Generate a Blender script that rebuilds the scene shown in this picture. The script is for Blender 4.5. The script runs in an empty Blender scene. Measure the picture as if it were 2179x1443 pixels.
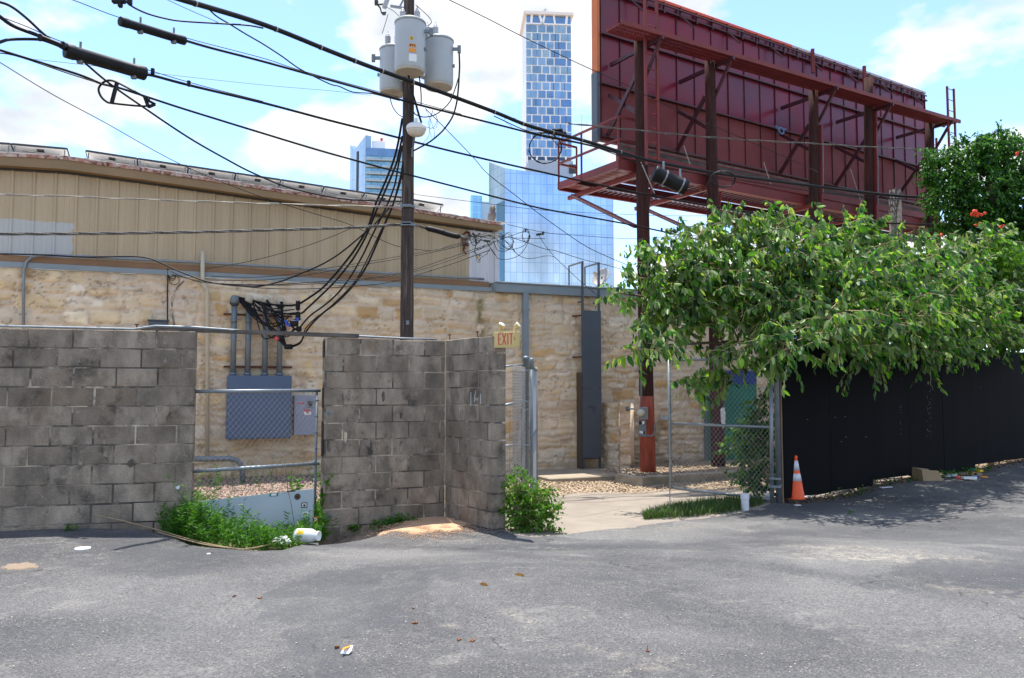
import bpy, math, random
import numpy as np
from mathutils import Vector, Matrix
R = random.Random(7)
NR = np.random.default_rng(11)
rad = math.radians
sc = bpy.context.scene
COL = sc.collection

# ---------------------------------------------------------------- camera
F, CX, CY, EYE, PITCH = 1690.0, 1089.5, 721.5, 1.5, rad(3.61)
cam_d = bpy.data.cameras.new('camera'); cam = bpy.data.objects.new('camera', cam_d); COL.objects.link(cam)
cam.location = (0, 0, EYE); cam.rotation_euler = (math.pi/2 + PITCH, 0, 0)
cam_d.sensor_width = 36; cam_d.lens = 36*F/2179; cam_d.clip_start = .1; cam_d.clip_end = 4000
sc.camera = cam
# ---------------------------------------------------------------- sun
SUNV = Vector((-.06, .21, .97)).normalized()
sd = bpy.data.lights.new('sun', 'SUN'); so = bpy.data.objects.new('sun', sd); COL.objects.link(so)
sd.energy = 4.2; sd.angle = rad(.53); sd.color = (1, .955, .88)
so.rotation_euler = SUNV.to_track_quat('Z', 'Y').to_euler()
so.location = (0, 0, 60)
# ---------------------------------------------------------------- sky
w = bpy.data.worlds.new('World'); sc.world = w; w.use_nodes = True
nt = w.node_tree; nt.nodes.clear()
def N(t, **k):
    n = nt.nodes.new(t)
    for a, b in k.items(): setattr(n, a, b)
    return n
out = N('ShaderNodeOutputWorld'); bg = N('ShaderNodeBackground'); nt.links.new(bg.outputs[0], out.inputs[0])
sky = N('ShaderNodeTexSky', sky_type='NISHITA'); sky.sun_disc = False
sky.sun_elevation = math.asin(SUNV.z); sky.sun_rotation = math.atan2(SUNV.x, SUNV.y)
sky.air_density = 1.0; sky.dust_density = .6; sky.ozone_density = 1.2
bg.inputs[1].default_value = .15
tc = N('ShaderNodeTexCoord'); mp = N('ShaderNodeMapping'); mp.inputs['Scale'].default_value = (1, 1, 1.9); mp.inputs['Location'].default_value = (3.1, .4, .2)
nt.links.new(tc.outputs['Generated'], mp.inputs[0])
n1 = N('ShaderNodeTexNoise'); n1.inputs['Scale'].default_value = 4.2; n1.inputs['Detail'].default_value = 9; n1.inputs['Roughness'].default_value = .52
nt.links.new(mp.outputs[0], n1.inputs['Vector'])
n2 = N('ShaderNodeTexNoise'); n2.inputs['Scale'].default_value = 9; n2.inputs['Detail'].default_value = 6
nt.links.new(mp.outputs[0], n2.inputs['Vector'])
cr = N('ShaderNodeValToRGB'); cr.color_ramp.elements[0].position = .48; cr.color_ramp.elements[1].position = .545
nt.links.new(n1.outputs[0], cr.inputs[0])
c2 = N('ShaderNodeValToRGB'); c2.color_ramp.elements[0].position = .3; c2.color_ramp.elements[0].color = (2.9, 3.1, 3.4, 1); c2.color_ramp.elements[1].position = .62; c2.color_ramp.elements[1].color = (4.6, 4.6, 4.6, 1)
nt.links.new(n2.outputs[0], c2.inputs[0])
sm = N('ShaderNodeMix', data_type='RGBA', blend_type='MULTIPLY'); sm.inputs[0].default_value = 1; sm.inputs[7].default_value = (1.0, 1.12, 1.30, 1)
nt.links.new(sky.outputs[0], sm.inputs[6])
mx = N('ShaderNodeMix', data_type='RGBA'); nt.links.new(cr.outputs[0], mx.inputs[0]); nt.links.new(sm.outputs[2], mx.inputs[6]); nt.links.new(c2.outputs[0], mx.inputs[7])
nt.links.new(mx.outputs[2], bg.inputs[0])
vs = sc.view_settings; vs.view_transform = 'Standard'; vs.look = 'None'; vs.gamma = 1; vs.exposure = .9
sc.cycles.max_bounces = 8; sc.cycles.transparent_max_bounces = 12

# ---------------------------------------------------------------- pixel -> world helpers (distance always given)
cp, sp_ = math.cos(PITCH), math.sin(PITCH)
def ray(px, py):
    u = (px-CX)/F; v = (CY-py)/F
    return u/(cp - v*sp_), (sp_ + v*cp)/(cp - v*sp_)
def W(px, py, Y):
    a, b = ray(px, py); return Vector((a*Y, Y, EYE + b*Y))
class Wall:
    """vertical plane through A along u; d = distance towards the camera side"""
    def __init__(s, A, B):
        s.A = Vector(A).to_2d(); d = Vector(B).to_2d()-s.A; s.L = d.length; s.u = d/s.L; s.n = Vector((s.u.y, -s.u.x))
        s.U = s.u.to_3d(); s.Nn = s.n.to_3d()
    def P(s, a, z, d=0): q = s.A + s.u*a + s.n*d; return Vector((q.x, q.y, z))
    def at(s, px, py, d=0):
        t, b = ray(px, py); A = s.A + s.n*d
        a = (t*A.y - A.x)/(s.u.x - t*s.u.y); y = A.y + s.u.y*a
        return a, EYE + b*y
    def pt(s, px, py, d=0): a, z = s.at(px, py, d); return s.P(a, z, d)
    def s_(s, px, py=700, d=0): return s.at(px, py, d)[0]

# ---------------------------------------------------------------- mesh builder
class MB:
    def __init__(s): s.v = []; s.f = []
    def add(s, v, f):
        o = len(s.v); s.v += [tuple(x) for x in v]; s.f += [tuple(i+o for i in q) for q in f]; return s
    def box(s, c, size, U=Vector((1,0,0)), V=Vector((0,1,0)), Z=Vector((0,0,1)), bev=0):
        c = Vector(c); hx, hy, hz = size[0]/2, size[1]/2, size[2]/2
        if bev <= 0:
            v = [c+U*(a*hx)+V*(b*hy)+Z*(e*hz) for a in (-1,1) for b in (-1,1) for e in (-1,1)]
            return s.add(v, [(0,1,3,2),(4,6,7,5),(0,4,5,1),(2,3,7,6),(0,2,6,4),(1,5,7,3)])
        v = []; idx = {}
        for a in (-1,1):
            for b in (-1,1):
                for e in (-1,1):
                    for k in range(3):
                        m = [hx-bev, hy-bev, hz-bev]; m[k] += bev
                        idx[(a,b,e,k)] = len(v); v.append(c+U*(a*m[0])+V*(b*m[1])+Z*(e*m[2]))
        f = []
        for k in range(3):
            i, j = (k+1)%3, (k+2)%3
            for sgn in (-1,1):
                q = []
                for (p_, r_) in ((-1,-1),(1,-1),(1,1),(-1,1)):
                    t = [0,0,0]; t[k]=sgn; t[i]=p_; t[j]=r_; q.append(idx[(t[0],t[1],t[2],k)])
                f.append(q if sgn > 0 else q[::-1])
            for p_ in (-1,1):
                for r_ in (-1,1):
                    t0=[0,0,0]; t0[i]=p_; t0[j]=r_; t0[k]=-1; t1=list(t0); t1[k]=1
                    q=[idx[(*t0,i)],idx[(*t1,i)],idx[(*t1,j)],idx[(*t0,j)]]
                    f.append(q if p_*r_ > 0 else q[::-1])
        for a in (-1,1):
            for b in (-1,1):
                for e in (-1,1):
                    q=[idx[(a,b,e,0)],idx[(a,b,e,1)],idx[(a,b,e,2)]]; f.append(q if a*b*e>0 else q[::-1])
        return s.add(v, f)
    def span(s, wl, a0, a1, z0, z1, d0, d1, bev=0):
        """box on a Wall: along a0..a1, height z0..z1, depth d0..d1"""
        return s.box(wl.P((a0+a1)/2, (z0+z1)/2, (d0+d1)/2), (abs(a1-a0), abs(d1-d0), abs(z1-z0)), wl.U, wl.Nn*-1, bev=bev)
    def bar(s, a, b, w_, h_, up=Vector((0,0,1))):
        a = Vector(a); b = Vector(b); d = (b-a); L = d.length
        if L < 1e-6: return s
        d /= L; x = d.cross(up)
        if x.length < 1e-3: x = d.cross(Vector((1,0,0)))
        x.normalize(); y = x.cross(d)
        return s.box((a+b)/2, (L, w_, h_), d, x, y)
    def tube(s, pts, r, n=6, cap=True):
        pts = [Vector(p) for p in pts]; m = len(pts)
        rr = r if isinstance(r, (list, tuple)) else [r]*m
        t0 = (pts[1]-pts[0]).normalized(); x = t0.orthogonal().normalized(); v = []; f = []
        for i in range(m):
            t = (pts[min(i+1,m-1)]-pts[max(i-1,0)])
            t = t.normalized() if t.length > 1e-9 else t0
            x = (x - t*x.dot(t)); x = x.normalized() if x.length > 1e-6 else t.orthogonal().normalized(); y = t.cross(x)
            for k in range(n):
                a = 2*math.pi*k/n; v.append(pts[i]+(x*math.cos(a)+y*math.sin(a))*rr[i])
        for i in range(m-1):
            for k in range(n):
                a = i*n+k; b = i*n+(k+1)%n; f.append((a, b, b+n, a+n))
        if cap: f.append(tuple(range(n-1,-1,-1))); f.append(tuple((m-1)*n+k for k in range(n)))
        return s.add(v, f)
    def lathe(s, base, prof, n=24, ax=Vector((0,0,1))):
        """prof: list of (r, h) from bottom to top"""
        base = Vector(base); ax = ax.normalized(); x = ax.orthogonal().normalized(); y = ax.cross(x); v = []; f = []
        for (r, h) in prof:
            for k in range(n):
                a = 2*math.pi*k/n; v.append(base+ax*h+(x*math.cos(a)+y*math.sin(a))*max(r, 1e-4))
        m = len(prof)
        for i in range(m-1):
            for k in range(n):
                a = i*n+k; b = i*n+(k+1)%n; f.append((a, b, b+n, a+n))
        f.append(tuple(range(n-1,-1,-1))); f.append(tuple((m-1)*n+k for k in range(n)))
        return s.add(v, f)
    def poly(s, pts): return s.add(pts, [tuple(range(len(pts)))])
    def prism(s, pts, off):
        """extrude polygon pts by vector off"""
        n = len(pts); pts = [Vector(p) for p in pts]; off = Vector(off)
        return s.add(pts+[p+off for p in pts], [tuple(range(n)), tuple(range(2*n-1, n-1, -1))]+[(i, i+n, (i+1)%n+n, (i+1)%n) for i in range(n)])
    def build(s, name, mat, parent=None, smooth=False):
        return mk(name, s.v, s.f, mat, parent, smooth)

def setup(o, parent):
    COL.objects.link(o)
    if parent is not None:
        o.parent = parent
        M = Matrix.Translation(parent.location)
        if parent.parent is not None: M = Matrix.Identity(4) if parent.type == 'MESH' else M
        o.matrix_parent_inverse = world_of(parent).inverted()
def world_of(o):
    M = o.matrix_basis.copy()
    if o.parent is not None: M = world_of(o.parent) @ o.matrix_parent_inverse @ M
    return M
def mk(name, v, f, mat, parent=None, smooth=False, tri=None):
    me = bpy.data.meshes.new(name)
    v = np.asarray([tuple(x) for x in v] if not isinstance(v, np.ndarray) else v, dtype=np.float64)
    off = np.zeros(3)
    if parent is None:
        off = np.array([(v[:,0].min()+v[:,0].max())/2, (v[:,1].min()+v[:,1].max())/2, v[:,2].min()]); v = v-off
    if isinstance(f, np.ndarray):
        k = f.shape[1]; me.vertices.add(len(v)); me.vertices.foreach_set('co', v.astype(np.float32).ravel())
        me.loops.add(f.size); me.loops.foreach_set('vertex_index', f.astype(np.int32).ravel())
        me.polygons.add(len(f)); me.polygons.foreach_set('loop_start', np.arange(0, f.size, k, dtype=np.int32))
        me.update(calc_edges=True)
    else:
        me.from_pydata(v.tolist(), [], f)
    if smooth: me.polygons.foreach_set('use_smooth', [True]*len(me.polygons))
    me.materials.append(mat)
    o = bpy.data.objects.new(name, me); o.location = off
    setup(o, parent)
    return o
def tag(o, label=None, cat=None, group=None, kind=None):
    if label: o['label'] = label
    if cat: o['category'] = cat
    if group: o['group'] = group
    if kind: o['kind'] = kind
    return o
def empty(name, loc, label=None, cat=None, group=None):
    o = bpy.data.objects.new(name, None); COL.objects.link(o); o.location = loc; o.empty_display_size = .1
    return tag(o, label, cat, group)
def kids(o): return [c for c in bpy.data.objects if c.parent == o]
def copy_tree(o, parent=None):
    c = o.copy(); COL.objects.link(c)
    if parent is not None: c.parent = parent
    for k in kids(o): copy_tree(k, c)
    return c

# ---------------------------------------------------------------- materials
def M(name, col, rough=.7, metal=0, col2=None, nscale=8, nmix=.5, bump=0, bscale=40, spec=.5, stretch=None, col3=None, n3=1.3, m3=(.55,.7), island=0, attr=None, coat=0, trans=0, detail=6):
    """principled material; procedural noise in world position"""
    m = bpy.data.materials.new(name); m.use_nodes = True; t = m.node_tree; b = t.nodes['Principled BSDF']
    L = t.links.new
    b.inputs['Roughness'].default_value = rough; b.inputs['Metallic'].default_value = metal
    b.inputs['Specular IOR Level'].default_value = spec; b.inputs['Coat Weight'].default_value = coat
    if trans: b.inputs['Transmission Weight'].default_value = trans
    g = t.nodes.new('ShaderNodeNewGeometry'); vec = g.outputs['Position']
    if stretch:
        mpn = t.nodes.new('ShaderNodeMapping'); mpn.inputs['Scale'].default_value = stretch; L(vec, mpn.inputs[0]); vecs = mpn.outputs[0]
    else: vecs = vec
    if attr:
        a = t.nodes.new('ShaderNodeAttribute'); a.attribute_name = attr; base = a.outputs['Color']
    else:
        rgb = t.nodes.new('ShaderNodeRGB'); rgb.outputs[0].default_value = (*col, 1); base = rgb.outputs[0]
    def mix(fac, A, B, mode='MIX'):
        x = t.nodes.new('ShaderNodeMix'); x.data_type = 'RGBA'; x.blend_type = mode
        for s_, i in ((fac,0),(A,6),(B,7)):
            if isinstance(s_, (int,float)): x.inputs[i].default_value = s_
            elif isinstance(s_, tuple): x.inputs[i].default_value = (*s_, 1)
            else: L(s_, x.inputs[i])
        return x.outputs[2]
    def noise(sc_, v=None, det=detail, ro=.6):
        x = t.nodes.new('ShaderNodeTexNoise'); x.inputs['Scale'].default_value = sc_; x.inputs['Detail'].default_value = det; x.inputs['Roughness'].default_value = ro
        L(v or vecs, x.inputs['Vector']); return x.outputs[0]
    def ramp(x, lo, hi):
        q = t.nodes.new('ShaderNodeMapRange'); q.inputs['From Min'].default_value = lo; q.inputs['From Max'].default_value = hi; q.clamp = True; L(x, q.inputs[0]); return q.outputs[0]
    if island:
        ri = g.outputs['Random Per Island']; q = t.nodes.new('ShaderNodeMapRange'); q.inputs['To Min'].default_value = 1-island; q.inputs['To Max'].default_value = 1+island; L(ri, q.inputs[0])
        base = mix(1.0, base, q.outputs[0], 'MULTIPLY')
    if col2 is not None:
        q = ramp(noise(nscale), .35, .65); mm = t.nodes.new('ShaderNodeMath'); mm.operation = 'MULTIPLY'; mm.inputs[1].default_value = nmix; L(q, mm.inputs[0])
        base = mix(mm.outputs[0], base, col2)
    if col3 is not None:
        base = mix(ramp(noise(n3), *m3), base, col3)
    L(base, b.inputs['Base Color'])
    if bump:
        bn = t.nodes.new('ShaderNodeBump'); bn.inputs['Strength'].default_value = bump; bn.inputs['Distance'].default_value = .02
        L(noise(bscale, det=5), bn.inputs['Height']); L(bn.outputs[0], b.inputs['Normal'])
    m['h'] = 1
    return m
def helpers(m):
    t = m.node_tree; return t, t.nodes['Principled BSDF'], t.links.new

def leafmat(name, cols, trans=.45, rough=.45, back=None):
    """leaf material: random colour for each leaf, light passes through"""
    m = bpy.data.materials.new(name); m.use_nodes = True; t = m.node_tree; t.nodes.clear(); L = t.links.new
    o = t.nodes.new('ShaderNodeOutputMaterial'); g = t.nodes.new('ShaderNodeNewGeometry'); cr = t.nodes.new('ShaderNodeValToRGB')
    cr.color_ramp.interpolation = 'LINEAR'
    el = cr.color_ramp.elements
    while len(el) < len(cols): el.new(.5)
    for i, c in enumerate(cols): el[i].position = i/(len(cols)-1); el[i].color = (*c, 1)
    L(g.outputs['Random Per Island'], cr.inputs[0])
    p = t.nodes.new('ShaderNodeBsdfPrincipled'); p.inputs['Roughness'].default_value = rough; p.inputs['Specular IOR Level'].default_value = .35
    col = cr.outputs[0]
    if back is not None:
        x = t.nodes.new('ShaderNodeMix'); x.data_type = 'RGBA'; L(g.outputs['Backfacing'], x.inputs[0]); L(cr.outputs[0], x.inputs[6]); x.inputs[7].default_value = (*back, 1); col = x.outputs[2]
    L(col, p.inputs['Base Color'])
    tr = t.nodes.new('ShaderNodeBsdfTranslucent'); h = t.nodes.new('ShaderNodeMix'); h.data_type = 'RGBA'; h.blend_type = 'MULTIPLY'; h.inputs[0].default_value = 1; h.inputs[7].default_value = (1.5, 1.6, .5, 1); L(cr.outputs[0], h.inputs[6]); L(h.outputs[2], tr.inputs[0])
    ms = t.nodes.new('ShaderNodeMixShader'); ms.inputs[0].default_value = trans; L(p.outputs[0], ms.inputs[1]); L(tr.outputs[0], ms.inputs[2]); L(ms.outputs[0], o.inputs[0])
    return m

def dirt_layer(m, col, sc_, lo, hi, amt):
    t = m.node_tree; b = t.nodes['Principled BSDF']; L = t.links.new; old = b.inputs['Base Color'].links[0].from_socket
    g_ = t.nodes.new('ShaderNodeNewGeometry'); n_ = t.nodes.new('ShaderNodeTexNoise'); n_.inputs['Scale'].default_value = sc_; n_.inputs['Detail'].default_value = 7; n_.inputs['Roughness'].default_value = .68; L(g_.outputs['Position'], n_.inputs['Vector'])
    q = t.nodes.new('ShaderNodeMapRange'); q.inputs['From Min'].default_value = lo; q.inputs['From Max'].default_value = hi; q.inputs['To Max'].default_value = amt; L(n_.outputs[0], q.inputs[0])
    x = t.nodes.new('ShaderNodeMix'); x.data_type = 'RGBA'; L(q.outputs[0], x.inputs[0]); L(old, x.inputs[6]); x.inputs[7].default_value = (*col, 1); L(x.outputs[2], b.inputs['Base Color'])
GREEN = [(.016,.055,.022),(.03,.10,.022),(.045,.14,.025),(.07,.18,.035),(.14,.22,.07)]
mt = {}
mt['block'] = M('concrete_block', (.375,.305,.23), .95, col2=(.15,.128,.10), nscale=5.5, nmix=.85, bump=1.0, bscale=70, island=.26, col3=(.075,.066,.052), n3=3.6, m3=(.63,.70), spec=.15, stretch=(1,1,.55))
mt['mortar'] = M('mortar', (.58,.48,.36), .95, col2=(.07,.06,.048), nscale=2.2, nmix=.95, bump=.5, bscale=90)
mt['stone'] = M('rubble_stone', (.5,.4,.3), .95, attr='Col', col2=(.48,.37,.27), nscale=9, nmix=.2, bump=.8, bscale=45, spec=.2)
mt['siding'] = M('tan_siding', (.47,.375,.235), .55, col2=(.34,.26,.155), nscale=1.2, nmix=.6, stretch=(3,3,.25))
mt['white_siding'] = M('white_siding', (.62,.64,.66), .55, col2=(.5,.52,.54), nscale=2, nmix=.5)
mt['brown_trim'] = M('brown_trim', (.27,.155,.075), .6, col2=(.20,.11,.055), nscale=2, nmix=.6)
mt['tan_trim'] = M('tan_fascia', (.27,.18,.085), .6, col2=(.2,.13,.06), nscale=1.5, nmix=.6)
mt['rust_edge'] = M('rusty_edge', (.36,.13,.075), .8, col2=(.62,.55,.5), nscale=9, nmix=.8, col3=(.12,.045,.03), n3=14, m3=(.5,.62))
mt['grey_metal'] = M('grey_flashing', (.20,.25,.275), .5, col2=(.27,.31,.33), nscale=3, nmix=.6)
mt['roof'] = M('roof_white', (.78,.76,.72), .8, col2=(.5,.42,.38), nscale=5, nmix=.5)
mt['galv'] = M('galvanised_steel', (.27,.30,.32), .45, .5, col2=(.17,.20,.22), nscale=14, nmix=.6)
mt['galv_dull'] = M('galvanised_dull', (.15,.185,.21), .5, .3, col2=(.21,.24,.26), nscale=9, nmix=.6)
mt['wire'] = M('fence_wire', (.36,.35,.33), .5, .5)
mt['cable'] = M('black_cable', (.006,.0065,.0075), .55, spec=.25, col2=(.014,.015,.017), nscale=6, nmix=.6)
mt['cable_pale'] = M('pale_strand', (.38,.36,.32), .5, .3, col2=(.2,.19,.17), nscale=30, nmix=.6)
mt['cable_grey'] = M('weathered_cable', (.06,.06,.055), .6, col2=(.25,.24,.22), nscale=22, nmix=.6)
mt['post'] = M('tarred_maroon_post', (.065,.028,.024), .9, col2=(.02,.012,.011), nscale=20, nmix=.8, bump=.6, bscale=30, stretch=(1.6,1.6,.12), col3=(.10,.03,.025), n3=3, m3=(.55,.7), spec=.15)
mt['wood_pole'] = M('weathered_pole', (.075,.055,.045), .9, col2=(.025,.018,.016), nscale=20, nmix=.9, bump=.8, bscale=30, stretch=(1.6,1.6,.12), col3=(.15,.12,.10), n3=9, m3=(.52,.68))
mt['grey_wood'] = M('grey_wood', (.17,.15,.13), .9, col2=(.05,.042,.035), nscale=14, nmix=.9, bump=.6, bscale=30, stretch=(.3,.3,3))
mt['red_paint'] = M('red_pole_paint', (.40,.075,.032), .75, col2=(.17,.035,.02), nscale=7, nmix=.8, stretch=(2,2,.4), bump=.4, bscale=40)
mt['maroon'] = M('maroon_steel', (.20,.030,.026), .5, spec=.3, col2=(.12,.02,.02), nscale=1.5, nmix=.8, bump=.1, bscale=10)
mt['panel'] = M('maroon_panel', (.19,.008,.028), .28, col2=(.10,.022,.05), nscale=.8, nmix=.95, bump=.05, bscale=2.5, spec=.35)
mt['panel_low'] = M('faded_maroon_panel', (.19,.042,.042), .6, col2=(.15,.03,.034), nscale=1.5, nmix=.8, spec=.25)
mt['dark_maroon'] = M('dark_maroon', (.075,.014,.017), .5, col2=(.03,.01,.02), nscale=3, nmix=.8)
mt['can'] = M('transformer_grey', (.42,.46,.47), .4, col2=(.36,.40,.41), nscale=3, nmix=.5)
mt['can_base'] = M('transformer_base', (.50,.46,.37), .7, col2=(.3,.26,.2), nscale=5, nmix=.5)
mt['porcelain'] = M('porcelain', (.4,.41,.42), .3)
mt['dark'] = M('dark_hardware', (.03,.032,.035), .6, col2=(.07,.06,.055), nscale=20, nmix=.6)
mt['orange_sticker'] = M('orange_sticker', (.8,.28,.01), .5)
mt['yellow_sticker'] = M('yellow_sticker', (.75,.5,.02), .5)
mt['white'] = M('white_plastic', (.78,.79,.78), .4, col2=(.65,.65,.62), nscale=5, nmix=.4)
mt['black'] = M('black_ink', (.01,.01,.012), .6)
mt['cabinet'] = M('blue_grey_cabinet', (.075,.115,.195), .5, col2=(.088,.13,.21), nscale=2, nmix=.7)
mt['meterbox'] = M('meter_box', (.26,.29,.37), .5, col2=(.3,.33,.4), nscale=2, nmix=.5)
mt['ladder'] = M('slate_paint', (.075,.095,.115), .5, col2=(.06,.078,.097), nscale=1.4, nmix=.7)
mt['ladder_side_shade'] = M('brown_shaded_side', (.07,.06,.05), .7, col2=(.12,.055,.02), nscale=1.5, nmix=.8, stretch=(1,1,.5))  # brown side face, its shade put into the dark base colour
mt['pvc'] = M('pvc_cream', (.55,.49,.36), .5, col2=(.42,.36,.25), nscale=3, nmix=.5)
mt['cream'] = M('cream_plastic', (.64,.50,.20), .5, col2=(.56,.43,.17), nscale=7, nmix=.5)
mt['red_letter'] = M('red_letters', (.62,.06,.05), .5)
mt['dish'] = M('dish_grey', (.42,.41,.40), .5, col2=(.33,.32,.31), nscale=5, nmix=.5)
mt['owl'] = M('owl_grey', (.11,.10,.10), .8, col2=(.22,.19,.17), nscale=30, nmix=.9)
mt['cone'] = M('cone_orange', (.95,.10,.012), .45, col2=(.8,.09,.015), nscale=9, nmix=.4)
mt['cone_white'] = M('reflective_band', (.72,.72,.74), .35, col2=(.55,.55,.57), nscale=12, nmix=.5)
mt['rubber'] = M('black_rubber', (.02,.02,.02), .8)
mt['fence_black'] = M('black_boards', (.0022,.0024,.0036), .8, col2=(.0045,.0045,.006), nscale=3, nmix=.8, stretch=(1,1,.1), spec=.12)
mt['board'] = M('pale_board', (.40,.47,.50), .6, col2=(.32,.39,.43), nscale=2, nmix=.6)
mt['conc'] = M('concrete', (.36,.30,.22), .9, col2=(.27,.22,.16), nscale=4, nmix=.7, bump=.3, bscale=60)
mt['kerb'] = M('kerb_stone', (.40,.35,.26), .9, col2=(.22,.19,.14), nscale=5, nmix=.8, bump=.5, bscale=50)
mt['green_gate'] = M('green_paint', (.02,.21,.15), .55, col2=(.014,.14,.11), nscale=1.2, nmix=.7)
mt['blue_paint'] = M('blue_paint', (.02,.06,.22), .55)
mt['purple_pole'] = M('purple_brown_paint', (.085,.022,.025), .7, col2=(.04,.014,.018), nscale=6, nmix=.8, stretch=(2,2,.3))
mt['bag'] = M('brown_paper', (.33,.23,.13), .85, col2=(.25,.17,.09), nscale=12, nmix=.5)
mt['sand'] = M('orange_sand', (.66,.42,.26), .95, col2=(.50,.29,.16), nscale=60, nmix=.7, bump=.6, bscale=160)
mt['twig'] = M('dry_stalk', (.38,.28,.16), .9, col2=(.26,.18,.1), nscale=20, nmix=.5)
mt['bark'] = M('bark', (.16,.12,.08), .9, col2=(.09,.065,.045), nscale=20, nmix=.8, bump=.5, bscale=30)
mt['rust'] = M('rust', (.16,.06,.03), .9, col2=(.08,.03,.02), nscale=20, nmix=.7)
mt['orange_flower'] = M('orange_flower', (.70,.07,.015), .6)
mt['backsheet'] = M('panel_backsheet', (.92,.92,.88), .6)
mt['sand_faint'] = M('faint_sand', (.27,.20,.14), .95, col2=(.17,.13,.10), nscale=40, nmix=.7)
mt['glasslens'] = M('lamp_lens', (.6,.58,.5), .2, spec=.8)
mt['leaf'] = leafmat('mulberry_leaf', [(.010,.040,.020),(.018,.075,.028),(.040,.15,.024),(.09,.25,.028),(.19,.36,.045),(.34,.43,.16)], .52, .42, back=(.21,.29,.12))
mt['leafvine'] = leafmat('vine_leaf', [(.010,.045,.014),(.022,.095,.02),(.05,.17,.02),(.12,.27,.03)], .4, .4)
mt['leafyel'] = leafmat('yellow_green_leaf', [(.05,.14,.01),(.09,.22,.012),(.15,.30,.015)], .5, .5)
mt['weed'] = leafmat('weed_leaf', [(.03,.11,.012),(.06,.18,.015),(.11,.25,.025)], .4, .5)
mt['leafbush'] = leafmat('bush_leaf', [(.04,.13,.012),(.07,.2,.015),(.14,.3,.025)], .45, .5)
mt['grassm'] = leafmat('grass_blade', [(.015,.05,.01),(.03,.085,.012),(.06,.12,.025),(.13,.13,.05)], .3, .6)

dirt_layer(mt['block'], (.20,.125,.075), 1.4, .5, .68, .55); dirt_layer(mt['block'], (.045,.04,.034), 2.3, .56, .66, .6); dirt_layer(mt['block'], (.46,.42,.36), 17, .60, .70, .45)
dirt_layer(mt['mortar'], (.05,.045,.038), 1.7, .48, .55, .85)
# ---------------------------------------------------------------- value noise (numpy)
def vnoise(x, y, seed=0):
    xi = np.floor(x).astype(np.int64); yi = np.floor(y).astype(np.int64); fx = x-xi; fy = y-yi
    fx = fx*fx*(3-2*fx); fy = fy*fy*(3-2*fy)
    def h(a, b):
        n = (a*374761393 + b*668265263 + seed*1442695041) & 0x7fffffff
        n = ((n ^ (n >> 13))*1274126177) & 0x7fffffff
        return ((n ^ (n >> 16)) & 0xffff)/65535.
    return (h(xi,yi)*(1-fx)+h(xi+1,yi)*fx)*(1-fy)+(h(xi,yi+1)*(1-fx)+h(xi+1,yi+1)*fx)*fy
def fbm(x, y, seed=0, o=4):
    r = 0; a = .5; t = 0
    for i in range(o): r = r+a*vnoise(x*2**i, y*2**i, seed+i); t += a; a *= .5
    return r/t
def setcol(o, c):
    at = o.data.color_attributes.new('Col', 'FLOAT_COLOR', 'POINT')
    at.data.foreach_set('color', np.concatenate([c, np.ones((len(c),1))], 1).astype(np.float32).ravel())
def gridfaces(nx, ny):
    i = np.arange(nx*ny).reshape(ny, nx)
    return np.stack([i[:-1,:-1], i[:-1,1:], i[1:,1:], i[1:,:-1]], -1).reshape(-1, 4)

# ================================================================= GROUND
CP = np.array([(-4,3,0),(0,3,0),(4,3,0),(0,0,0),(-6,0,0),(8,2,0),(-4.8,8.2,.07),(-9,8,.08),(-3.5,8.5,.05),(-2.9,8.1,-.06),(-2.2,9.4,-.17),(-2.9,9.2,-.2),(-.84,10,-.09),(-.05,9.2,-.12),
 (.6,9.0,-.15),(1.85,10.1,-.18),(3.05,11,-.2),(3.95,12,-.2),(7,14,-.08),(10.9,17,0),(8,9,0),(0,6.5,0),(-3,7.2,.02),(3,7,-.03),(13,12,.02),(16,20,.02),(25,20,0),
 (2,13,-.35),(0,14.5,-.42),(3,15,-.43),(-3,11.5,-.18),(-3,13,-.2),(-6,14,-.22),(-10,12,-.15),(2,18.5,-.45),(6,20,-.45),(5.5,15.5,-.42),(1.2,11.5,-.27),(-1,12.5,-.25),(-.2,10.8,-.2)])
def G(x, y):
    x = np.asarray(x, float); y = np.asarray(y, float)
    d = (x[...,None]-CP[:,0])**2+(y[...,None]-CP[:,1])**2
    wq = 1/(d+.25)**2
    return (wq*CP[:,2]).sum(-1)/wq.sum(-1)
def g(x, y): return float(G(x, y))
def onG(px, py, dz=0):
    """point of the ground seen at a pixel"""
    a, b = ray(px, py); Y = -1.55/b
    for _ in range(12): Y = (g(a*Y, Y)+dz-EYE)/b
    return Vector((a*Y, Y, g(a*Y, Y)+dz))
# ---- walls of the place (ground plans measured from the picture)
LW = Wall((-5.25, 8.14, 0), (-3.44, 8.62, 0))
RW = Wall((-2.234, 9.45, 0), (-.8414, 10.05, 0))
RT = Wall((-.8414, 10.05, 0), (-.22, 9.2, 0))
SW = Wall((-9.18, 14.25, 0), (3.87, 19.78, 0))
BB = Wall((2.08, 18.3, 0), (13.31, 25.4, 0))
GT = Wall((2.57, 13.1, 0), (3.93, 12.0, 0))
FN = Wall((4.10, 12.06, 0), (10.95, 17.0, 0))

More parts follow.
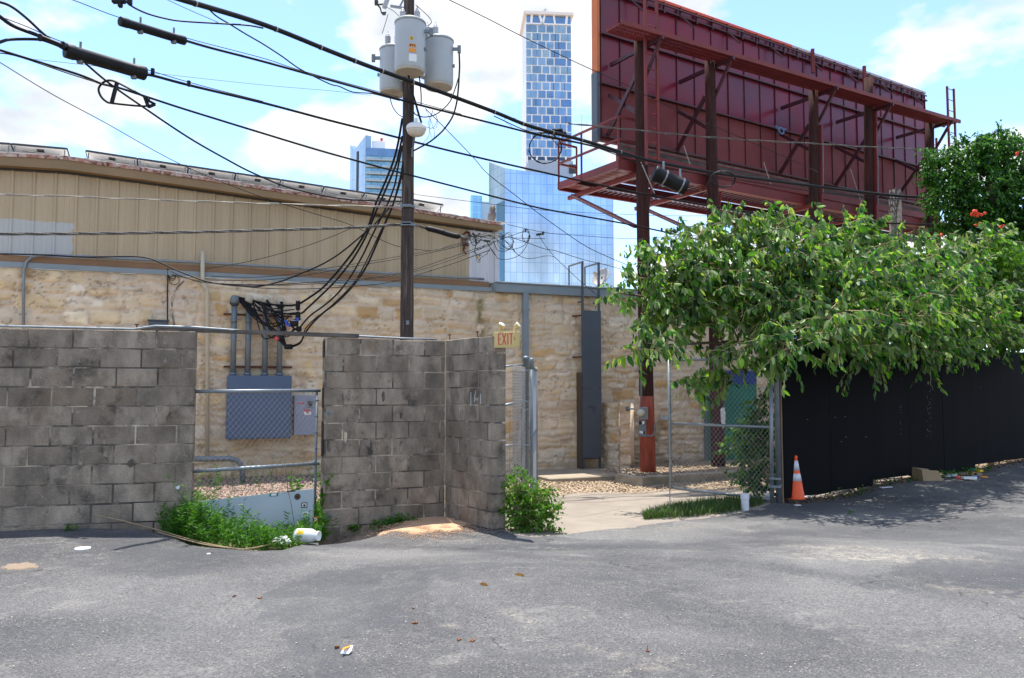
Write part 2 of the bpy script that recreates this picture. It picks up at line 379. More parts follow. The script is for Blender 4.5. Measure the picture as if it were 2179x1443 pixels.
edge = [(-60, 7.4), (-12, 6.9), (-5.25, 8.24), (-4.0, 8.56)]
for q in [(352,1133),(400,1153),(450,1163),(500,1168),(560,1170),(620,1167),(660,1159),(690,1143)]:
    p = onG(*q); edge.append((p.x, p.y))
edge += [(-2.1, 9.52), (-.86, 10.12), (-.2, 9.3), (-.06, 9.22)]
for q in [(1088,1136),(1130,1141),(1205,1134),(1300,1122),(1400,1110),(1480,1102),(1560,1091),(1610,1079),(1650,1066)]:
    p = onG(*q); edge.append((p.x, p.y))
edge += [(4.1, 12.15), (10.95, 17.1), (20, 23.6), (60, 50)]
edge.sort(); EX = np.array([e[0] for e in edge]); EY_ = np.array([e[1] for e in edge])
def E(x): return np.interp(x, EX, EY_)
def sheet(name, xs, y0f, y1f, nv, dz, mat, label_kind='structure', pw=1, fin=None):
    v = np.linspace(0, 1, nv)**pw
    X = np.repeat(xs[None,:], nv, 0); Y = y0f(xs)[None,:]*(1-v[:,None]) + y1f(xs)[None,:]*v[:,None]
    Z = G(X, Y)+dz
    if fin is not None: Z = fin(X, Y, Z)
    o = mk(name, np.stack([X,Y,Z], -1).reshape(-1,3), gridfaces(len(xs), nv), mat, None, True)
    o['kind'] = label_kind
    return o

# asphalt material: sealed dark coat, worn pale patches, aggregate speckle, cracks
def asphalt_mat():
    m = M('asphalt', (.10,.10,.104), .82); t, b, L = helpers(m); nd = t.nodes.new
    gp = nd('ShaderNodeNewGeometry').outputs['Position']
    def noise(s, det=6, ro=.6, dist=0):
        x = nd('ShaderNodeTexNoise'); x.inputs['Scale'].default_value = s; x.inputs['Detail'].default_value = det; x.inputs['Roughness'].default_value = ro; x.inputs['Distortion'].default_value = dist; L(gp, x.inputs['Vector']); return x.outputs[0]
    def rng(x, a, c, lo=0, hi=1):
        q = nd('ShaderNodeMapRange'); q.inputs['From Min'].default_value = a; q.inputs['From Max'].default_value = c; q.inputs['To Min'].default_value = lo; q.inputs['To Max'].default_value = hi; L(x, q.inputs[0]); return q.outputs[0]
    def mix(f, A, B, mode='MIX'):
        x = nd('ShaderNodeMix'); x.data_type = 'RGBA'; x.blend_type = mode
        for s_, i in ((f,0),(A,6),(B,7)):
            if isinstance(s_, (int,float)): x.inputs[i].default_value = s_
            elif isinstance(s_, tuple): x.inputs[i].default_value = (*s_, 1)
            else: L(s_, x.inputs[i])
        return x.outputs[2]
    def mul(a, c):
        x = nd('ShaderNodeMath'); x.operation = 'MULTIPLY'
        for s_, i in ((a,0),(c,1)):
            if isinstance(s_, (int,float)): x.inputs[i].default_value = s_
            else: L(s_, x.inputs[i])
        return x.outputs[0]
    big = noise(.55, 5, .55, .6)
    base = mix(rng(big, .35, .65), (.058,.058,.062), (.122,.119,.117))
    att = nd('ShaderNodeAttribute'); att.attribute_name = 'Col'; sep = nd('ShaderNodeSeparateColor'); L(att.outputs['Color'], sep.inputs[0])
    base = mix(sep.outputs[0], base, (.160,.157,.150))           # worn, pale lanes
    base = mix(sep.outputs[1], base, (.046,.048,.054))           # fresh dark seal coat
    fine = noise(55, 4, .85); med = noise(11, 6, .65)
    base = mix(rng(fine, .36, .64), mix(1.0, base, (.47,.47,.48), 'MULTIPLY'), mix(1.0, base, (1.56,1.55,1.53), 'MULTIPLY'))
    spk = mul(rng(noise(95, 2, .6), .58, .66), rng(med, .42, .58))
    base = mix(mul(spk, .62), base, (.40,.37,.31))
    # scuffed patches of bare aggregate
    sc1 = mul(rng(noise(1.5, 8, .72, .9), .55, .62), rng(noise(34, 4, .7), .42, .55))
    base = mix(mul(sc1, .5), base, (.25,.235,.21))
    base = mix(mul(rng(noise(230, 2), .2, .42, 1, 0), .5), base, (.03,.03,.03))
    pale = mul(sep.outputs[2], rng(noise(11, 9, .92, .6), .49, .55))
    base = mix(mul(pale, .9), base, (.34,.30,.235))
    dk = mul(rng(noise(.33, 6, .6, .8), .53, .548), rng(noise(3.2, 5, .7), .30, .5))
    base = mix(mul(dk, .5), base, (.055,.057,.063))
    # cracks
    vo = nd('ShaderNodeTexVoronoi'); vo.feature = 'DISTANCE_TO_EDGE'; vo.inputs['Scale'].default_value = .55
    wv = nd('ShaderNodeVectorMath'); wv.operation = 'ADD'; nn = nd('ShaderNodeTexNoise'); nn.inputs['Scale'].default_value = 1.8; nn.inputs['Detail'].default_value = 7; L(gp, nn.inputs['Vector'])
    L(gp, wv.inputs[0]); L(nn.outputs['Color'], wv.inputs[1]); L(wv.outputs[0], vo.inputs['Vector'])
    dark_lines = mul(rng(vo.outputs['Distance'], 0, .0065, 1, 0), rng(noise(.8), .53, .58))
    base = mix(mul(dark_lines, .85), base, (.012,.012,.013))
    L(base, b.inputs['Base Color']); b.inputs['Roughness'].default_value = .8; b.inputs['Specular IOR Level'].default_value = .35
    bn = nd('ShaderNodeBump'); bn.inputs['Strength'].default_value = .55; bn.inputs['Distance'].default_value = .012; L(fine, bn.inputs['Height']); L(bn.outputs[0], b.inputs['Normal'])
    return m
xs = np.concatenate([np.linspace(-60,-9,18)[:-1], np.arange(-9, 14, .07), np.linspace(14,60,20)])
lot = sheet('parking_lot', xs, lambda x: np.full_like(x, -7.), E, 190, 0, asphalt_mat(), pw=.85, fin=lambda X, Y, Z: Z + (fbm(X*1.1, Y*1.1, 3)-.5)*.035 - .02*np.clip(1-(E(X)-Y)/.05, 0, 1)**2)
mv = np.zeros(len(lot.data.vertices)*3, np.float32); lot.data.vertices.foreach_get('co', mv); mv = mv.reshape(-1,3)+np.array(lot.location)
def blob(cx, cy, rx, ry, rot=0, seed=1, sharp=.35):
    dx, dy = mv[:,0]-cx, mv[:,1]-cy; c, s = math.cos(rot), math.sin(rot)
    a = (dx*c+dy*s)/rx; b_ = (-dx*s+dy*c)/ry; q = np.sqrt(a*a+b_*b_)+(fbm(mv[:,0]*1.3, mv[:,1]*1.3, seed)-.5)*.9
    return np.clip((1-q)/sharp, 0, 1)
cc = np.zeros((len(mv), 3))
def bp(px, py, rx, ry, rot=0, **k): p = onG(px, py); return blob(p.x, p.y, rx, ry, rot, **k)
cc[:,0] = np.maximum.reduce([bp(820,1180,1.6,.45,.1,sharp=.6)*.8, bp(1350,1140,1.8,.8,.4,sharp=.7)*.75, bp(1700,1110,2.2,.9,.5,sharp=.7)*.7, bp(500,1300,1.2,1.0,seed=4,sharp=.8)*.45, bp(1900,1180,2.6,1.1,.5,sharp=.8)*.65])
cc[:,1] = np.maximum.reduce([bp(180,1170,2.4,.7,.1,seed=8,sharp=.4)*.6, bp(350,1200,.9,.5,seed=5,sharp=.4)*.6, bp(1180,1165,1.1,.3,.1,seed=6,sharp=.4)*.8, bp(1000,1130,1.4,.45,.1,seed=7,sharp=.5)*.55, bp(1620,1205,2.0,.16,-.62,seed=9,sharp=.5)*.45, bp(1500,1085,.2,.2)*0, bp(1680,1085,.9,.55,.4,seed=2,sharp=.25)*.55, bp(80,1350,1.4,.6,seed=3,sharp=.5)*.5])
cc[:,2] = np.maximum.reduce([bp(1900,1185,1.1,.33,-.15,seed=12,sharp=.7), bp(1790,1165,.8,.2,-.2,seed=13,sharp=.7)*.8, bp(2140,1260,1.0,.22,-.35,seed=14,sharp=.7)*.9, bp(1440,1120,.8,.3,.2,seed=15,sharp=.9)*.45, bp(1100,1310,.07,.3,.5,seed=3)*.5,bp(1350,1400,.5,.06,-.6,seed=3)*.6, bp(1370,1425,.3,.05,.4,seed=3)*.5, bp(960,1333,.12,.03,.1,seed=3)*.8, bp(1150,1165,.5,.04)*.5])
setcol(lot, cc)

# the wide earth sheet under everything, out to the horizon
bx = np.concatenate([-np.geomspace(2500, 14, 14), np.arange(-12, 14, .3), np.geomspace(14.3, 2500, 14)])
by = np.concatenate([-np.geomspace(600, 8, 8), np.arange(-6, 26, .3), np.geomspace(27, 3200, 16)])
X, Y = np.meshgrid(bx, by)
def base_z(X, Y):
    Z = G(X, Y)
    Yc = E(X); inside = np.clip((Yc+.28-Y)/.3, 0, 1)
    return Z - .05 - inside*.12
mt['earth'] = M('gravel_earth', (.36,.27,.18), .95, col2=(.20,.14,.09), nscale=22, nmix=.9, bump=.8, bscale=70, col3=(.12,.09,.06), n3=1.2, m3=(.55,.7))
gr = mk('ground', np.stack([X,Y,base_z(X,Y)],-1).reshape(-1,3), gridfaces(len(bx), len(by)), mt['earth'], None, True); gr['kind'] = 'structure'
# concrete driveway beyond the gate
mt['drive'] = M('worn_driveway', (.30,.255,.205), .9, col2=(.22,.185,.15), nscale=1.6, nmix=.8, bump=.5, bscale=110, col3=(.20,.17,.14), n3=7, m3=(.6,.75))
dx = np.arange(-.15, 12, .12)
Dp = [onG(*q) for q in [(1100,1056),(1190,1051),(1300,1046),(1420,1042),(1640,1042)]]
def Dfun(x): return np.interp(x, [p.x for p in Dp], [p.y for p in Dp])
sheet('driveway', dx, lambda x: E(x)-.25, Dfun, 60, -.012, mt['drive'], fin=lambda X,Y,Z: Z+(fbm(X*2, Y*2, 9)-.5)*.02)
# concrete walkway step at the stone wall
a0, a1 = SW.s_(1100), SW.s_(1352, d=1.2)
o = MB().span(SW, a0, a1, -.62, -.345, .0, 1.75, bev=.02).build('walkway_slab', mt['conc']); o['kind'] = 'structure'

# ---------------------------------------------------------------- irregular stone coursing
STONES = [(.78,.62,.38),(.80,.66,.44),(.74,.54,.28),(.76,.66,.50),(.82,.71,.50),(.66,.42,.18),(.76,.62,.43),(.77,.68,.52),(.80,.64,.38)]
MORT = np.array((.77,.62,.45))
def rubble(L, H, step, seed, hmin=.12, hmax=.30):
    rg = np.random.default_rng(seed)
    nx = int(L/step)+1; ny = int(H/step)+1
    S, Z = np.meshgrid(np.linspace(0, L, nx), np.linspace(0, H, ny))
    s = S + (fbm(S*5, Z*5, seed)-.5)*.15 + (fbm(S*.9, Z*.9, seed+2)-.5)*.3; z = Z + (fbm(S*3.2+9, Z*4, seed+5)-.5)*.14 + (fbm(S*.55, Z*.5, seed+7)-.5)*.25
    zb = [-.4]
    while zb[-1] < H+.5: zb.append(zb[-1]+rg.uniform(hmin, hmax))
    zb = np.array(zb); row = np.clip(np.searchsorted(zb, z)-1, 0, len(zb)-2)
    hh = np.full(S.shape, 1.); cid = np.zeros(S.shape, int); nid = 0
    for r in range(len(zb)-1):
        m = row == r
        if not m.any(): continue
        xb = [-.8]
        while xb[-1] < L+.8: xb.append(xb[-1]+rg.uniform(.17, .62))
        xb = np.array(xb); k = np.clip(np.searchsorted(xb, s[m])-1, 0, len(xb)-2)
        split = rg.random(len(xb)) < .28; mid = (zb[r]+zb[r+1])/2+rg.uniform(-.03,.03,len(xb))
        zz = z[m]; up = split[k] & (zz > mid[k])
        lo = np.where(up, mid[k], zb[r]); hi = np.where(split[k] & ~up, mid[k], zb[r+1])
        ed = np.minimum(np.minimum(s[m]-xb[k], xb[k+1]-s[m]), np.minimum(zz-lo, hi-zz))
        hh[m] = ed; cid[m] = nid+k*2+up; nid += 2*len(xb)
    tone = rg.integers(0, len(STONES), nid+2); br = rg.uniform(.8, 1.12, nid+2); prot = rg.uniform(0, 1, nid+2); bury = rg.random(nid+2)
    e = np.clip((hh-.006-.016*bury[cid])/.028, 0, 1); e = e*e*(3-2*e)
    rough = fbm(S*9, Z*13, seed+11, 5)-.5; ledge = fbm(S*4, Z*22, seed+13, 4)-.5
    hgt = e*(.014+.028*prot[cid]*(1-.5*(bury[cid] > .7))) + rough*.030 + ledge*.022*e
    colr = np.array(STONES)[tone][cid]*br[cid][...,None]*1.06
    ar = fbm(S*5, Z*6, seed+17, 4); colr = colr*(.82+.36*ar[...,None])
    och = np.clip((fbm(S*.9, Z*1.3, seed+21, 4)-.60)*6, 0, 1)[...,None]*.35; colr = colr*(1-och)+np.array((.52,.32,.12))*och
    grim = np.clip((fbm(S*3, Z*5, seed+23, 5)-.60)*7, 0, 1)[...,None]*.5
    mo = MORT*(.86+.28*fbm(S*7, Z*7, seed+25, 4)[...,None])
    cov = .08+np.clip((fbm(S*1.6, Z*1.8, seed+27, 4)-.50)*5, 0, 1)[...,None]*.5   # mortar smeared over the faces
    f = (e*(1-.0))[...,None]*(1-cov); c = colr*f+mo*(1-f); c = c*(1-grim)+c*np.array((.55,.48,.42))*grim
    q1 = np.abs(fbm(S*2.6, Z*9, seed+31, 5)-.5); q2 = fbm(S*1.7, Z*2.3, seed+33, 3)
    dark_lines = np.clip((.016-q1)/.012, 0, 1)*np.clip((q2-.5)*8, 0, 1)*.75; dark_lines = dark_lines[...,None]  # grimy ledge lines with their thin shadows put into the colour
    rim = (np.clip(1-np.abs(e-.35)/.35, 0, 1)*np.clip((fbm(S*3.3, Z*3.3, seed+35, 3)-.5)*6, 0, 1)*.55)[...,None]
    c = c*(1-dark_lines*.7)*(1-rim*.8); hgt = hgt-dark_lines[...,0]*.012
    return S, Z, hgt, c, nx, ny

def stone_mesh(name, wl, a0, a1, z0, z1, seed, mat, parent, d0=0, step=.03, paint=None):
    S, Z, h, c, nx, ny = rubble(a1-a0, z1-z0, step, seed)
    if paint is not None: c = paint(S+a0, Z+z0, c)
    P0 = np.array(wl.P(a0, z0, d0)); U = np.array(wl.U); Nn = np.array(wl.Nn)
    v = P0 + S[...,None]*U + Z[...,None]*np.array((0,0,1)) + h[...,None]*Nn
    v = v.reshape(-1, 3); f = gridfaces(nx, ny)
    # body behind the face
    bx_ = MB().span(wl, a0+.01, a1-.01, z0, z1-.01, d0-.04, d0-.4)
    n0 = len(v); v = np.concatenate([v, np.array(bx_.v)]); f = np.concatenate([f, np.array([q for q in bx_.f])+n0])
    o = mk(name, v, f, mat, parent, False)
    setcol(o, np.concatenate([c.reshape(-1,3), np.tile(MORT, (len(bx_.v),1))]))
    return o

# ================================================================= WAREHOUSE
wh = empty('warehouse', SW.P(10, -.45, -2), 'long rubble stone warehouse with tan ribbed metal siding on its left half', 'building')
A_R = SW.s_(1650)
def stains_and_tones(S, Z, c):
    for (px, wd, z0, z1, k, col) in [(1022,.10,.8+.9,3.7,.85,(.16,.14,.03)),(709,.12,1.9,2.75,.8,(.17,.15,.02)),(700,.3,3.1,3.6,.4,(.3,.24,.1)),(1035,.35,2.2,3.2,.35,(.22,.17,.12)),(1400,.5,-.5,.9,.5,(.22,.18,.12)),(1345,.25,-.5,1.0,.5,(.25,.2,.14)),(372,.3,2.4,3.7,.4,(.62,.55,.5))]:
        s0 = SW.s_(px); m = np.exp(-((S-s0+(fbm(Z*3,S*3,3)-.5)*.12)/wd)**2)*np.clip((Z-z0)/.25,0,1)*np.clip((z1-Z)/.2,0,1)*np.clip((fbm(S*11,Z*9,5,4)-.32)*5,0,1)*k
        c = c*(1-m[...,None])+np.array(col)*m[...,None]
    m = np.clip((-.1-Z)/.35, 0, 1)*np.clip((fbm(S*2,Z*3,8)-.3)*3,0,1)*.55; c = c*(1-m[...,None])+np.array((.33,.22,.12))*m[...,None]  # browner towards the wall base
    m = np.clip((Z-3.45)/.3, 0, 1)*np.clip((fbm(S*4,Z*2,18)-.35)*3,0,1)*.4; c = c*(1-m[...,None])+np.array((.22,.17,.13))*m[...,None]  # darker towards the wall top
    s0 = SW.s_(600); m = np.exp(-((S-s0)/1.6)**2)*np.clip((1.0-Z)/1.2,0,1)*np.clip((fbm(S*1.5,Z*1.5,28)-.3)*2.5,0,1)*.75; c = c*(1-m[...,None])+np.array((.56,.33,.11))*m[...,None]
    return c
stone_mesh('stone_wall', SW, -3, A_R, -.6, 3.70, 31, mt['stone'], wh, paint=stains_and_tones)
MB().span(SW, -3, A_R, -.6, 3.6, -6, -.41).build('wall', mt['grey_metal'], wh)
sE = SW.s_(1057, 560); sT = SW.s_(999, 540); sG = SW.s_(1050, 600)
# roofline: heights at fascia top/bottom as read off the picture
RP = [SW.at(x, y, .2) for x, y in [(0,322),(137,330),(300,354),(600,400.7),(850,438),(1040,468),(1066,472)]]
FP = [SW.at(x, y, .2) for x, y in [(0,351),(137,359.5),(300,381),(600,424),(996,480),(1060,489)]]
rx1, rx2 = RP[1][0], RP[-1][0]
def roofz(a): return float(np.interp(a, [-3]+[p[0] for p in RP], [RP[0][1]-.18]+[p[1] for p in RP]))
def fasb(a): return float(np.interp(a, [-3]+[p[0] for p in FP], [FP[0][1]-.18]+[p[1] for p in FP]))
zs0 = 3.93
# ribbed siding
prof = []; a = -3.0; k = 0
while a < sE:
    for (da, dd) in [(0,0),(.085,0),(.095,.006),(.11,.006),(.12,0),(.17,0),(.18,.006),(.195,.006),(.205,0),(.275,0),(.295,.028),(.325,.028),(.345,0)]:
        if a+da < sE: prof.append((a+da, dd))
    a += .345
prof.append((sE, 0))
def strip(p, z0, zf):
    b = MB(); v = []
    for (a, d) in p: v += [SW.P(a, z0, d-.03), SW.P(a, zf(a), d-.03)]
    return b.add(v, [(2*i, 2*i+2, 2*i+3, 2*i+1) for i in range(len(p)-1)])
pt_ = [q for q in prof if q[0] <= sT]; pw_ = [q for q in prof if q[0] >= sT-.05]
sd_o = strip(pt_, zs0, lambda a: fasb(a)+.02).build('siding', mt['siding'], wh)
pw_ = [(sT, .012)]+[(a, d+.012) for a, d in prof if a > sT]
strip(pw_, zs0-.02, lambda a: fasb(a)-.0).build('end_panel', mt['white_siding'], wh)
b = MB(); b.span(SW, sE-.06, sE+.05, zs0-.12, fasb(sE)-.02, -.03, .05, bev=.005); b.span(SW, sT+.02, sE-.07, fasb(sE)-.13, fasb(sE)-.04, -.02, .02); b.build('corner_trim', mt['white_siding'], wh)
b = MB(); b.span(SW, sE-.05, sE+.06, zs0-.1, fasb(sE), -9, -.06); b.build('side_wall', mt['white_siding'], wh)
# white painted patch: own noise-edged mask inside the siding material
t, bs, L = helpers(mt['siding']); nd = t.nodes.new
old = bs.inputs['Base Color'].links[0].from_socket; gp = nd('ShaderNodeNewGeometry'); sx = nd('ShaderNodeSeparateXYZ'); L(gp.outputs['Position'], sx.inputs[0])
nz = nd('ShaderNodeTexNoise'); nz.inputs['Scale'].default_value = 5; nz.inputs['Detail'].default_value = 4; L(gp.outputs['Position'], nz.inputs['Vector'])
def lt(sock, lim, amp=.25):
    m1 = nd('ShaderNodeMath'); m1.operation = 'MULTIPLY_ADD'; L(nz.outputs[0], m1.inputs[0]); m1.inputs[1].default_value = amp; L(sock, m1.inputs[2])
    m2 = nd('ShaderNodeMath'); m2.operation = 'LESS_THAN'; L(m1.outputs[0], m2.inputs[0]); m2.inputs[1].default_value = lim+amp/2; return m2.outputs[0]
pp = SW.pt(155, 475); mm = nd('ShaderNodeMath'); mm.operation = 'MULTIPLY'; L(lt(sx.outputs[0], pp.x), mm.inputs[0]); L(lt(sx.outputs[2], pp.z, .12), mm.inputs[1])
xm = nd('ShaderNodeMix'); xm.data_type = 'RGBA'; L(mm.outputs[0], xm.inputs[0]); L(old, xm.inputs[6]); xm.inputs[7].default_value = (.45,.46,.44,1); L(xm.outputs[2], bs.inputs['Base Color'])
# trims
def run(name, mat, a0, a1, zf0, zf1, d0, d1, n=24):
    b = MB()
    v = []
    for i in range(n+1):
        a = a0+(a1-a0)*i/n; v += [SW.P(a, zf0(a), d0), SW.P(a, zf0(a), d1), SW.P(a, zf1(a), d1), SW.P(a, zf1(a), d0)]
    f = [(0,1,2,3), (4*n+3,4*n+2,4*n+1,4*n)]
    for i in range(n):
        for k in range(4): f.append((4*i+k, 4*i+4+k, 4*i+4+(k+1)%4, 4*i+(k+1)%4))
    return b.add(v, f).build(name, mat, wh)
c_ = lambda z: (lambda a: z)
run('flashing', mt['grey_metal'], -3, sG-.05, c_(3.705), c_(3.80), -.02, .06)
run('base_trim', mt['brown_trim'], -3, sG-.12, c_(3.803), c_(3.925), -.03, .03)
run('fascia', mt['tan_trim'], -3, rx2+.05, fasb, lambda a: roofz(a)-.085, -.02, .19, 80)
run('fascia_shadow_strip', mt['dark'], -3, sE-.1, lambda a: fasb(a)-.04, lambda a: fasb(a)-.004, -.02, .012, 60)  # solid dark strip standing in for the shade under the fascia
rng_ = np.random.default_rng(5)
b = MB(); a = -3.0                                    # torn rusty drip edge, piece by piece
while a < rx2-.25:
    w_ = rng_.uniform(.12, .5); z = roofz(a+w_/2); tl = (roofz(a+w_)-roofz(a))/w_
    b.box(SW.P(a+w_/2, z-.052+rng_.uniform(-.004,.004), .07), (w_, .27+rng_.uniform(0,.02), .062+rng_.uniform(0,.012)), (SW.U+Vector((0,0,tl))).normalized(), SW.Nn*-1, Vector((0,0,1)))
    a += w_+.002
b.build('drip_edge', mt['rust_edge'], wh)
b = MB(); a = -3.0
while a < rx2-.1:
    w_ = rng_.uniform(.08, .3)
    b.box(SW.P(a+w_/2, roofz(a+w_/2)-.012+rng_.uniform(-.006,.008), .09+rng_.uniform(-.02,.03)), (w_, .2, .016), (SW.U+Vector((0,0,(roofz(a+w_)-roofz(a))/w_))).normalized(), SW.Nn*-1, Vector((0,0,1)))
    a += w_+rng_.uniform(0,.03)
b.build('roof_edge', mt['roof'], wh)
v = []; aa = [-3]+[p[0] for p in RP]
for a in aa: v += [SW.P(a, roofz(a)-.02, .1), SW.P(a, roofz(a)-.02, -9)]
MB().add(v, [(2*i,2*i+2,2*i+3,2*i+1) for i in range(len(aa)-1)]).build('roof', mt['roof'], wh)
# right part: coping, low roof
zc0 = SW.at(1060, 621)[1]; b = MB(); b.span(SW, sG, A_R, 3.70, 3.90, -.05, .14, bev=.006); b.span(SW, sG, A_R, 3.903, 3.925, -.4, .17); b.build('coping', mt['grey_metal'], wh)
MB().span(SW, sG-.12, A_R, 3.62, 3.90, -6, -.42).build('low_roof', mt['roof'], wh)
b = MB(); rr = np.random.default_rng(3)
for i in range(70): b.span(SW, sG+i*.1+.01, sG+i*.1+.1+rr.uniform(0,.02), 3.93, 3.945+rr.uniform(0,.02), -.3, .05+rr.uniform(0,.05))
b.build('roof_felt_edge', mt['roof'], wh)
# downspout
sd0 = SW.s_(1119, 700, .12); b = MB(); b.span(SW, sd0-.065, sd0+.065, -.3, 3.70, .05, .15, bev=.008)
for zz in (3.3, 1.9, .6): b.span(SW, sd0-.085, sd0+.085, zz, zz+.05, .045, .16)
b.build('downspout', mt['grey_metal'], wh)
# stub pier that sticks out of the wall
pa = SW.s_(1282, 900); PW = Wall(SW.P(pa, 0, 0), SW.P(pa, 0, .78))
st = empty('stone_pier', SW.P(pa, -.4, .4), 'short rubble stone stub wall sticking out beside the slate ladder', 'stone pier')
zt = SW.at(1300, 857, .4)[1]
stone_mesh('side_face', PW, 0, .78, -.55, zt, 77, mt['stone'], st, step=.025)
EW = Wall(SW.P(pa, 0, .80), SW.P(pa+.27, 0, .80))
b0 = MB().span(SW, pa+.03, pa+.26, -.5, zt-.02, .02, .77).build('core', mt['kerb'], st)
stone_mesh('end_face', EW, 0, .27, -.55, zt, 78, mt['stone'], st, step=.025)
b = MB(); b.tube([SW.P(pa+.2, 1.05, .82), SW.P(pa+.2, 1.05, .92), SW.P(pa+.3, 1.05, .94)], .02, 8); b.span(SW, pa+.15, pa+.25, 1.0, 1.1, .83, .85); b.build('hose_bib', mt['galv_dull'], st)
# planting kerb and its litter bed
KA = Wall((2.60,16.05,0), (4.59,17.08,0))
kb = empty('stone_kerb', KA.P(2, -.45, 0), 'low pale stone kerb edging the gravel bed behind the gate', 'kerb')
rr = np.random.default_rng(2); a = 0; b = MB()
while a < 6:
    L_ = rr.uniform(.7, 1.3); b.span(KA, a, a+L_-.012, -.6, -.255+rr.uniform(-.01,.01), -.17, rr.uniform(-.01,.01), bev=.015); a += L_
b.build('front_run', mt['kerb'], kb)
K2 = Wall(KA.P(0,0,0), (2.15,16.75,0)); MB().span(K2, .02, K2.L, -.6, -.27, .0, .17, bev=.015).build('end_run', mt['kerb'], kb)
q = [KA.P(.15,-.30,-.15), KA.P(6,-.30,-.15), SW.P(A_R,-.30,.05), SW.P(SW.s_(1338),-.30,.05)]
o = MB().poly(q).build('planting_bed', mt['earth']); o['kind'] = 'structure'

# ================================================================= pebbles (nobody could count them)
def pebbles(name, label, pts, smin, smax, mat, seed=1):
    rg = np.random.default_rng(seed); n = len(pts); pts = np.array(pts)
    base = np.array([(1,0,0),(-1,0,0),(0,1,0),(0,-1,0),(0,0,1),(0,0,-1)], float); fa = np.array([(0,2,4),(2,1,4),(1,3,4),(3,0,4),(2,0,5),(1,2,5),(3,1,5),(0,3,5)])
    s = rg.uniform(smin, smax, (n,1,1))*rg.uniform(.55,1.2,(n,1,3)); s[...,2] *= .6
    an = rg.uniform(0, 6.28, n); c, d = np.cos(an), np.sin(an)
    v = base[None]*s + rg.uniform(-.15,.15,(n,6,3))*s
    x = v[...,0]*c[:,None]-v[...,1]*d[:,None]; y = v[...,0]*d[:,None]+v[...,1]*c[:,None]; v = np.stack([x,y,v[...,2]],-1)+pts[:,None,:]
    f = (fa[None]+np.arange(n)[:,None,None]*6).reshape(-1,3)
    o = mk(name, v.reshape(-1,3), f, mat, None, True); tag(o, label, 'gravel', kind='stuff'); return o
mt['pebble'] = M('river_pebbles', (.36,.26,.20), .8, island=.6, col2=(.20,.11,.08), nscale=4, nmix=.7)
pts = []
rg = np.random.default_rng(21)
while len(pts) < 9000:
    px, py = rg.uniform(395, 700), rg.uniform(1012, 1105)
    a_, b_ = ray(px, py); 
    if py > 1100: continue
    p = onG(px, py, -.03)
    if p.y > E(p.x)+.4 and SW.at(px, py)[0] > 0 and (Vector((p.x,p.y))-SW.A).dot(SW.n) > .05: pts.append((p.x+rg.uniform(-.2,.2), p.y+rg.uniform(-.2,.2), p.z+.012))
pebbles('gravel', 'loose pinkish pebbles between the cinder block gap and the stone wall', pts, .018, .045, mt['pebble'], 1)
pts = []
while len(pts) < 5000:
    px, py = rg.uniform(1130, 1650), rg.uniform(1015, 1060)
    p = onG(px, py, -.03); dd = p.y-Dfun(p.x)
    if dd > -.1+rg.uniform(-.15,.1) and (Vector((p.x,p.y))-SW.A).dot(SW.n) > .1 and not ((Vector((p.x,p.y))-KA.A).dot(KA.n) < 0 and p.x > 2.4): pts.append((p.x, p.y, p.z+.012))
for i in range(1800):
    q = KA.P(rg.uniform(.2,5.5), 0, -rg.uniform(.2,1.9)); pts.append((q.x, q.y, -.29))
mt['pebble2'] = M('tan_pebbles', (.40,.30,.20), .85, island=.5, col2=(.33,.24,.15), nscale=4, nmix=.7)
pebbles('gravel', 'tan gravel strip between the driveway and the concrete walkway', pts, .016, .04, mt['pebble2'], 2)

# ================================================================= CINDER BLOCK WALLS
CH, BL = .2032, .4064
def block_face(b, mo, wl, a0, a1, ztop, n, side_d, off, sgn=1, seed=1, skip=None):
    rg = np.random.default_rng(seed)
    for r in range(n):
        z1 = ztop-r*CH; z0 = z1-CH; o_ = (off if r % 2 == 0 else off+BL/2) % BL; a = a0-BL+o_
        if rg.random() < .2: a += rg.uniform(-.04,.04)
        while a < a1-.005:
            s0, s1 = max(a, a0), min(a+BL, a1)
            if s1-s0 > .04:
                j = rg.uniform(.0045,.008); dj = rg.uniform(-.002,.004)
                b.span(wl, s0+j, s1-j, z0+rg.uniform(.003,.008), z1-rg.uniform(.003,.008), -.19, dj, bev=rg.uniform(.004,.009))
            a += BL
ZT = LW.at(100, 699)[1]; print('left wall top', ZT)
bw = empty('cinder_block_wall', LW.P(-1, 0, -.1), 'long grey cinder block wall at left of the weedy gap', 'block wall')
b = MB(); block_face(b, None, LW, -3.2, LW.s_(415, 800), ZT, 12, 0, .23, seed=3); b.build('blocks', mt['block'], bw)
MB().span(LW, -3.19, LW.s_(415,800)-.008, -.35, ZT-.006, -.183, -.0045).build('mortar', mt['mortar'], bw)
ZT2 = RW.at(800, 721)[1]; print('right wall top', ZT2)
b2 = empty('cinder_block_wall', RW.P(1, -.15, -.1), 'short L-shaped cinder block wall carrying the exit sign', 'block wall')
b = MB(); a_l = RW.s_(689, 900); block_face(b, None, RW, a_l, RW.L-.004, ZT2, 12, 0, .02, seed=5)
b.build('blocks', mt['block'], b2)
MB().span(RW, a_l+.01, RW.L, -.5, ZT2-.006, -.183, -.0045).build('mortar', mt['mortar'], b2)
b = MB(); block_face(b, None, RT, .004, RT.L, ZT2+.01, 12, 0, .33, seed=9); b.build('return_blocks', mt['block'], b2)
MB().span(RT, 0, RT.L-.008, -.5, ZT2, -.183, -.0045).build('return_mortar', mt['mortar'], b2)
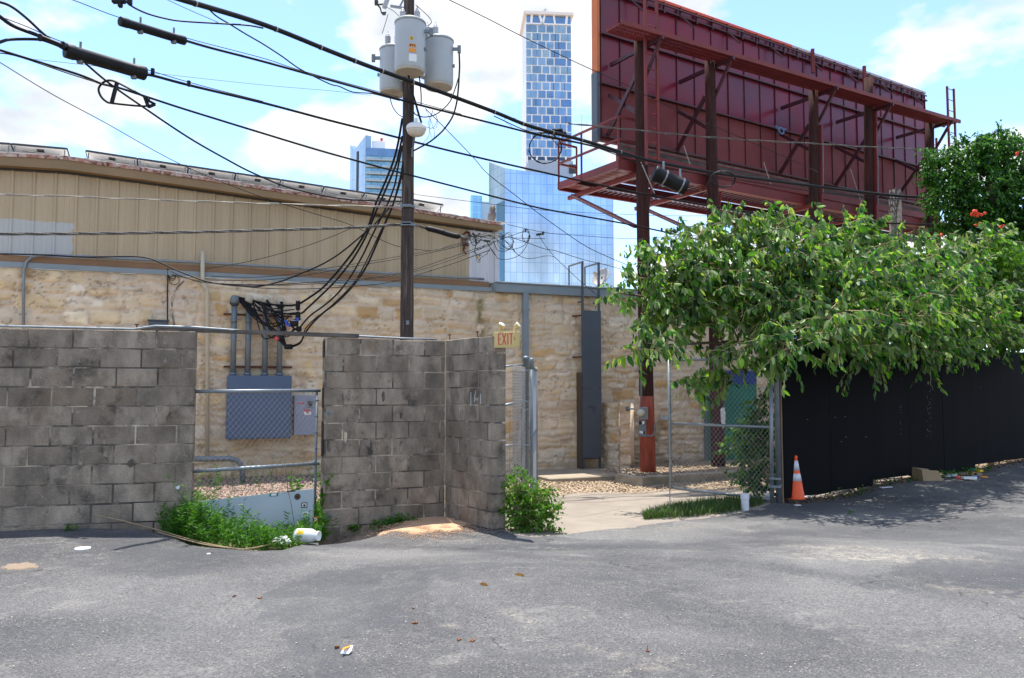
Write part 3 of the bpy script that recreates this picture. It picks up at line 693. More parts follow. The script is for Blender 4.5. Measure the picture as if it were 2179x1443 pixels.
# dried mortar smears standing proud of the joints
b = MB(); rg = np.random.default_rng(8)
def smear(wl, a, z, w_, h_):
    n = 11; p = []
    for i in range(n):
        t = 2*math.pi*i/n; r = rg.uniform(.6,1.1); p.append(wl.P(a+math.cos(t)*w_*r, z+math.sin(t)*h_*r, .0035))
    b.prism(p, wl.Nn*.004)
for (px, py) in [(742,842),(816,845),(884,842),(735,930),(783,945),(853,950),(700,950),(785,995),(853,880)]:
    a, z = RW.at(px, py); smear(RW, a, z, rg.uniform(.02,.045), rg.uniform(.04,.09))
b.build('mortar_smear', mt['mortar'], b2)
b = MB()
for (px, py) in [(225,965),(278,985),(170,990),(35,955)]:
    a, z = LW.at(px, py); smear(LW, a, z, rg.uniform(.02,.04), rg.uniform(.03,.06))
b.build('mortar_smear', mt['mortar'], bw)
# white pasted tag on the return wall
b = MB()
for seg in [[(1002,834),(1002,864)],[(1012,832),(1010,846),(1015,852),(1018,846)],[(1010,862),(1018,862)],[(1022,838),(1023,860)],[(1011,846),(1009,856)]]:
    b.tube([RT.pt(x, y, .004) for x, y in seg], .0035, 4)
b.build('white_tag', mt['white'], b2)
# anchor bolts in the blocks
b = MB()
for (px, py) in [(700.5, 879),(702,1098)]:
    b.lathe(RW.pt(px, py, 0), [(.028,0),(.028,.008),(.012,.009),(.012,.035),(.009,.04)], 12, RW.Nn)
b.build('anchor_bolt', mt['galv_dull'], b2)
b = MB()
for (y0, y1) in [(725,760),(826,868),(898,934),(936,972),(1040,1076)]:
    z0, z1 = RW.at(689,y1)[1], RW.at(689,y0)[1]; b.box(RW.P(a_l-.0005, (z0+z1)/2, -.095), (.006, .10, z1-z0), RW.U, RW.Nn*-1)
b.build('hollow_core_dark', mt['black'], b2)  # black plates put in for the shade inside the hollow blocks
b = MB(); b.lathe(LW.pt(378, 1037, 0), [(.022,0),(.022,.01),(.014,.012),(.013,.004)], 12, LW.Nn); b.build('anchor_bolt', mt['white'], bw)
for (wl, px, par) in [(LW, 290, bw), (RW, 957, b2), (RT, 1016, b2)]:
    p = wl.pt(px, 720, -.1); p.z = ZT-.02; b = MB(); b.tube([p, p+Vector((0,0,.09))], .008, 6); b.box(p+Vector((0,0,.085)), (.035,.035,.012)); b.build('bolt', mt['rust'], par)
# conduit on top of both walls, plank over the gap
b = MB(); pts = []
for (wl, px, dz) in [(LW,-500,.02),(LW,-200,.02),(LW,0,.02),(LW,200,.015),(LW,285,.012),(LW,330,.05),(LW,412,.045)]:
    a = wl.s_(px, 700, -.05); pts.append(wl.P(a, ZT+dz, -.05))
for (px, dz) in [(560,.045),(690,.045),(760,.03),(850,.018),(930,.015)]:
    a = RW.s_(px, 715, -.05); pts.append(RW.P(a, ZT2+dz, -.05))
b.tube(pts, .013, 8); o = b.build('conduit', mt['galv'], None, True); tag(o, 'thin silver conduit lying along the tops of both block walls', 'conduit')
b = MB(); p0 = LW.P(LW.s_(300,700,-.12), ZT+.0, -.12); p1 = RW.P(RW.s_(762,716,-.02), ZT2+.028, -.02)
b.bar(p0+Vector((0,0,.028)), p1+Vector((0,0,.0)), .09, .045); o = b.build('wood_plank', mt['grey_wood']); tag(o, 'weathered grey plank bridging the gap between the two block walls', 'plank')
# ================================================================= CHAIN LINK helpers
def chain_mesh(b, wl, a0, a1, zb, zt, d=0, pitch=.062, r=.0017):
    """two families of slanted wires in the plane; zb/zt are functions of a"""
    H = 6.0
    for sgn in (1, -1):
        c = -H
        while c < (a1-a0)+H:
            # line: z = zmid + sgn*(a-a0-c)*1.15 ; clip numerically
            pts = []
            for i in range(241):
                a = a0+(a1-a0)*i/240; z = sgn*(a-a0-c)*1.18+(0 if sgn > 0 else 0)+zb(a0)
                if zb(a) <= z <= zt(a): pts.append(wl.P(a, z, d+.003*sgn))
            if len(pts) >= 2: b.tube([pts[0], pts[-1]], r, 3, False)
            c += pitch
def collar(b, p, r=.05, h=.03, ax=Vector((0,0,1))): b.lathe(p, [(r,0),(r,h)], 12, ax)
# fence panel in the weedy gap
GA = Wall(LW.P(LW.s_(413,800),0,-.12), RW.P(RW.s_(684,900),0,-.12))
gf = empty('chain_link_fence', GA.P(.6,-.2,0), 'chain link fence panel with two pipe rails in the gap between the block walls', 'fence')
def gz_(px, py): return GA.at(px, py)[1]
zr1, zr2 = gz_(545, 833), gz_(545, 995.5)
L_ = GA.L
for z in (zr1, zr2):
    b = MB(); b.tube([GA.P(-.02, z, 0), GA.P(L_+.0, z+.01, 0)], .021, 10); b.build('rail', mt['galv'], gf, True)
ap = GA.s_(673, 950); b = MB(); b.tube([GA.P(ap, -.3, -.01), GA.P(ap, zr1+.005, -.01)], .015, 8)
for k in range(7): b.lathe(GA.P(ap, zr1-.12-k*.19, -.01), [(.024,0),(.024,.02)], 8)
b.build('end_post', mt['galv_dull'], gf, True)
b = MB(); chain_mesh(b, GA, .0, ap, lambda a: -.05, lambda a: zr1); b.build('mesh', mt['wire'], gf)

# fence stub and folded gate beside the end of the block wall
SF = Wall((.0, 9.75, 0), W(1119, 800, 11.0))
fs = empty('chain_link_fence', SF.P(SF.L, -.25, 0), 'short chain link fence stub from the exit sign wall to a thick capped post', 'fence')
pp = W(1119, 762, 11.0); gzp = g(pp.x, pp.y)
b = MB(); b.lathe((pp.x, pp.y, gzp-.1), [(.041,0),(.041,pp.z-gzp+.08),(.046,pp.z-gzp+.081),(.044,pp.z-gzp+.11),(.02,pp.z-gzp+.13)], 16)
b.build('post', mt['galv_dull'], fs, True)
b = MB()
for py in (790, 856, 873, 948, 1012): b.lathe((pp.x, pp.y, W(1119, py, 11).z), [(.048,0),(.048,.022)], 14)
b.build('band', mt['galv'], fs, True)
rails = [((1080,779),(1113,775)), ((1080,862),(1112,853)), ((1080,948),(1112,946))]
for (p, q) in rails:
    b = MB(); b.tube([W(p[0]-6, p[1]+1, 9.9), W(q[0], q[1], 10.95)], .018 if p[1] == 862 else .012, 8); b.build('rail', mt['galv'], fs, True)
b = MB(); chain_mesh(b, SF, .05, SF.L, lambda a: -.15, lambda a: W(1100,779,10.5).z, r=.0026); b.build('mesh', mt['wire'], fs)
b = MB(); q0 = W(1111, 872, 10.9); b.tube([(q0.x,q0.y,gzp-.05), q0], .014, 8); b.build('tension_bar', mt['dark'], fs, True)
b = MB()
for px in (1085, 1101, 1109):
    b.tube([W(px, 870, 10.2), W(px, 1060, 10.2)], .0022, 4)
for k in range(9): b.tube([W(1081, 887+k*25.5, 10.0), W(1112, 887+k*25.5, 10.8)], .0022, 4)
b.build('welded_wire', mt['dark'], fs)
# opened gate leaf seen edge-on behind the post
LG = Wall(W(1131,800,11.15), W(1141,800,13.2))
lg = empty('chain_link_gate', LG.P(0,-.25,0), 'narrow folded chain link gate leaf seen edge-on behind the thick capped post', 'gate')
zt_ = W(1130, 768, 11.15).z; b = MB()
b.tube([LG.P(0, -.2, 0), LG.P(0, zt_, 0)], .024, 10); b.lathe(LG.P(0,zt_-.12,0), [(.034,0),(.034,.14),(.02,.16)], 12); b.build('hinge_upright', mt['galv_dull'], lg, True)
b = MB(); b.tube([LG.P(LG.L, -.25, 0), LG.P(LG.L, zt_-.03, 0)], .022, 10); b.build('latch_upright', mt['galv_dull'], lg, True)
for z in (zt_-.08, .85, .0):
    b = MB(); b.tube([LG.P(0, z, 0), LG.P(LG.L, z, 0)], .02, 8); b.build('rail', mt['galv_dull'], lg, True)
b = MB(); chain_mesh(b, LG, 0, LG.L, lambda a: 0, lambda a: zt_-.08); b.build('mesh', mt['wire'], lg)

# open gate at right of the driveway
rg_ = empty('chain_link_gate', GT.P(GT.L,-.2,0), 'open square chain link gate leaf standing in front of the green doors', 'gate')
TL, TR = GT.at(1423,767), GT.at(1640,763); ML, MR = GT.at(1424,901), GT.at(1641,909); BLp, BR = GT.at(1428,1038), GT.at(1643,1063)
def fr(name, p, q, r=.022, m='galv', d=0):
    b = MB(); b.tube([GT.P(p[0],p[1],d), GT.P(q[0],q[1],d)], r, 10); return b.build(name, mt[m], rg_, True)
fr('top_rail', TL, (TR[0], TR[1])); fr('middle_rail', ML, MR); fr('bottom_rail', BLp, BR)
fr('latch_upright', (TL[0], TL[1]+.03), (BLp[0], BLp[1]-.02), .026); fr('hinge_upright', (TR[0], TR[1]), (BR[0], BR[1]-.05), .03)
b = MB(); chain_mesh(b, GT, TL[0]+.04, TR[0]-.02, lambda a: BLp[1]+(BR[1]-BLp[1])*(a-BLp[0])/(BR[0]-BLp[0]), lambda a: TL[1]-.01, pitch=.072, r=.0021); b.build('mesh', mt['wire'], rg_)
b = MB(); b.tube([GT.P(TL[0]-.02, 1.2, -.02), GT.P(TL[0]-.02, GT.at(1424,1067)[1]-.02, -.02)], .008, 6); b.build('drop_rod', mt['galv_dull'], rg_)
b = MB(); a, z = GT.at(1422, 890); b.span(GT, a-.10, a+.02, z-.03, z+.02, -.02, .03); b.span(GT, a-.13, a-.08, z, z+.05, -.02, .02); b.build('latch', mt['galv'], rg_)
b = MB()
for py in (1018, 1035):
    a, z = GT.at(1647, py); b.span(GT, a-.06, a+.1, z-.015, z+.015, -.03, .05)
b.build('hinge', mt['galv'], rg_)
b = MB(); rg = np.random.default_rng(4)
for k in range(16):
    t = k/15; a = TL[0]+.05; z = TL[1]-.1-t*(TL[1]-BLp[1]-.2); b.tube([GT.P(a-.045,z,.02), GT.P(a+.02,z+.004,.02)], .004, 4)
    b.tube([GT.P(TR[0]-.06,z,.02), GT.P(TR[0]+.01,z+.004,.02)], .004, 4)
b.build('wire_tie', mt['dark'], rg_)
p = W(1654, 900, 12.05); gp_ = empty('gate_post', (p.x, p.y, -.2), 'round galvanised post carrying the open gate beside the black fence', 'post')
b = MB(); b.lathe((p.x, p.y, -.3), [(.04,0),(.04,2.45),(.045,2.46),(.02,2.5)], 16); b.build('pipe', mt['galv'], gp_, True)
b = MB()
for py in (800, 850, 1035): b.lathe((p.x, p.y, W(1654,py,12.05).z), [(.047,0),(.047,.025)], 14)
b.build('band', mt['galv_dull'], gp_, True)
# black board fence
fb = empty('board_fence', FN.P(4,-.1,0), 'tall flat black painted board fence under the overhanging tree', 'fence')
rg = np.random.default_rng(9); b = MB(); a = 0
while a < 15:
    w_ = 1.22; gzz = g(*FN.P(a+.6,0,0).to_2d())
    b.span(FN, a+.002, a+w_-.002, gzz+.045+rg.uniform(-.01,.02), 2.28+rg.uniform(-.01,.01), -.03, rg.uniform(-.002,.002), bev=.002); a += w_
b.build('boards', mt['fence_black'], fb)
mt['fpost'] = M('fence_post_wood', (.25,.17,.11), .9, col2=(.14,.09,.06), nscale=9, nmix=.8, stretch=(2,2,.3))
b = MB(); b.span(FN, -.035, -.003, -.3, 2.25, -.09, -.01, bev=.004); b.build('post', mt['fpost'], fb)
for k in range(7): b = MB(); b.span(FN, .3+k*2.2, .39+k*2.2, -.3, 2.2, -.13, -.035); b.build('post', mt['fpost'], fb)
b = MB(); rg = np.random.default_rng(6)
for (x0, x1, y0, y1, n) in [(1972,1981,820,930,34),(1914,1917,800,925,10)]:  # dot columns stand for light through holes, put in as pale colour
    for k in range(n):
        a, z = FN.at(rg.uniform(x0,x1), rg.uniform(y0,y1)); b.span(FN, a-.004, a+.004, z-.006, z+.006, .003, .005)
for (px, py) in [(1718,893),(1777,888),(1798,887),(1790,940),(1800,930),(1842,930),(2087,824)]:
    a, z = FN.at(px, py); b.span(FN, a-.012, a+.012, z-.004, z+.004, .003, .005)
b.build('hole_light_flecks', M('hole_light_tone', (.14,.19,.26), .6, col2=(.2,.23,.24), nscale=9, nmix=.6), fb)
# green doors behind the gate
gd = empty('green_doors', SW.P(SW.s_(1540),-.4,.12), 'dark green painted double doors with a blue header behind the gate', 'doors')
a0, a1 = SW.s_(1504,900,.12), SW.s_(1612,900,.12); zt_ = SW.at(1540,818,.12)[1]
b = MB(); b.span(SW, a0, (a0+a1)/2-.006, -.32, zt_, .06, .11, bev=.004)
for k in range(8): b.span(SW, a0+.04+k*.09, a0+.055+k*.09, -.3, zt_-.02, .11, .115)
b.build('door', mt['green_gate'], gd)
b = MB(); b.span(SW, (a0+a1)/2+.006, a1, -.32, zt_, .06, .11, bev=.004); b.build('door', mt['green_gate'], gd)
b = MB(); b.span(SW, a0, a1, zt_+.004, zt_+.35, .05, .12); b.build('header', mt['blue_paint'], gd)
b = MB(); b.span(SW, a0-.03, a0-.003, -.32, zt_+.35, .04, .13); b.build('frame', mt['galv_dull'], gd)

# ================================================================= things on the stone wall
# service cabinet
cb = empty('electrical_cabinet', SW.P(SW.s_(550), 0, .15), 'large square blue-grey electrical cabinet fed by four conduits', 'electrical cabinet')
a0, a1 = SW.s_(483,860,.3), SW.s_(620,860,.3); z0, z1 = SW.at(550,934,.3)[1], SW.at(550,799,.3)[1]; zm = SW.at(550,831,.3)[1]
MB().span(SW, a0, a1, z0, zm-.004, .03, .30, bev=.006).build('body', mt['cabinet'], cb)
MB().span(SW, a0, a1, zm+.004, z1, .03, .298, bev=.006).build('top_section', mt['cabinet'], cb)
b = MB(); b.span(SW, a0+.03, a1-.03, z0+.03, zm-.03, .301, .308, bev=.002); b.build('door', mt['cabinet'], cb)
for (ua, uz) in [(.5,.06),(.5,.94),(.03,.5),(.97,.5)]:
    b = MB(); p = SW.P(a0+(a1-a0)*ua, z0+(zm-z0)*uz, .312); b.box(p, (.05 if ua==.5 else .025,.012,.025 if ua==.5 else .07), SW.U, SW.Nn*-1, bev=.003); b.build('latch', mt['galv_dull'], cb)
mb_ = empty('meter_panel', SW.P(SW.s_(648), 0, .1), 'pale grey-blue meter panel with stickers to the right of the big cabinet', 'meter panel')
a2, a3 = SW.s_(626,880,.2), SW.s_(672,880,.2); z0, z1 = SW.at(650,926,.2)[1], SW.at(650,842,.2)[1]
MB().span(SW, a2, a3, z0, z1, .03, .20, bev=.006).build('body', mt['meterbox'], mb_)
MB().span(SW, a2+.03, a2+.22, z0+.4, z1-.05, .201, .206, bev=.002).build('cover_plate', mt['meterbox'], mb_)
c = SW.pt(660, 859, .2); b = MB(); b.box(c+SW.Nn*.01, (.13,.02,.16), SW.U, SW.Nn*-1, bev=.008); mw = b.build('meter_window', mt['galv'], mb_); b = MB(); b.box(c+SW.Nn*.024, (.07,.01,.10), SW.U, SW.Nn*-1, bev=.003); b.build('glass', mt['dark'], mw)
b = MB()
for (x0,x1,y0,y1) in [(634,648,857,859.5),(646,651,870,873),(648,660,872,875),(652,657,876,880)]:
    p0, p1 = SW.at(x0,y1,.208), SW.at(x1,y0,.208); b.span(SW, p0[0], p1[0], p0[1], p1[1], .207, .209)
b.build('red_sticker', mt['red_letter'], mb_)
b = MB(); p0, p1 = SW.at(647,883,.208), SW.at(662,876,.208); b.span(SW, p0[0], p1[0], p0[1], p1[1], .2065, .2085); b.build('white_sticker', mt['white'], mb_)
# four service masts
zc = SW.at(550,799,.15)[1]
mast_lab = ['leftmost of the four service masts, with a dark grey weatherhead', 'second service mast from the left with a tan weatherhead', 'third service mast from the left with a tan weatherhead', 'rightmost of the four service masts, tan weatherhead by the cable splice']
for i, (px, hy) in enumerate([(499,640),(530,640),(566,641),(597,645)]):
    a, zh = SW.at(px, hy, .16); m_ = empty('service_mast', SW.P(a, zc, .16), mast_lab[i], 'conduit', 'service masts above the cabinet')
    b = MB(); b.lathe(SW.P(a, zc+.0, .16), [(.055,0),(.055,zh-zc-.02)], 16)
    b.lathe(SW.P(a, zc+.001, .16), [(.072,0),(.072,.05)], 16); b.lathe(SW.P(a, (zc+zh)/2+.3, .16), [(.062,0),(.062,.09)], 16)
    b.build('pipe', mt['galv_dull'], m_, True)
    ax = (Vector((0,0,1))+SW.Nn*.35).normalized(); p = SW.P(a, zh-.03, .17)
    b = MB(); b.lathe(p, [(.06,-.03),(.085,0),(.088,.04),(.078,.09),(.05,.13),(.02,.14)], 16, ax); b.build('weatherhead', mt['galv_dull'] if i == 0 else mt['pvc'], m_, True)
    b = MB(); b.lathe(p, [(.065,-.065),(.088,-.035),(.088,-.002)], 16, ax); b.build('hood_opening', mt['dark'], m_, True)
b = MB()
for y in (668, 780):
    p0, z = SW.at(476, y, .1); p1, _ = SW.at(622, y, .1); b.span(SW, p0, p1, z-.02, z+.02, .03, .075)
o = b.build('strut_rails', mt['rust']); tag(o, 'two rusty strut rails clamping the four service masts to the stone wall', 'brackets')
def pipe_on(name, label, cat, pts, r, m, d=.07, n=8, bands=None, mr=1.5):
    b = MB(); P = [SW.pt(x, y, d) for x, y in pts]; b.tube(P, r, n)
    root = b.build(name, mt[m], None, True); tag(root, label, cat)
    return root
pipe_on('conduit', 'pale galvanised conduit rising at far left then running along the foot of the tan siding', 'conduit', [(50,760),(50,600),(51,575),(56,557),(66,548),(82,544),(120,543),(300,552),(560,566),(760,578),(1000,592),(1030,594)], .026, 'galv', .09)
pipe_on('drain_pipe', 'cream plastic pipe with an offset bend beside the service masts', 'pipe', [(431,535),(431,600),(434,608),(440,616),(441,640),(441,980)], .040, 'pvc', .12, 10)
pipe_on('gas_pipe', 'grey steel pipe bending down into the gravel behind the gap fence', 'pipe', [(380,977),(490,976),(503,979),(512,988),(516,1000),(517,1035)], .05, 'galv_dull', 1.2, 10)
pipe_on('cable', 'black cable hanging straight down the stone wall at left', 'cable', [(357,572),(357,600),(356,640),(357,700)], .012, 'cable', .05)
pipe_on('cable', 'old pinkish curved cable painted over on the stone wall', 'cable', [(392,598),(380,608),(371,622),(366,645),(367,670),(371,692)], .016, 'mortar', .03)
b = MB()
for k, (cx, cy, r) in enumerate([(366,585,.07),(371,596,.09),(366,590,.06)]):
    c = SW.pt(cx, cy, .05); b.tube([c+SW.U*math.cos(t)*r+Vector((0,0,1))*math.sin(t)*r for t in np.linspace(0, 6.28, 18)], .006, 5)
o = b.build('cable_coil', mt['cable'], None, True); tag(o, 'small loops of black cable hung under the brown trim at left', 'cable coil')
b = MB(); a, z = SW.at(337, 688, .1); b.span(SW, a-.17, a+.17, z-.12, z+.04, .02, .2, bev=.01); b.span(SW, a-.19, a+.19, z+.042, z+.06, .01, .22); o = b.build('junction_box', mt['ladder']); tag(o, 'small slate grey junction box peeking over the left block wall', 'box')
b = MB(); b.lathe(SW.pt(15,682,0), [(.06,.0),(.06,.05),(.05,.055)], 16, SW.Nn); o = b.build('vent_cap', mt['pvc'], None, True); tag(o, 'small round cream vent cap at far left of the stone wall', 'vent')
# ladder with locked cover
ld = empty('roof_ladder', SW.P(SW.s_(1257,900,.25), -.34, .25), 'slate grey fixed roof ladder with a tall locking cover plate', 'ladder')
aL, aR = SW.s_(1240.5,800,.27), SW.s_(1275.5,800,.27)
zt_ = SW.at(1240,556,.27)[1]; zb_ = SW.at(1250,1004,.27)[1]
for a in (aL, aR):
    b = MB(); b.span(SW, a-.022, a+.022, zb_, zt_, .24, .29); b.bar(SW.P(a, zt_-.02, .26), SW.P(a, zt_-.02, -.42), .035, .035); b.bar(SW.P(a, zt_-.02, -.42), SW.P(a, zt_-.95, -.42), .035, .035); b.bar(SW.P(a, zt_-.95, -.42), SW.P(a, zt_-.95, .24), .03, .03)
    b.box(SW.P(a, zb_+.01, .26), (.10,.12,.02), SW.U, SW.Nn*-1); b.build('rail', mt['ladder'], ld)
b = MB(); z = zb_+.3
while z < zt_-1.0: b.tube([SW.P(aL, z, .262), SW.P(aR, z, .262)], .014, 6); z += .305
b.build('rungs', mt['ladder'], ld)
zp0, zp1 = SW.at(1257,974,.3)[1], SW.at(1257,661,.3)[1]
b = MB(); zsp = SW.at(1257,826,.3)[1]; b.span(SW, aL-.03, aR+.03, zp0, zsp-.004, .293, .312, bev=.003); b.span(SW, aL-.03, aR+.03, zsp+.004, zp1, .293, .312, bev=.003)
b.build('cover_plate', mt['ladder'], ld)
b = MB(); zs1 = SW.at(1233,793,.15)[1]; b.span(SW, aL-.05, aL-.03, zb_+.02, zs1, .04, .29); b.build('side_plate', mt['ladder_side_shade'], ld)
b = MB()
for y in (672, 760): z = SW.at(1235,y,.15)[1]; b.bar(SW.P(aL-.09, z, .02), SW.P(aL-.02, z, .25), .02, .04); b.bar(SW.P(aL-.15,z,.03), SW.P(aL-.02,z,.03), .02,.04)
b.build('wall_bracket', mt['rust'], ld)
b = MB()
for seg in [[(1250,866),(1254,863),(1251,870)],[(1256,870),(1256,863),(1260,866),(1257,868)],[(1262,862),(1262,877)],[(1263,868),(1267,864),(1264,872),(1268,878)]]:
    b.tube([SW.pt(x, y, .314) for x, y in seg], .004, 4)
b.build('scribble', mt['black'], ld)
# satellite dish on the low roof
dd = SW.pt(1281, 592, -.35); dn = (Vector((-.62,-.62,.42))).normalized()
ds = empty('satellite_dish', dd-Vector((0,0,.4)), 'grey satellite dish on the roof edge behind the ladder rails', 'satellite dish')
b = MB(); b.lathe(dd, [(.02,.0),(.12,.012),(.20,.035),(.25,.06),(.255,.062),(.245,.068),(.2,.045),(.12,.02),(.02,.008)], 28, dn); b.build('reflector', mt['dish'], ds, True)
b = MB(); b.tube([dd-dn*.02, dd-dn*.08-Vector((0,0,.2)), dd-dn*.08-Vector((0,0,.42))], .022, 8); b.box(dd-dn*.06, (.12,.12,.12)); b.build('mast', mt['galv_dull'], ds)
tip = dd+dn*.32-Vector((0,0,.05)); b = MB(); b.tube([dd-Vector((0,0,.22)), tip-Vector((0,0,.05))], .012, 6); b.box(tip, (.08,.08,.07), bev=.01); b.lathe(tip, [(.02,0),(.035,.06)], 10, -dn); b.build('feed_arm', mt['pvc'], ds)
# owl decoy on the roof corner
oc = SW.pt(1045, 463, -.15); oc.z = roofz(rx2)+.04; ow = empty('owl_decoy', oc, 'dark grey plastic owl decoy on the white roof corner', 'owl decoy')
b = MB(); b.lathe(oc, [(.06,0),(.085,.04),(.10,.14),(.095,.22),(.07,.27),(.068,.30),(.078,.34),(.06,.385),(.02,.40)], 14, (Vector((0,0,1))+SW.U*.12).normalized())
b.build('body', mt['owl'], ow, True)
b = MB()
for s in (-1,1): c = oc+SW.U*(.045+.04*s)+Vector((0,0,.37)); b.lathe(c, [(.022,0),(.012,.03),(.001,.06)], 6)
b.build('ear_tufts', mt['owl'], ow)
b = MB()
for s in (-1,1): b.lathe(oc+SW.U*(.04+.03*s)+Vector((0,0,.335))+SW.Nn*.066, [(.016,0),(.014,.006)], 8, SW.Nn)
b.build('eyes', mt['pvc'], ow)
# solar panels
joints = [-84,23,143]; segs = [(-84,22),(26,142),(184,291),(294,399),(402,500),(503,596),(599,688),(691,774),(777,856),(858,942)]
sl = ['at the far left end of the roof, cut by the frame', 'just left of the gap in the row near the roof peak', 'first right of the gap, nearest the roof peak', 'second right of the gap', 'third right of the gap', 'fourth right of the gap', 'fifth right of the gap, over the middle of the siding', 'sixth right of the gap, left of the utility pole', 'second from the right end, behind the utility pole', 'last at the right end of the row']
for i, (x0, x1) in enumerate(segs):
    ys = lambda x: np.interp(x, [-90,0,26,142,184,292,397,502,600,690,775,852,942], [297,303.8,305.5,315.5,320,336.5,352,367.6,382,396,409.5,419.5,435])
    a0 = SW.s_(x0, ys(x0), -.1); a1 = SW.s_(x1, ys(x1), -.1); zA = SW.at(x0, ys(x0), -.1)[1]; zB = SW.at(x1, ys(x1), -.1)[1]
    am = (a0+a1)/2; zr = roofz(am)+.05
    P = [SW.P(a0, zA, -.10), SW.P(a1, zB, -.10), SW.P(a1, zB-.20, -1.65), SW.P(a0, zA-.20, -1.65)]
    r_ = empty('solar_panel', (P[0]+P[1])/2-Vector((0,0,.2)), 'tilted solar panel '+sl[i], 'solar panel', 'solar panels along the metal roof')
    u_ = (P[1]-P[0]).normalized(); v_ = (P[3]-P[0]).normalized(); n_ = u_.cross(v_).normalized()
    if n_.z < 0: n_ = -n_
    b = MB(); b.prism([q-n_*.028 for q in P], -n_*.006); b.build('backsheet', mt['backsheet'], r_)
    b = MB(); b.prism([q-n_*.005 for q in P], -n_*.02); b.build('glass', mt['dark'], r_)
    b = MB(); L0 = [P[0],P[1],P[2],P[3],P[0]]
    for k in range(4): b.bar(L0[k]-n_*.014, L0[k+1]-n_*.014, .035, .036, n_)
    b.build('frame', mt['dark'], r_)
    b = MB(); b.box((P[0]+P[1])/2+v_*.12-n_*.045, (.11,.09,.03), u_, v_, n_); c0 = (P[0]+P[1])/2+v_*.12-n_*.05
    b.tube([c0, c0+u_*.12-n_*.06, c0+u_*.3-n_*.04], .004, 4); b.tube([c0, c0-u_*.14-n_*.05, c0-u_*.3-n_*.03], .004, 4); b.build('junction_box', mt['dark'], r_)
    b = MB()
    for t in (.04, .96): q = P[0].lerp(P[1], t); b.bar(q-n_*.03+v_*.03, Vector((q.x, q.y, roofz(am)-.0))+v_*.06, .02, .02)
    b.build('support', mt['galv_dull'], r_)
# ================================================================= UTILITY POLE
PY = 13.5
pb = W(866, 720, PY); pb = Vector((pb.x, pb.y, 0)); ptop = W(871, -60, PY)
gp0 = Vector((pb.x, pb.y, g(pb.x, pb.y)-.1))
up = empty('utility_pole', gp0, 'tall weathered wooden utility pole behind the block wall, carrying three transformers', 'utility pole')
def polept(z): t = (z-0)/(ptop.z-0); return Vector((pb.x+(ptop.x-pb.x)*t, PY, z))
b = MB(); zz = np.linspace(gp0.z, ptop.z+1.2, 26); b.tube([polept(z) for z in zz], [.125-.0042*z+.0015*math.sin(z*7) for z in zz], 18); b.build('shaft', mt['wood_pole'], up, True)
b = MB()
for py in (441, 478, 480): z = W(866,py,PY).z; b.lathe(polept(z), [(.125,-.02),(.128,.02)], 16); b.box(polept(z)+Vector((0,-.13,0)), (.16,.03,.05), bev=.005)
z = W(866,688,PY).z; b.box(polept(z)+Vector((.03,-.13,0)), (.05,.02,.07))
b.build('bracket', mt['galv_dull'], up)
b = MB(); q0, q1 = W(831,13,PY), W(862,18,PY); b.bar(q0, q1, .05, .03); b.bar(W(850,16,PY), W(858,0,PY), .04, .02); b.build('crossarm_bracket', mt['galv'], up)
b = MB(); c0 = W(818, 8, PY); b.box(c0+Vector((.03,0,.02)), (.07,.07,.22), (Vector((1,0,-.35))).normalized(), Vector((0,1,0)), Vector((.35,0,1)).normalized(), bev=.01)
b.build('fuse_cutout', mt['porcelain'], up)
b = MB(); b.tube([W(799,-4,PY), W(803,10,PY), W(809,17,PY), W(812,28,PY), W(822,26,PY)], .014, 6); b.tube([W(803,10,PY), W(822,8,PY)], .016, 6); b.box(W(801,6,PY), (.06,.05,.08)); b.box(W(817,29,PY), (.06,.05,.04)); b.build('fuse_holder', mt['dark'], up)
def transformer(cx, ytop, ybot, wpx, Y, lab, stickers=False, side=1, bush=((.5,1),)):
    pt = W(cx, ytop, Y); pbm = W(cx, ybot, Y); r = wpx/2/F*(Y*1.04); H = pt.z-pbm.z
    base = Vector((pt.x, Y, pbm.z)); t = empty('transformer', base, lab, 'transformer', 'pole transformers')
    b = MB(); b.lathe(base, [(r*.93,.02),(r*.97,.035),(r,.06),(r,H*.5),(r,H-.07),(r*.99,H-.03)], 32); b.build('tank', mt['can'], t, True)
    b = MB(); b.lathe(base, [(r*.90,.0),(r*.93,.0),(r*.955,.03)], 32); b.box(base, (.04,.04,.03)); b.build('base', mt['can_base'], t)
    b = MB(); b.lathe(base+Vector((0,0,H-.035)), [(r*1.04,0),(r*1.05,.02),(r*1.0,.04),(r*.7,.065),(r*.2,.075)], 32); b.build('lid', mt['can'], t, True)
    for (fx, k) in bush:
        p = base+Vector((fx*r, -.1*k, H+.02)); b = MB(); pr = [(.035,0)]
        for i in range(5): pr += [(.055,.015+i*.035),(.035,.03+i*.035)]
        pr += [(.03,.2),(.02,.22)]; b.lathe(p, pr, 12); b.tube([p+Vector((0,0,.2)), p+Vector((0,0,.27))], .01, 6); b.build('bushing', mt['porcelain'], t, True)
    b = MB(); lx = base+Vector((side*r*.98, -.05, H-.18)); b.box(lx+Vector((side*.04,0,0)), (.1,.04,.05)); b.box(lx+Vector((side*.11,0,0)), (.06,.05,.14), bev=.006); b.box(lx+Vector((side*.02,0,-.3)), (.03,.04,.05)); b.build('terminal', mt['galv_dull'], t)
    return t, base, r, H
t2, _, _, _ = transformer(837, 105, 200, 56, 13.62, 'leftmost of the three pole transformers, partly hidden behind the front one', side=-1, bush=((-.35,1),(.35,1)))
t3, _, _, _ = transformer(934, 86, 187, 61, 13.55, 'rightmost of the three pole transformers, with a terminal on its right side', side=1, bush=((-.2,1),(-.75,1)))
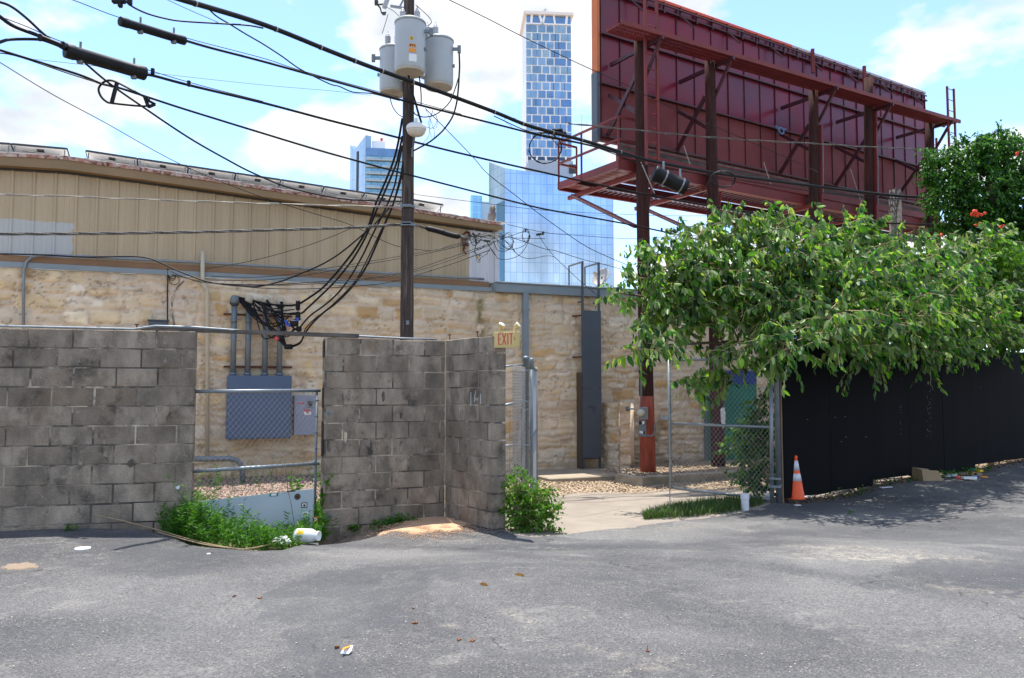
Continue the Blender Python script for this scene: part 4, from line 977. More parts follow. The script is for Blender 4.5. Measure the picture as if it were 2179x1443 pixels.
t1, B1, r1, H1 = transformer(873, 48, 156, 64, 13.05, 'front transformer with orange warning stickers, highest of the three', side=1, bush=((.45,0),(-.5,0)))
def can_patch(px0, px1, py0, py1, m, name, d=.004):
    b = MB(); z0, z1 = W(px0, py1, 13.05-r1).z, W(px0, py0, 13.05-r1).z; n = 6; v = []
    for i in range(n+1):
        px = px0+(px1-px0)*i/n; x = W(px, (py0+py1)/2, 13.05-r1).x-B1.x; x = max(-r1*.95, min(r1*.95, x)); y = -math.sqrt(r1*r1-x*x)-d
        v += [(B1.x+x, B1.y+y, z0), (B1.x+x, B1.y+y, z1)]
    b.add(v, [(2*i,2*i+2,2*i+3,2*i+1) for i in range(n)]); b.build(name, m, t1)
can_patch(872,879,77,84,mt['yellow_sticker'],'sticker'); can_patch(870,885,92.5,99.5,mt['orange_sticker'],'sticker'); can_patch(870,885,102.5,110,mt['orange_sticker'],'sticker'); can_patch(870,886,114,130,mt['white'],'sticker')
for (x0,x1,y0,y1) in [(873.5,877.5,78.5,80),(875,878,81,83),(872,884,94,95.2),(871.5,875,96,97.8),(877,879,96,97.8),(881,883.5,96,97.8)]: can_patch(x0,x1,y0,y1,mt['black'],'sticker_print',.0065)
b = MB(); b.bar(W(888,160,13.4), W(906,167,13.5), .08, .03); b.bar(W(862,170,13.4), W(850,176,13.55), .08, .03); b.box(W(866,158,13.3), (.2,.25,.06)); b.box(W(870,60,13.3),(.14,.3,.06)); b.build('mount', mt['can'], up)
# area light
lp = W(886, 276, 13.15); al = empty('area_light', lp+Vector((0,0,-.15)), 'white dome area light on the utility pole below the transformers', 'lamp')
hd = (Vector((0,0,1))+Vector((.0,-.12,0))).normalized()
b = MB(); b.lathe(lp, [(.168,.0),(.172,.02),(.168,.05),(.15,.08),(.11,.105),(.05,.12),(.02,.123)], 24, hd); b.box(lp+Vector((0,.17,.02)), (.12,.2,.1), bev=.02); b.lathe(lp+hd*.12, [(.03,0),(.03,.07),(.01,.075)], 10, hd); b.build('hood', mt['white'], al, True)
b = MB(); b.lathe(lp, [(.05,-.12),(.10,-.105),(.14,-.07),(.16,-.02),(.163,.0)], 24, hd); b.build('lens', mt['glasslens'], al, True)
b = MB(); b.bar(lp+Vector((-.04,.1,-.05)), lp+Vector((-.10,.28,-.3)), .03, .03); b.bar(lp+Vector((-.1,.24,-.25)), lp+Vector((-.1,.24,-.4)), .03,.02); b.build('arm', mt['galv_dull'], al)

# ================================================================= CABLES
def sm(pts, n=6):
    """Catmull-Rom through the points"""
    P = [Vector(p) for p in pts]; P = [P[0]*2-P[1]]+P+[P[-1]*2-P[-2]]; o = []
    for i in range(1, len(P)-2):
        for k in range(n):
            t = k/n; o.append(.5*((2*P[i])+(P[i+1]-P[i-1])*t+(2*P[i-1]-5*P[i]+4*P[i+1]-P[i+2])*t*t+(3*P[i]-P[i-1]-3*P[i+1]+P[i+2])*t**3))
    o.append(P[-2]); return o
def cable(label, px, Y, r, m='cable', name='overhead_cable', cat='cable', twist=0, parent=None, n=6, build=True, sub=6):
    """px: pixel points; Y: depths (start,end[,..]) spread over the run"""
    k = len(px); Ys = np.interp(np.linspace(0,1,k), np.linspace(0,1,len(Y)), Y) if len(Y) != k else Y
    P = sm([W(x, y, d) for (x, y), d in zip(px, Ys)], sub); b = MB()
    if twist:
        L = np.cumsum([0]+[(P[i+1]-P[i]).length for i in range(len(P)-1)]); fine = []; tot = L[-1]; M_ = int(tot/.05)
        Q = [Vector((np.interp(s, L, [p.x for p in P]), np.interp(s, L, [p.y for p in P]), np.interp(s, L, [p.z for p in P]))) for s in np.linspace(0, tot, M_)]
        for ph in (0, 2.1, 4.2)[:twist]: b.tube([q+Vector((0, math.cos(i*.28+ph), math.sin(i*.28+ph)))*r*1.1 for i, q in enumerate(Q)], r, 5)
    else: b.tube(P, r, n)
    o = b.build(name, mt[m], parent, True)
    if parent is None: tag(o, label, cat)
    return o, P
# thick bundle from upper left across the pole to the right
W1 = [(330,-18),(390,0),(560,52),(700,108),(777,138),(849,164),(941,197),(1051,238),(1123,267),(1200,288),(1258,304),(1347,332),(1393,344),(1490,363),(1568,375),(1740,397),(1834,409),(1912,417),(1989,421),(2080,424)]
def lin(px, a, b_, x0, x1): return [a+(b_-a)*(x-x0)/(x1-x0) for x, _ in px]
Y1 = lin(W1, 9.2, 21.5, 390, 2080)
o, P1 = cable('thickest black lashed cable bundle, sweeping in front of the transformers', W1, Y1, .036, n=8)
b = MB()
for k in (7,13,17,22,27,32,37,42,47,52,58,64):
    d = (P1[k+1]-P1[k]).normalized(); b.lathe(P1[k], [(.041,0),(.041,.02)], 10, d)
b.build('lashing_band', mt['cable_pale'], o)
o, _ = cable('thin black line lashed loosely below the thickest bundle', [(x, y+9+3*math.sin(i*1.7)) for i, (x, y) in enumerate(W1[7:])], Y1[7:], .010)
W2 = [(60,-30),(155,0),(250,36),(393,80),(560,124),(640,150),(823,200),(982,243)]
cable('thin support strand above the small black splice case', W2, [9.3,13.4], .006, 'cable')
W2b = [(393,86),(452,103),(560,131),(700,170),(823,204),(879,220),(982,246),(1085,272),(1161,291),(1258,310),(1340,334)]
o2, P2_ = cable('black cable leaving the small splice case and crossing the pole under the transformers', W2b, [10.6,16], .020)
def splice(label, p, q, r, Y0, Y1_, studs, name='splice_case'):
    a, c = W(*p, Y0), W(*q, Y1_); d = (c-a).normalized(); L = (c-a).length
    e = empty(name, (a+c)/2-Vector((0,0,r)), label, 'splice case')
    b = MB(); b.lathe(a, [(r*.75,0),(r*.98,.005),(r,.03),(r,.1),(r*.92,.12),(r*.92,L-.12),(r,L-.1),(r,L-.03),(r*.98,L-.005),(r*.6,L)], 20, d)
    b.build('body', mt['cable'], e, True)
    b = MB(); upv = Vector((0,0,1))
    for t in studs: c0 = a+d*(L*t)+upv*r*.9; b.box(c0+upv*.03, (.02,.02,.1)); b.box(c0-upv*(r*1.9), (.07,.05,.05), bev=.01)
    b.build('clamp', mt['galv_dull'], e)
    return e
splice('small black tubular splice case hanging under its strand near the top left', (255,45), (393,87), .062, 9.8, 10.6, (.3,.82))
W3s = [(-60,10),(0,35),(60,58),(140,92),(306,146),(420,180),(560,216)]
cable('thin support strand above the large black splice case', W3s, [8.6,11.2], .006)
W3 = [(306,158),(330,162),(401,181),(560,219),(700,256),(828,288),(905,308),(1008,333),(1161,368),(1335,406),(1510,438),(1646,458),(1740,467),(1834,473),(1989,478),(2100,480)]
Y3 = lin(W3, 9.9, 21.5, 306, 2100)
cable('black cable running from the large splice case to the far right below the billboard', W3, Y3, .021)
splice('large black tubular splice case at upper left', (138,107), (309,157), .088, 9.2, 9.95, (.18,.85))
cable('black looping cable entering the left end of the large splice case from the frame corner', [(-30,0),(5,6),(30,18),(60,42),(90,70),(125,98),(140,106)], [8.6,9.2], .016)
cable('second black looping cable entering the large splice case from the left edge', [(-20,20),(3,38),(30,56),(82,76),(130,96),(140,104)], [8.6,9.2], .022)
cable('curved black cable entering the lower left of the large splice case', [(-20,98),(5,88),(25,84),(80,84),(105,90),(140,104)], [8.6,9.2], .018)
for (x,y,Y,lab) in [(85,80,8.9,'black spacer clip farthest left, near the frame corner'),(134,96,9.1,'black spacer clip touching the left end of the large splice case'),(325,152,10,'black spacer clip just right of the large splice case'),(402,178,10.4,'black spacer clip farthest right of the large splice case')]:
    b = MB(); b.box(W(x,y,Y), (.04,.04,.08), bev=.005); o = b.build('cable_spacer', mt['cable']); tag(o, lab, 'clip', 'spacer clips beside the large splice case')
W4 = [(-30,99),(0,107),(30,116),(165,158),(215,178),(250,186),(318,208),(398,234),(560,284),(700,326),(854,368),(878,374),(1108,433),(1180,449),(1355,481),(1500,513),(1560,524)]
Y4 = lin(W4, 9.0, 15.8, 0, 1560)
cable('black cable below the large splice case running down to the tree', W4, Y4, .017)
cable('thin strand just under the lower cable at the left edge', [(-30,112),(30,118),(150,158),(240,186)], [8.9,9.8], .008)
# snowshoe loop
sl_ = [W(x,y,9.9) for x,y in [(318,212),(270,186),(240,172),(222,174),(210,188),(214,204),(226,216),(240,220),(300,226),(320,224)]]
b = MB(); b.tube(sm(sl_,4), .014, 6); b.bar(W(249,176,9.9), W(238,218,9.9), .05, .03); b.bar(W(308,206,9.9), W(316,228,9.9), .06, .03); b.bar(W(316,228,9.9), W(330,222,9.9), .03,.03); b.bar(W(308,210,9.9), W(330,222,9.9), .03,.03)
o = b.build('cable_storage_loop', mt['cable']); tag(o, 'flat teardrop loop of cable with a black spreader bar below the large splice case', 'cable loop')
cable('black drop cable sloping steeply from the large splice case down to the utility pole', [(165,120),(228,174),(300,225),(400,292),(480,338),(540,369),(621,401),(729,423),(800,427),(853,429)], [9.4,13.3], .013)
cable('thin black wire sloping down from the left edge across the tan siding', [(-20,120),(0,133),(110,200),(218,258),(385,350),(540,413),(660,452),(745,478),(810,510),(851,525),(918,533),(960,522),(1000,512)], [9,13.2,15.5], .006)
cable('pale twisted telephone wire crossing the upper siding', [(-30,412),(0,414),(150,418),(291,424),(559,433),(700,437),(856,441)], [12,13.3], .008, 'cable_pale', twist=2)
cable('thick weathered twisted service cable crossing the siding at mid height to the pole', [(-30,499),(0,498),(200,497),(400,494),(559,490),(729,485),(851,478),(878,478),(918,489),(972,502),(1000,508)], [12,13.3,15], .013, 'cable_grey', twist=3)
b = MB(); P = sm([W(x,y,14.2) for x,y in [(905,485),(930,491),(960,500),(980,504)]], 4); b.tube(P, [.02]+[.05]*(len(P)-2)+[.02], 8); o = b.build('cable_splice_bundle', mt['cable'], None, True); tag(o, 'thick black taped bundle on the cable just right of the utility pole', 'splice')
cable('thin black wire crossing the very top right of the towers down over the billboard', [(940,-8),(1030,36),(1110,77),(1180,111),(1250,144),(1327,178),(1428,229),(1568,289),(1704,349),(1740,366)], [11,17.2], .007)
cable('twisted black wire crossing the billboard about its middle', [(1210,262),(1223,264),(1335,275),(1452,287),(1607,299),(1740,306),(1834,312),(1960,318),(2010,320)], [15,20.5], .010, 'cable_grey', twist=2)
cable('wavy black wire drooping from the thick bundle to the left side of the pole', [(437,12),(460,34),(488,51),(522,72),(560,94),(600,120),(640,148),(700,178),(722,184),(751,196),(790,199),(823,207),(850,214)], [9.6,13.3], .010)
cable('black cable from the dark hardware at the top edge joining the thick bundle', [(262,-6),(277,11),(308,27),(345,38),(385,45),(463,50),(527,54),(560,60)], [9.2,10.2], .011)
b = MB(); b.box(W(253,3,9.2), (.16,.06,.05), bev=.01); b.box(W(256,10,9.2), (.05,.05,.07), bev=.01); b.box(W(276,4,9.2), (.05,.06,.08), bev=.01); o = b.build('cable_terminal', mt['cable']); tag(o, 'dark cable terminal cut by the top edge at left', 'terminal')
cable('very thin wire arcing over the left sky to the transformers', [(60,125),(180,138),(330,156),(560,181),(700,193),(790,203)], [10,13.3], .003)
cable('thin wire from upper left edge meeting the thick bundle', [(340,-8),(400,20),(465,48)], [9.3,9.8], .004)
cable('thin black guy wire sloping from the pole down right past the blue tower', [(905,231),(951,277),(1008,336),(1038,370),(1097,416),(1120,434),(1165,468),(1240,520),(1290,545),(1340,566)], [13.4,17], .007)
cable('faint wire crossing in front of the blue glass tower, uppermost', [(880,412),(900,416),(1060,436),(1180,449),(1413,459),(1560,458),(1700,452)], [13.4,17.5], .005)
cable('faint wire crossing in front of the blue glass tower, sagging lower', [(1080,478),(1160,495),(1230,501),(1340,508),(1420,504),(1500,499),(1700,470)], [14.8,17], .005)
# tangle right of the pole
def loop(cx, cy, rx, ry, Y, n=22, t0=0, t1=6.5, jit=2, seed=0):
    q = random.Random(seed); return [W(cx+math.cos(t0+(t1-t0)*i/n)*rx+q.uniform(-jit,jit), cy+math.sin(t0+(t1-t0)*i/n)*ry+q.uniform(-jit,jit), Y+.05*math.sin(i)) for i in range(n+1)]
b = MB(); T = 15.2
for i, (cx,cy,rx,ry,a,c) in enumerate([(1080,512,12,17,0,6.5),(1080,512,10,14,1,7),(1119,501,7,13,0,6.5),(1119,502,8,15,0,7),(1076,518,17,14,-1,3.4),(1020,520,10,10,0,3),(1030,506,22,6,0,6.5),(1045,502,26,5,2,9),(1016,508,8,8,0,9),(1018,550,4,9,0,6.6),(1024,525,18,20,.2,2.6)]):
    b.tube(loop(cx,cy,rx,ry,T+.02*i,t0=a,t1=c,seed=i), .005, 5)
for pl in [[(972,502),(1000,503),(1020,504),(1050,500),(1090,506),(1160,508)],[(1002,500),(1015,515),(1010,530),(1016,548),(1022,556)],[(1012,505),(1040,515),(1060,512),(1078,505),(1119,491)],[(1034,512),(1042,525),(1053,540),(1060,550),(1080,552),(1105,543),(1122,520),(1127,500),(1119,491)],
           [(1050,512),(1055,526),(1060,533),(1078,534),(1092,522)],[(1022,503),(1045,502),(1056,508),(1066,520),(1080,530),(1100,529),(1118,520),(1125,505)],[(1012,500),(1022,496),(1010,508),(1020,512),(1014,520)],[(1000,506),(1006,522),(1014,522)],[(1035,512),(1048,536),(1053,543)],[(1060,503),(1085,520),(1096,535)]]:
    b.tube(sm([W(x,y,T) for x,y in pl],4), .006, 5)
o = b.build('cable_tangle', mt['cable'], None, True); tag(o, 'messy tangle of looped black wires in front of the white end panel', 'wire tangle')
b = MB()
for (x0,y0,x1,y1,r) in [(1029,512,1043,514,.018),(1005,496,1013,504,.02),(1012,508,1014,520,.022),(1141,500,1152,498,.02),(1153,496,1158,497,.03),(1117,490,1120,491,.03),(1069,503,1072,505,.03),(995,503,1003,503,.03)]: b.bar(W(x0,y0,T), W(x1,y1,T), r*2, r*2)
b.build('connector', mt['dark'], o)
b = MB(); b.bar(W(1016,544,T), W(1019,549,T), .02, .02); b.build('tape', mt['yellow_sticker'], o)
cable('wire drop curving from the tangle past the ladder top', [(1075,512),(1090,530),(1102,542),(1120,550),(1140,549),(1160,545),(1179,547),(1200,566),(1239,602),(1278,634),(1300,650)], [15.2,18.5], .006)
cable('wire from the tangle sloping right over the ladder into the tree', [(1088,505),(1120,516),(1160,530),(1183,534),(1240,552),(1290,564),(1340,578)], [15.2,16], .006)
cable('short pale-clamped wire joining the two drops by the blue tower', [(1146,500),(1160,522),(1179,546)], [15.3,15.4], .005)
cable('uppermost thin wire fanning left from the tangle over the siding', [(1010,508),(960,525),(880,540),(770,559),(700,570),(621,583),(540,590),(450,588)], [15.1,13.9,14.6], .0055)
cable('second thin wire fanning left from the tangle over the siding', [(1012,514),(960,528),(880,545),(770,564),(700,577),(621,590),(540,597),(440,596)], [15.1,13.9,14.6], .0055)
cable('upper of the long wires fanning left from the tangle to the stone wall', [(1051,516),(960,547),(880,574),(820,586),(770,593),(660,601),(567,606),(440,602),(392,590),(364,578)], [15.2,13.9,15], .007)
cable('middle long wire fanning left from the tangle to the stone wall', [(1047,520),(960,553),(880,578),(800,592),(720,601),(600,607),(500,606),(420,597),(366,584)], [15.2,13.9,15], .006)
cable('lowest long wire fanning left from the tangle across the stone wall top', [(1043,532),(960,562),(880,587),(820,602),(770,608),(648,615),(540,612),(470,603)], [15.2,13.9,15], .0075)
cable('thin wire slanting up from the brown trim to the pole', [(440,572),(540,554),(640,527),(700,506),(740,489),(760,481)], [14.8,13.5], .0055)
cable('heavy black cable from the pole curving left into the brown trim', [(833,437),(800,474),(778,494),(729,535),(690,560),(648,579),(600,598),(560,608),(538,610),(480,606),(436,598),(395,583),(364,570),(330,554),(300,547),(262,546),(180,547),(80,542),(-20,540)], [13.3,14,14.6,14.5,14.2], .014)
# service drops
dp = [('leftmost heavy service drop from the pole to the mast splice', [(856,252),(848,300),(838,340),(826,372),(812,405),(799,435),(783,483),(757,528),(729,565),(706,592),(686,613),(660,632),(632,648),(600,650),(560,645),(504,632)], .021),
      ('second heavy service drop running down beside the first', [(856,290),(849,325),(842,352),(820,405),(800,450),(780,500),(755,545),(733,575),(712,600),(685,627),(655,655),(640,667),(612,668),(575,660),(534,636)], .019),
      ('third heavy service drop with a small knot halfway', [(856,310),(848,350),(838,400),(815,455),(790,505),(771,545),(745,590),(718,625),(690,650),(660,672),(640,695),(636,705),(615,690),(585,665),(568,638)], .016),
      ('rightmost heavy service drop bowing to the right above the plank', [(858,345),(852,378),(838,430),(822,470),(802,518),(778,570),(748,612),(715,645),(690,664),(663,690),(648,712),(640,728),(630,735),(614,738),(605,725),(600,680),(599,642)], .018),
      ('thin companion cable beside the rightmost service drop', [(858,360),(850,395),(834,440),(812,488),(785,545),(760,592),(735,622),(700,655),(668,680),(650,700),(643,722),(632,732),(618,736)], .011)]
for (lab, px, r) in dp: cable(lab, px, [13.3,14.2,15.4,15.75], r)
b = MB(); Ym = 15.5; q = random.Random(3)
for i in range(14):
    x0, y0 = [(504,634),(534,638),(568,640),(599,643)][i % 4]; x1, y1 = q.uniform(600,640), q.uniform(655,705)
    b.tube(sm([W(x0+q.uniform(-3,3),y0,15.75), W((x0*2+x1)/3, max(y0,y1)-q.uniform(-20,25), Ym), W((x0+x1*2)/3, y1+q.uniform(-5,25), Ym), W(x1,y1,Ym)],5), .012, 6)
for i in range(8):
    b.tube(sm([W(507+i*2,634,15.7), W(535+i*4,668+i*3,Ym), W(575+i*3,695+i*2,Ym), W(600+i,722+i,Ym)],5), .011, 6)
b.tube(sm([W(x,y,Ym) for x,y in [(560,650),(575,700),(600,728),(615,742)]],5), [.03]*16, 8)
o = b.build('mast_leads', mt['cable'], None, True); tag(o, 'crowd of black leads drooping from the four weatherheads into the splices', 'wire bundle')
b = MB()
for (x0,y0,x1,y1) in [(608,690,618,693),(632,684,634,676),(606,682,612,686)]: b.bar(W(x0,y0,15.4), W(x1,y1,15.4), .05, .05)
b.build('blue_tape', M('blue_tape', (.02,.07,.4), .5), o)
b = MB(); b.bar(W(586,718,15.4), W(592,723,15.4), .06, .06); b.build('red_tape', mt['red_letter'], o)
b = MB()
for (x,y,w_,h_) in [(626,688,.16,.13),(634,650,.08,.2),(634,672,.09,.16),(614,738,.16,.1),(636,700,.1,.1)]: b.box(W(x,y,15.45), (w_,.08,h_), bev=.02)
b.build('splice_connector', mt['cable'], o)
# leads around the transformers
for lab, px, r in [('black lead from the front transformer down the pole, heaviest', [(856,53),(855,80),(859,108),(864,135),(869,160),(876,192),(883,215),(890,240),(897,262)], .019),
   ('black lead from the right side of the front transformer lid', [(879,55),(880,85),(882,108),(888,140),(893,170),(896,200),(896,224)], .011),
   ('black cable loop hanging from the right transformer terminal, outer', [(977,112),(978,140),(977,160),(975,192),(971,222),(962,250),(944,276),(925,294),(908,306),(880,321)], .015),
   ('black cable loop hanging from the right transformer terminal, inner', [(976,165),(968,190),(957,217),(936,238),(918,247),(900,249),(885,244),(880,238)], .010),
   ('thin lead arcing over the front transformer to the right insulator', [(884,10),(900,24),(914,38),(918,48),(910,55)], .006),
   ('thin lead from the fuse cutout to the front transformer bushing', [(820,14),(838,24),(850,36),(852,42)], .005),
   ('thin lead from the fuse cutout down to the left transformer', [(826,30),(820,50),(813,72)], .005),
   ('thin looped lead on the left of the pole under the left transformer', [(830,210),(836,228),(846,242),(858,250)], .008)]:
    cable(lab, px, [13.0,13.3], r, name='transformer_lead', cat='wire')
b = MB()
for i, pl in enumerate([[(905,231),(918,260),(925,285),(920,300)],[(918,235),(930,250),(925,268),(915,275)],[(920,240),(915,262),(912,290),(900,305)],[(925,245),(931,255),(928,272),(918,272)],[(897,262),(905,270),(915,272)],[(922,232),(912,262),(918,292)]]):
    b.tube(sm([W(x,y,13.2+i*.03) for x,y in pl],4), .004, 4)
o = b.build('loose_wires', mt['cable'], None, True); tag(o, 'thin loose wires dangling right of the area light', 'wires')
b = MB(); b.tube(loop(1160,315,35,33,15.3,30,0,13.2,jit=1.2,seed=2), .011, 5); b.box(W(1186,281,15.3), (.22,.1,.12), bev=.02); b.box(W(1200,286,15.3), (.1,.1,.1), bev=.02); b.tube(sm([W(x,y,15.3) for x,y in [(1163,280),(1175,296),(1190,312),(1203,316)]],4), .008, 5)
b.tube(sm([W(x,y,15.3) for x,y in [(1090,270),(1078,262),(1073,254),(1082,250),(1100,252)]],4), .004, 4)
o = b.build('cable_coil', mt['cable'], None, True); tag(o, 'large round coil of black cable hanging in front of the tall tower', 'cable coil')
b = MB(); b.tube(loop(1538,381,27,16,16.8,26,0,12.6,jit=1.5,seed=5), .010, 5); b.tube(sm([W(x,y,16.6) for x,y in [(1462,402),(1480,408),(1500,400),(1516,372),(1540,362)]],4), .008, 5)
o = b.build('cable_coil', mt['cable'], None, True); tag(o, 'small oval coil of black cable hanging in front of the billboard', 'cable coil')
e = splice('black domed splice case hanging from the bundle in front of the billboard', (1390,368), (1460,400), .17, 16.0, 16.1, (.3,.85))
d = (W(1460,400,16.1)-W(1390,368,16)).normalized()
for t in (.33,.86): b = MB(); c = W(1390,368,16)+d*(t*.72); b.lathe(c, [(.168,0),(.168,.03)], 20, d); b.bar(c+Vector((0,0,.15)), c+Vector((0,0,.34)), .03, .04); b.build('strap', mt['galv'], e)
# short grey pole top seen before the billboard
p = W(1904, 470, 21); b = MB(); b.tube([Vector((p.x,21,-.3)), W(1904,405,21)], .16, 12); o = b.build('utility_pole', mt['grey_wood'], None, True); tag(o, 'short weathered pole top in front of the billboard near the vine', 'utility pole')

# ================================================================= EXIT SIGN
ES = Wall(W(1048,720,9.22), W(1100,720,9.12))
ex = empty('exit_sign', ES.P(.14, W(1075,740,9.2).z, 0), 'cream exit sign with twin lamp heads on the block wall end', 'exit sign')
ax0, az0 = ES.at(1049,740); ax1, az1 = ES.at(1100,703); wd, hg = ax1-ax0, az1-az0
b = MB(); c = .018; P = [ES.P(ax0+c,az0,0),ES.P(ax1-c,az0,0),ES.P(ax1,az0+c,0),ES.P(ax1,az1-c,0),ES.P(ax1-c,az1,0),ES.P(ax0+c,az1,0),ES.P(ax0,az1-c,0),ES.P(ax0,az0+c,0)]
b.prism(P, ES.Nn*-.09); b.span(ES, ax0+.018, ax1-.018, az0+.018, az1-.018, .001, .006, bev=.003); b.build('housing', mt['cream'], ex)
def letter(b, ch, x, z, w_, h_, t, tv=None):
    tv = tv or t*.85
    def seg(x0,z0,x1,z1,tt):
        d = Vector((x1-x0, z1-z0)); n_ = Vector((-d.y, d.x)).normalized()*tt/2
        b.prism([ES.P(x0+n_.x,z0+n_.y,.0075), ES.P(x1+n_.x,z1+n_.y,.0075), ES.P(x1-n_.x,z1-n_.y,.0075), ES.P(x0-n_.x,z0-n_.y,.0075)], ES.Nn*.002)
    if ch == 'E': seg(x+t/2,z,x+t/2,z+h_,t); [seg(x+t,zz,x+w_*(1 if zz != z+h_/2 else .88),zz,tv) for zz in (z+tv/2,z+h_/2,z+h_-tv/2)]
    if ch == 'X':
        for (xa, xb) in ((x+t/2, x+w_-t/2), (x+w_-t/2, x+t/2)): b.prism([ES.P(xa-t/2,z,.0075 if xa<xb else .0082), ES.P(xa+t/2,z,.0075 if xa<xb else .0082), ES.P(xb+t/2,z+h_,.0075 if xa<xb else .0082), ES.P(xb-t/2,z+h_,.0075 if xa<xb else .0082)], ES.Nn*.0015)
    if ch == 'I': seg(x+w_/2,z,x+w_/2,z+h_,t)
    if ch == 'T': seg(x+w_/2,z,x+w_/2,z+h_-tv,t); seg(x,z+h_-tv/2,x+w_,z+h_-tv/2,tv)
b = MB(); lx = lambda px: ES.at(px,720)[0]; zb = az0+.032; lh = hg-.062
letter(b,'E',lx(1060.5),zb,lx(1067)-lx(1060.5),lh,.0125); letter(b,'X',lx(1068.5),zb,lx(1078)-lx(1068.5),lh,.014); letter(b,'I',lx(1079.5),zb,lx(1083)-lx(1079.5),lh,.0125); letter(b,'T',lx(1084.5),zb,lx(1092)-lx(1084.5),lh,.0125)
x0 = lx(1093.5); zc = az0+hg*.52; b.prism([ES.P(x0,zc+.022,.0075),ES.P(x0+.018,zc,.0075),ES.P(x0,zc-.022,.0075),ES.P(x0+.001,zc-.012,.0075),ES.P(x0+.010,zc,.0075),ES.P(x0+.001,zc+.012,.0075)], ES.Nn*.002)
b.build('lettering', mt['red_letter'], ex)
for (px, dirx) in [(1064,.35),(1096,.8)]:
    a = ES.at(px-3,700)[0]; b = MB(); p = ES.P(a, az1, -.045); b.tube([p, p+Vector((0,0,.035))], .012, 8)
    d = (Vector((dirx,-.35,.55))).normalized(); q0 = p+Vector((0,0,.035))
    b.lathe(q0, [(.012,-.01),(.02,.0),(.034,.02),(.04,.05),(.042,.056)], 16, d); h = b.build('lamp_head', mt['cream'], ex, True)
    b = MB(); b.lathe(q0, [(.038,.0565),(.036,.060),(.02,.062)], 16, d); b.build('lens', mt['glasslens'], h, True)
# ================================================================= BILLBOARD
bb = empty('billboard', BB.P(6, -.35, 1.2), 'large maroon steel billboard seen from behind, raised on tarred wooden posts', 'billboard')
RB = BB.s_(1973, 330)
zB = BB.at(1282, 299)[1]; zT = (BB.at(1684, 97)[1]+BB.at(1973, 200)[1])/2; print('billboard', RB, zB, zT)
b = MB(); n = int(RB/.61); wd = RB/n; zM = zB+(zT-zB)*.35; b3 = MB()
for i in range(n):
    b.span(BB, i*wd+.006, (i+1)*wd-.006, zM, zT-.06, -.12, -.02+.004*(i%3)); b3.span(BB, i*wd+.006, (i+1)*wd-.006, zB, zM-.002, -.12, -.02+.003*(i%2))
b3.build('lower_panel', mt['panel_low'], bb)
b.span(BB, 0, RB, zB+.05, zT-.06, -.13, -.05)
b.build('face_panel', mt['panel'], bb)
b = MB()
for i in range(n+1): a = min(max(i*wd,.03),RB-.03); b.span(BB, a-.009, a+.009, zB+.02, zT-.1, -.03, .012)
b.build('seam_ribs', mt['dark_maroon'], bb)
b = MB(); H = zT-zB
for f in (.03,.35,.66,.93): z = zB+H*f; b.span(BB, 0, RB, z-.02, z+.02, -.02, .06); b.span(BB, 0, RB, z-.032, z-.02, -.02, .09)
b.build('stringer', mt['dark_maroon'], bb)
b = MB(); b.span(BB, -.10, 0.0, zB-.03, zB+H*.42, -.22, .0, bev=.01); b.build('edge_wrap', mt['ladder'], bb)
b = MB(); b.span(BB, -.08, 0.0, zB+H*.42+.003, zT, -.22, .0, bev=.01); b.build('edge_wrap', M('faded_orange_vinyl', (.55,.16,.04), .6, col2=(.4,.1,.03), nscale=2), bb)
kx = BB.s_(1684, 97); b = MB(); b.span(BB, .003, kx, zT-.05, zT+.03, -.22, .03, bev=.01); b.build('top_wrap', M('red_vinyl', (.62,.09,.05), .55), bb)
b = MB(); b.span(BB, kx+.003, RB, zT-.05, zT+.03, -.22, .03, bev=.01); b.build('top_wrap', M('lavender_vinyl', (.42,.38,.5), .55, col2=(.5,.42,.3), nscale=1), bb)
b = MB()
for k in range(24):
    a = .3+k*(RB-.6)/23; b.span(BB, a-.02, a+.02, zT-.35, zT-.06, .03, .09)
    if k % 3 == 1: b.bar(BB.P(a, zT-.25, .06), BB.P(a+.22, zT-.62, .30), .04, .04)
b.tube([BB.P(.1, zT-.16, .1), BB.P(RB-.1, zT-.16, .1)], .025, 6); b.build('top_hangers', mt['dark_maroon'], bb)
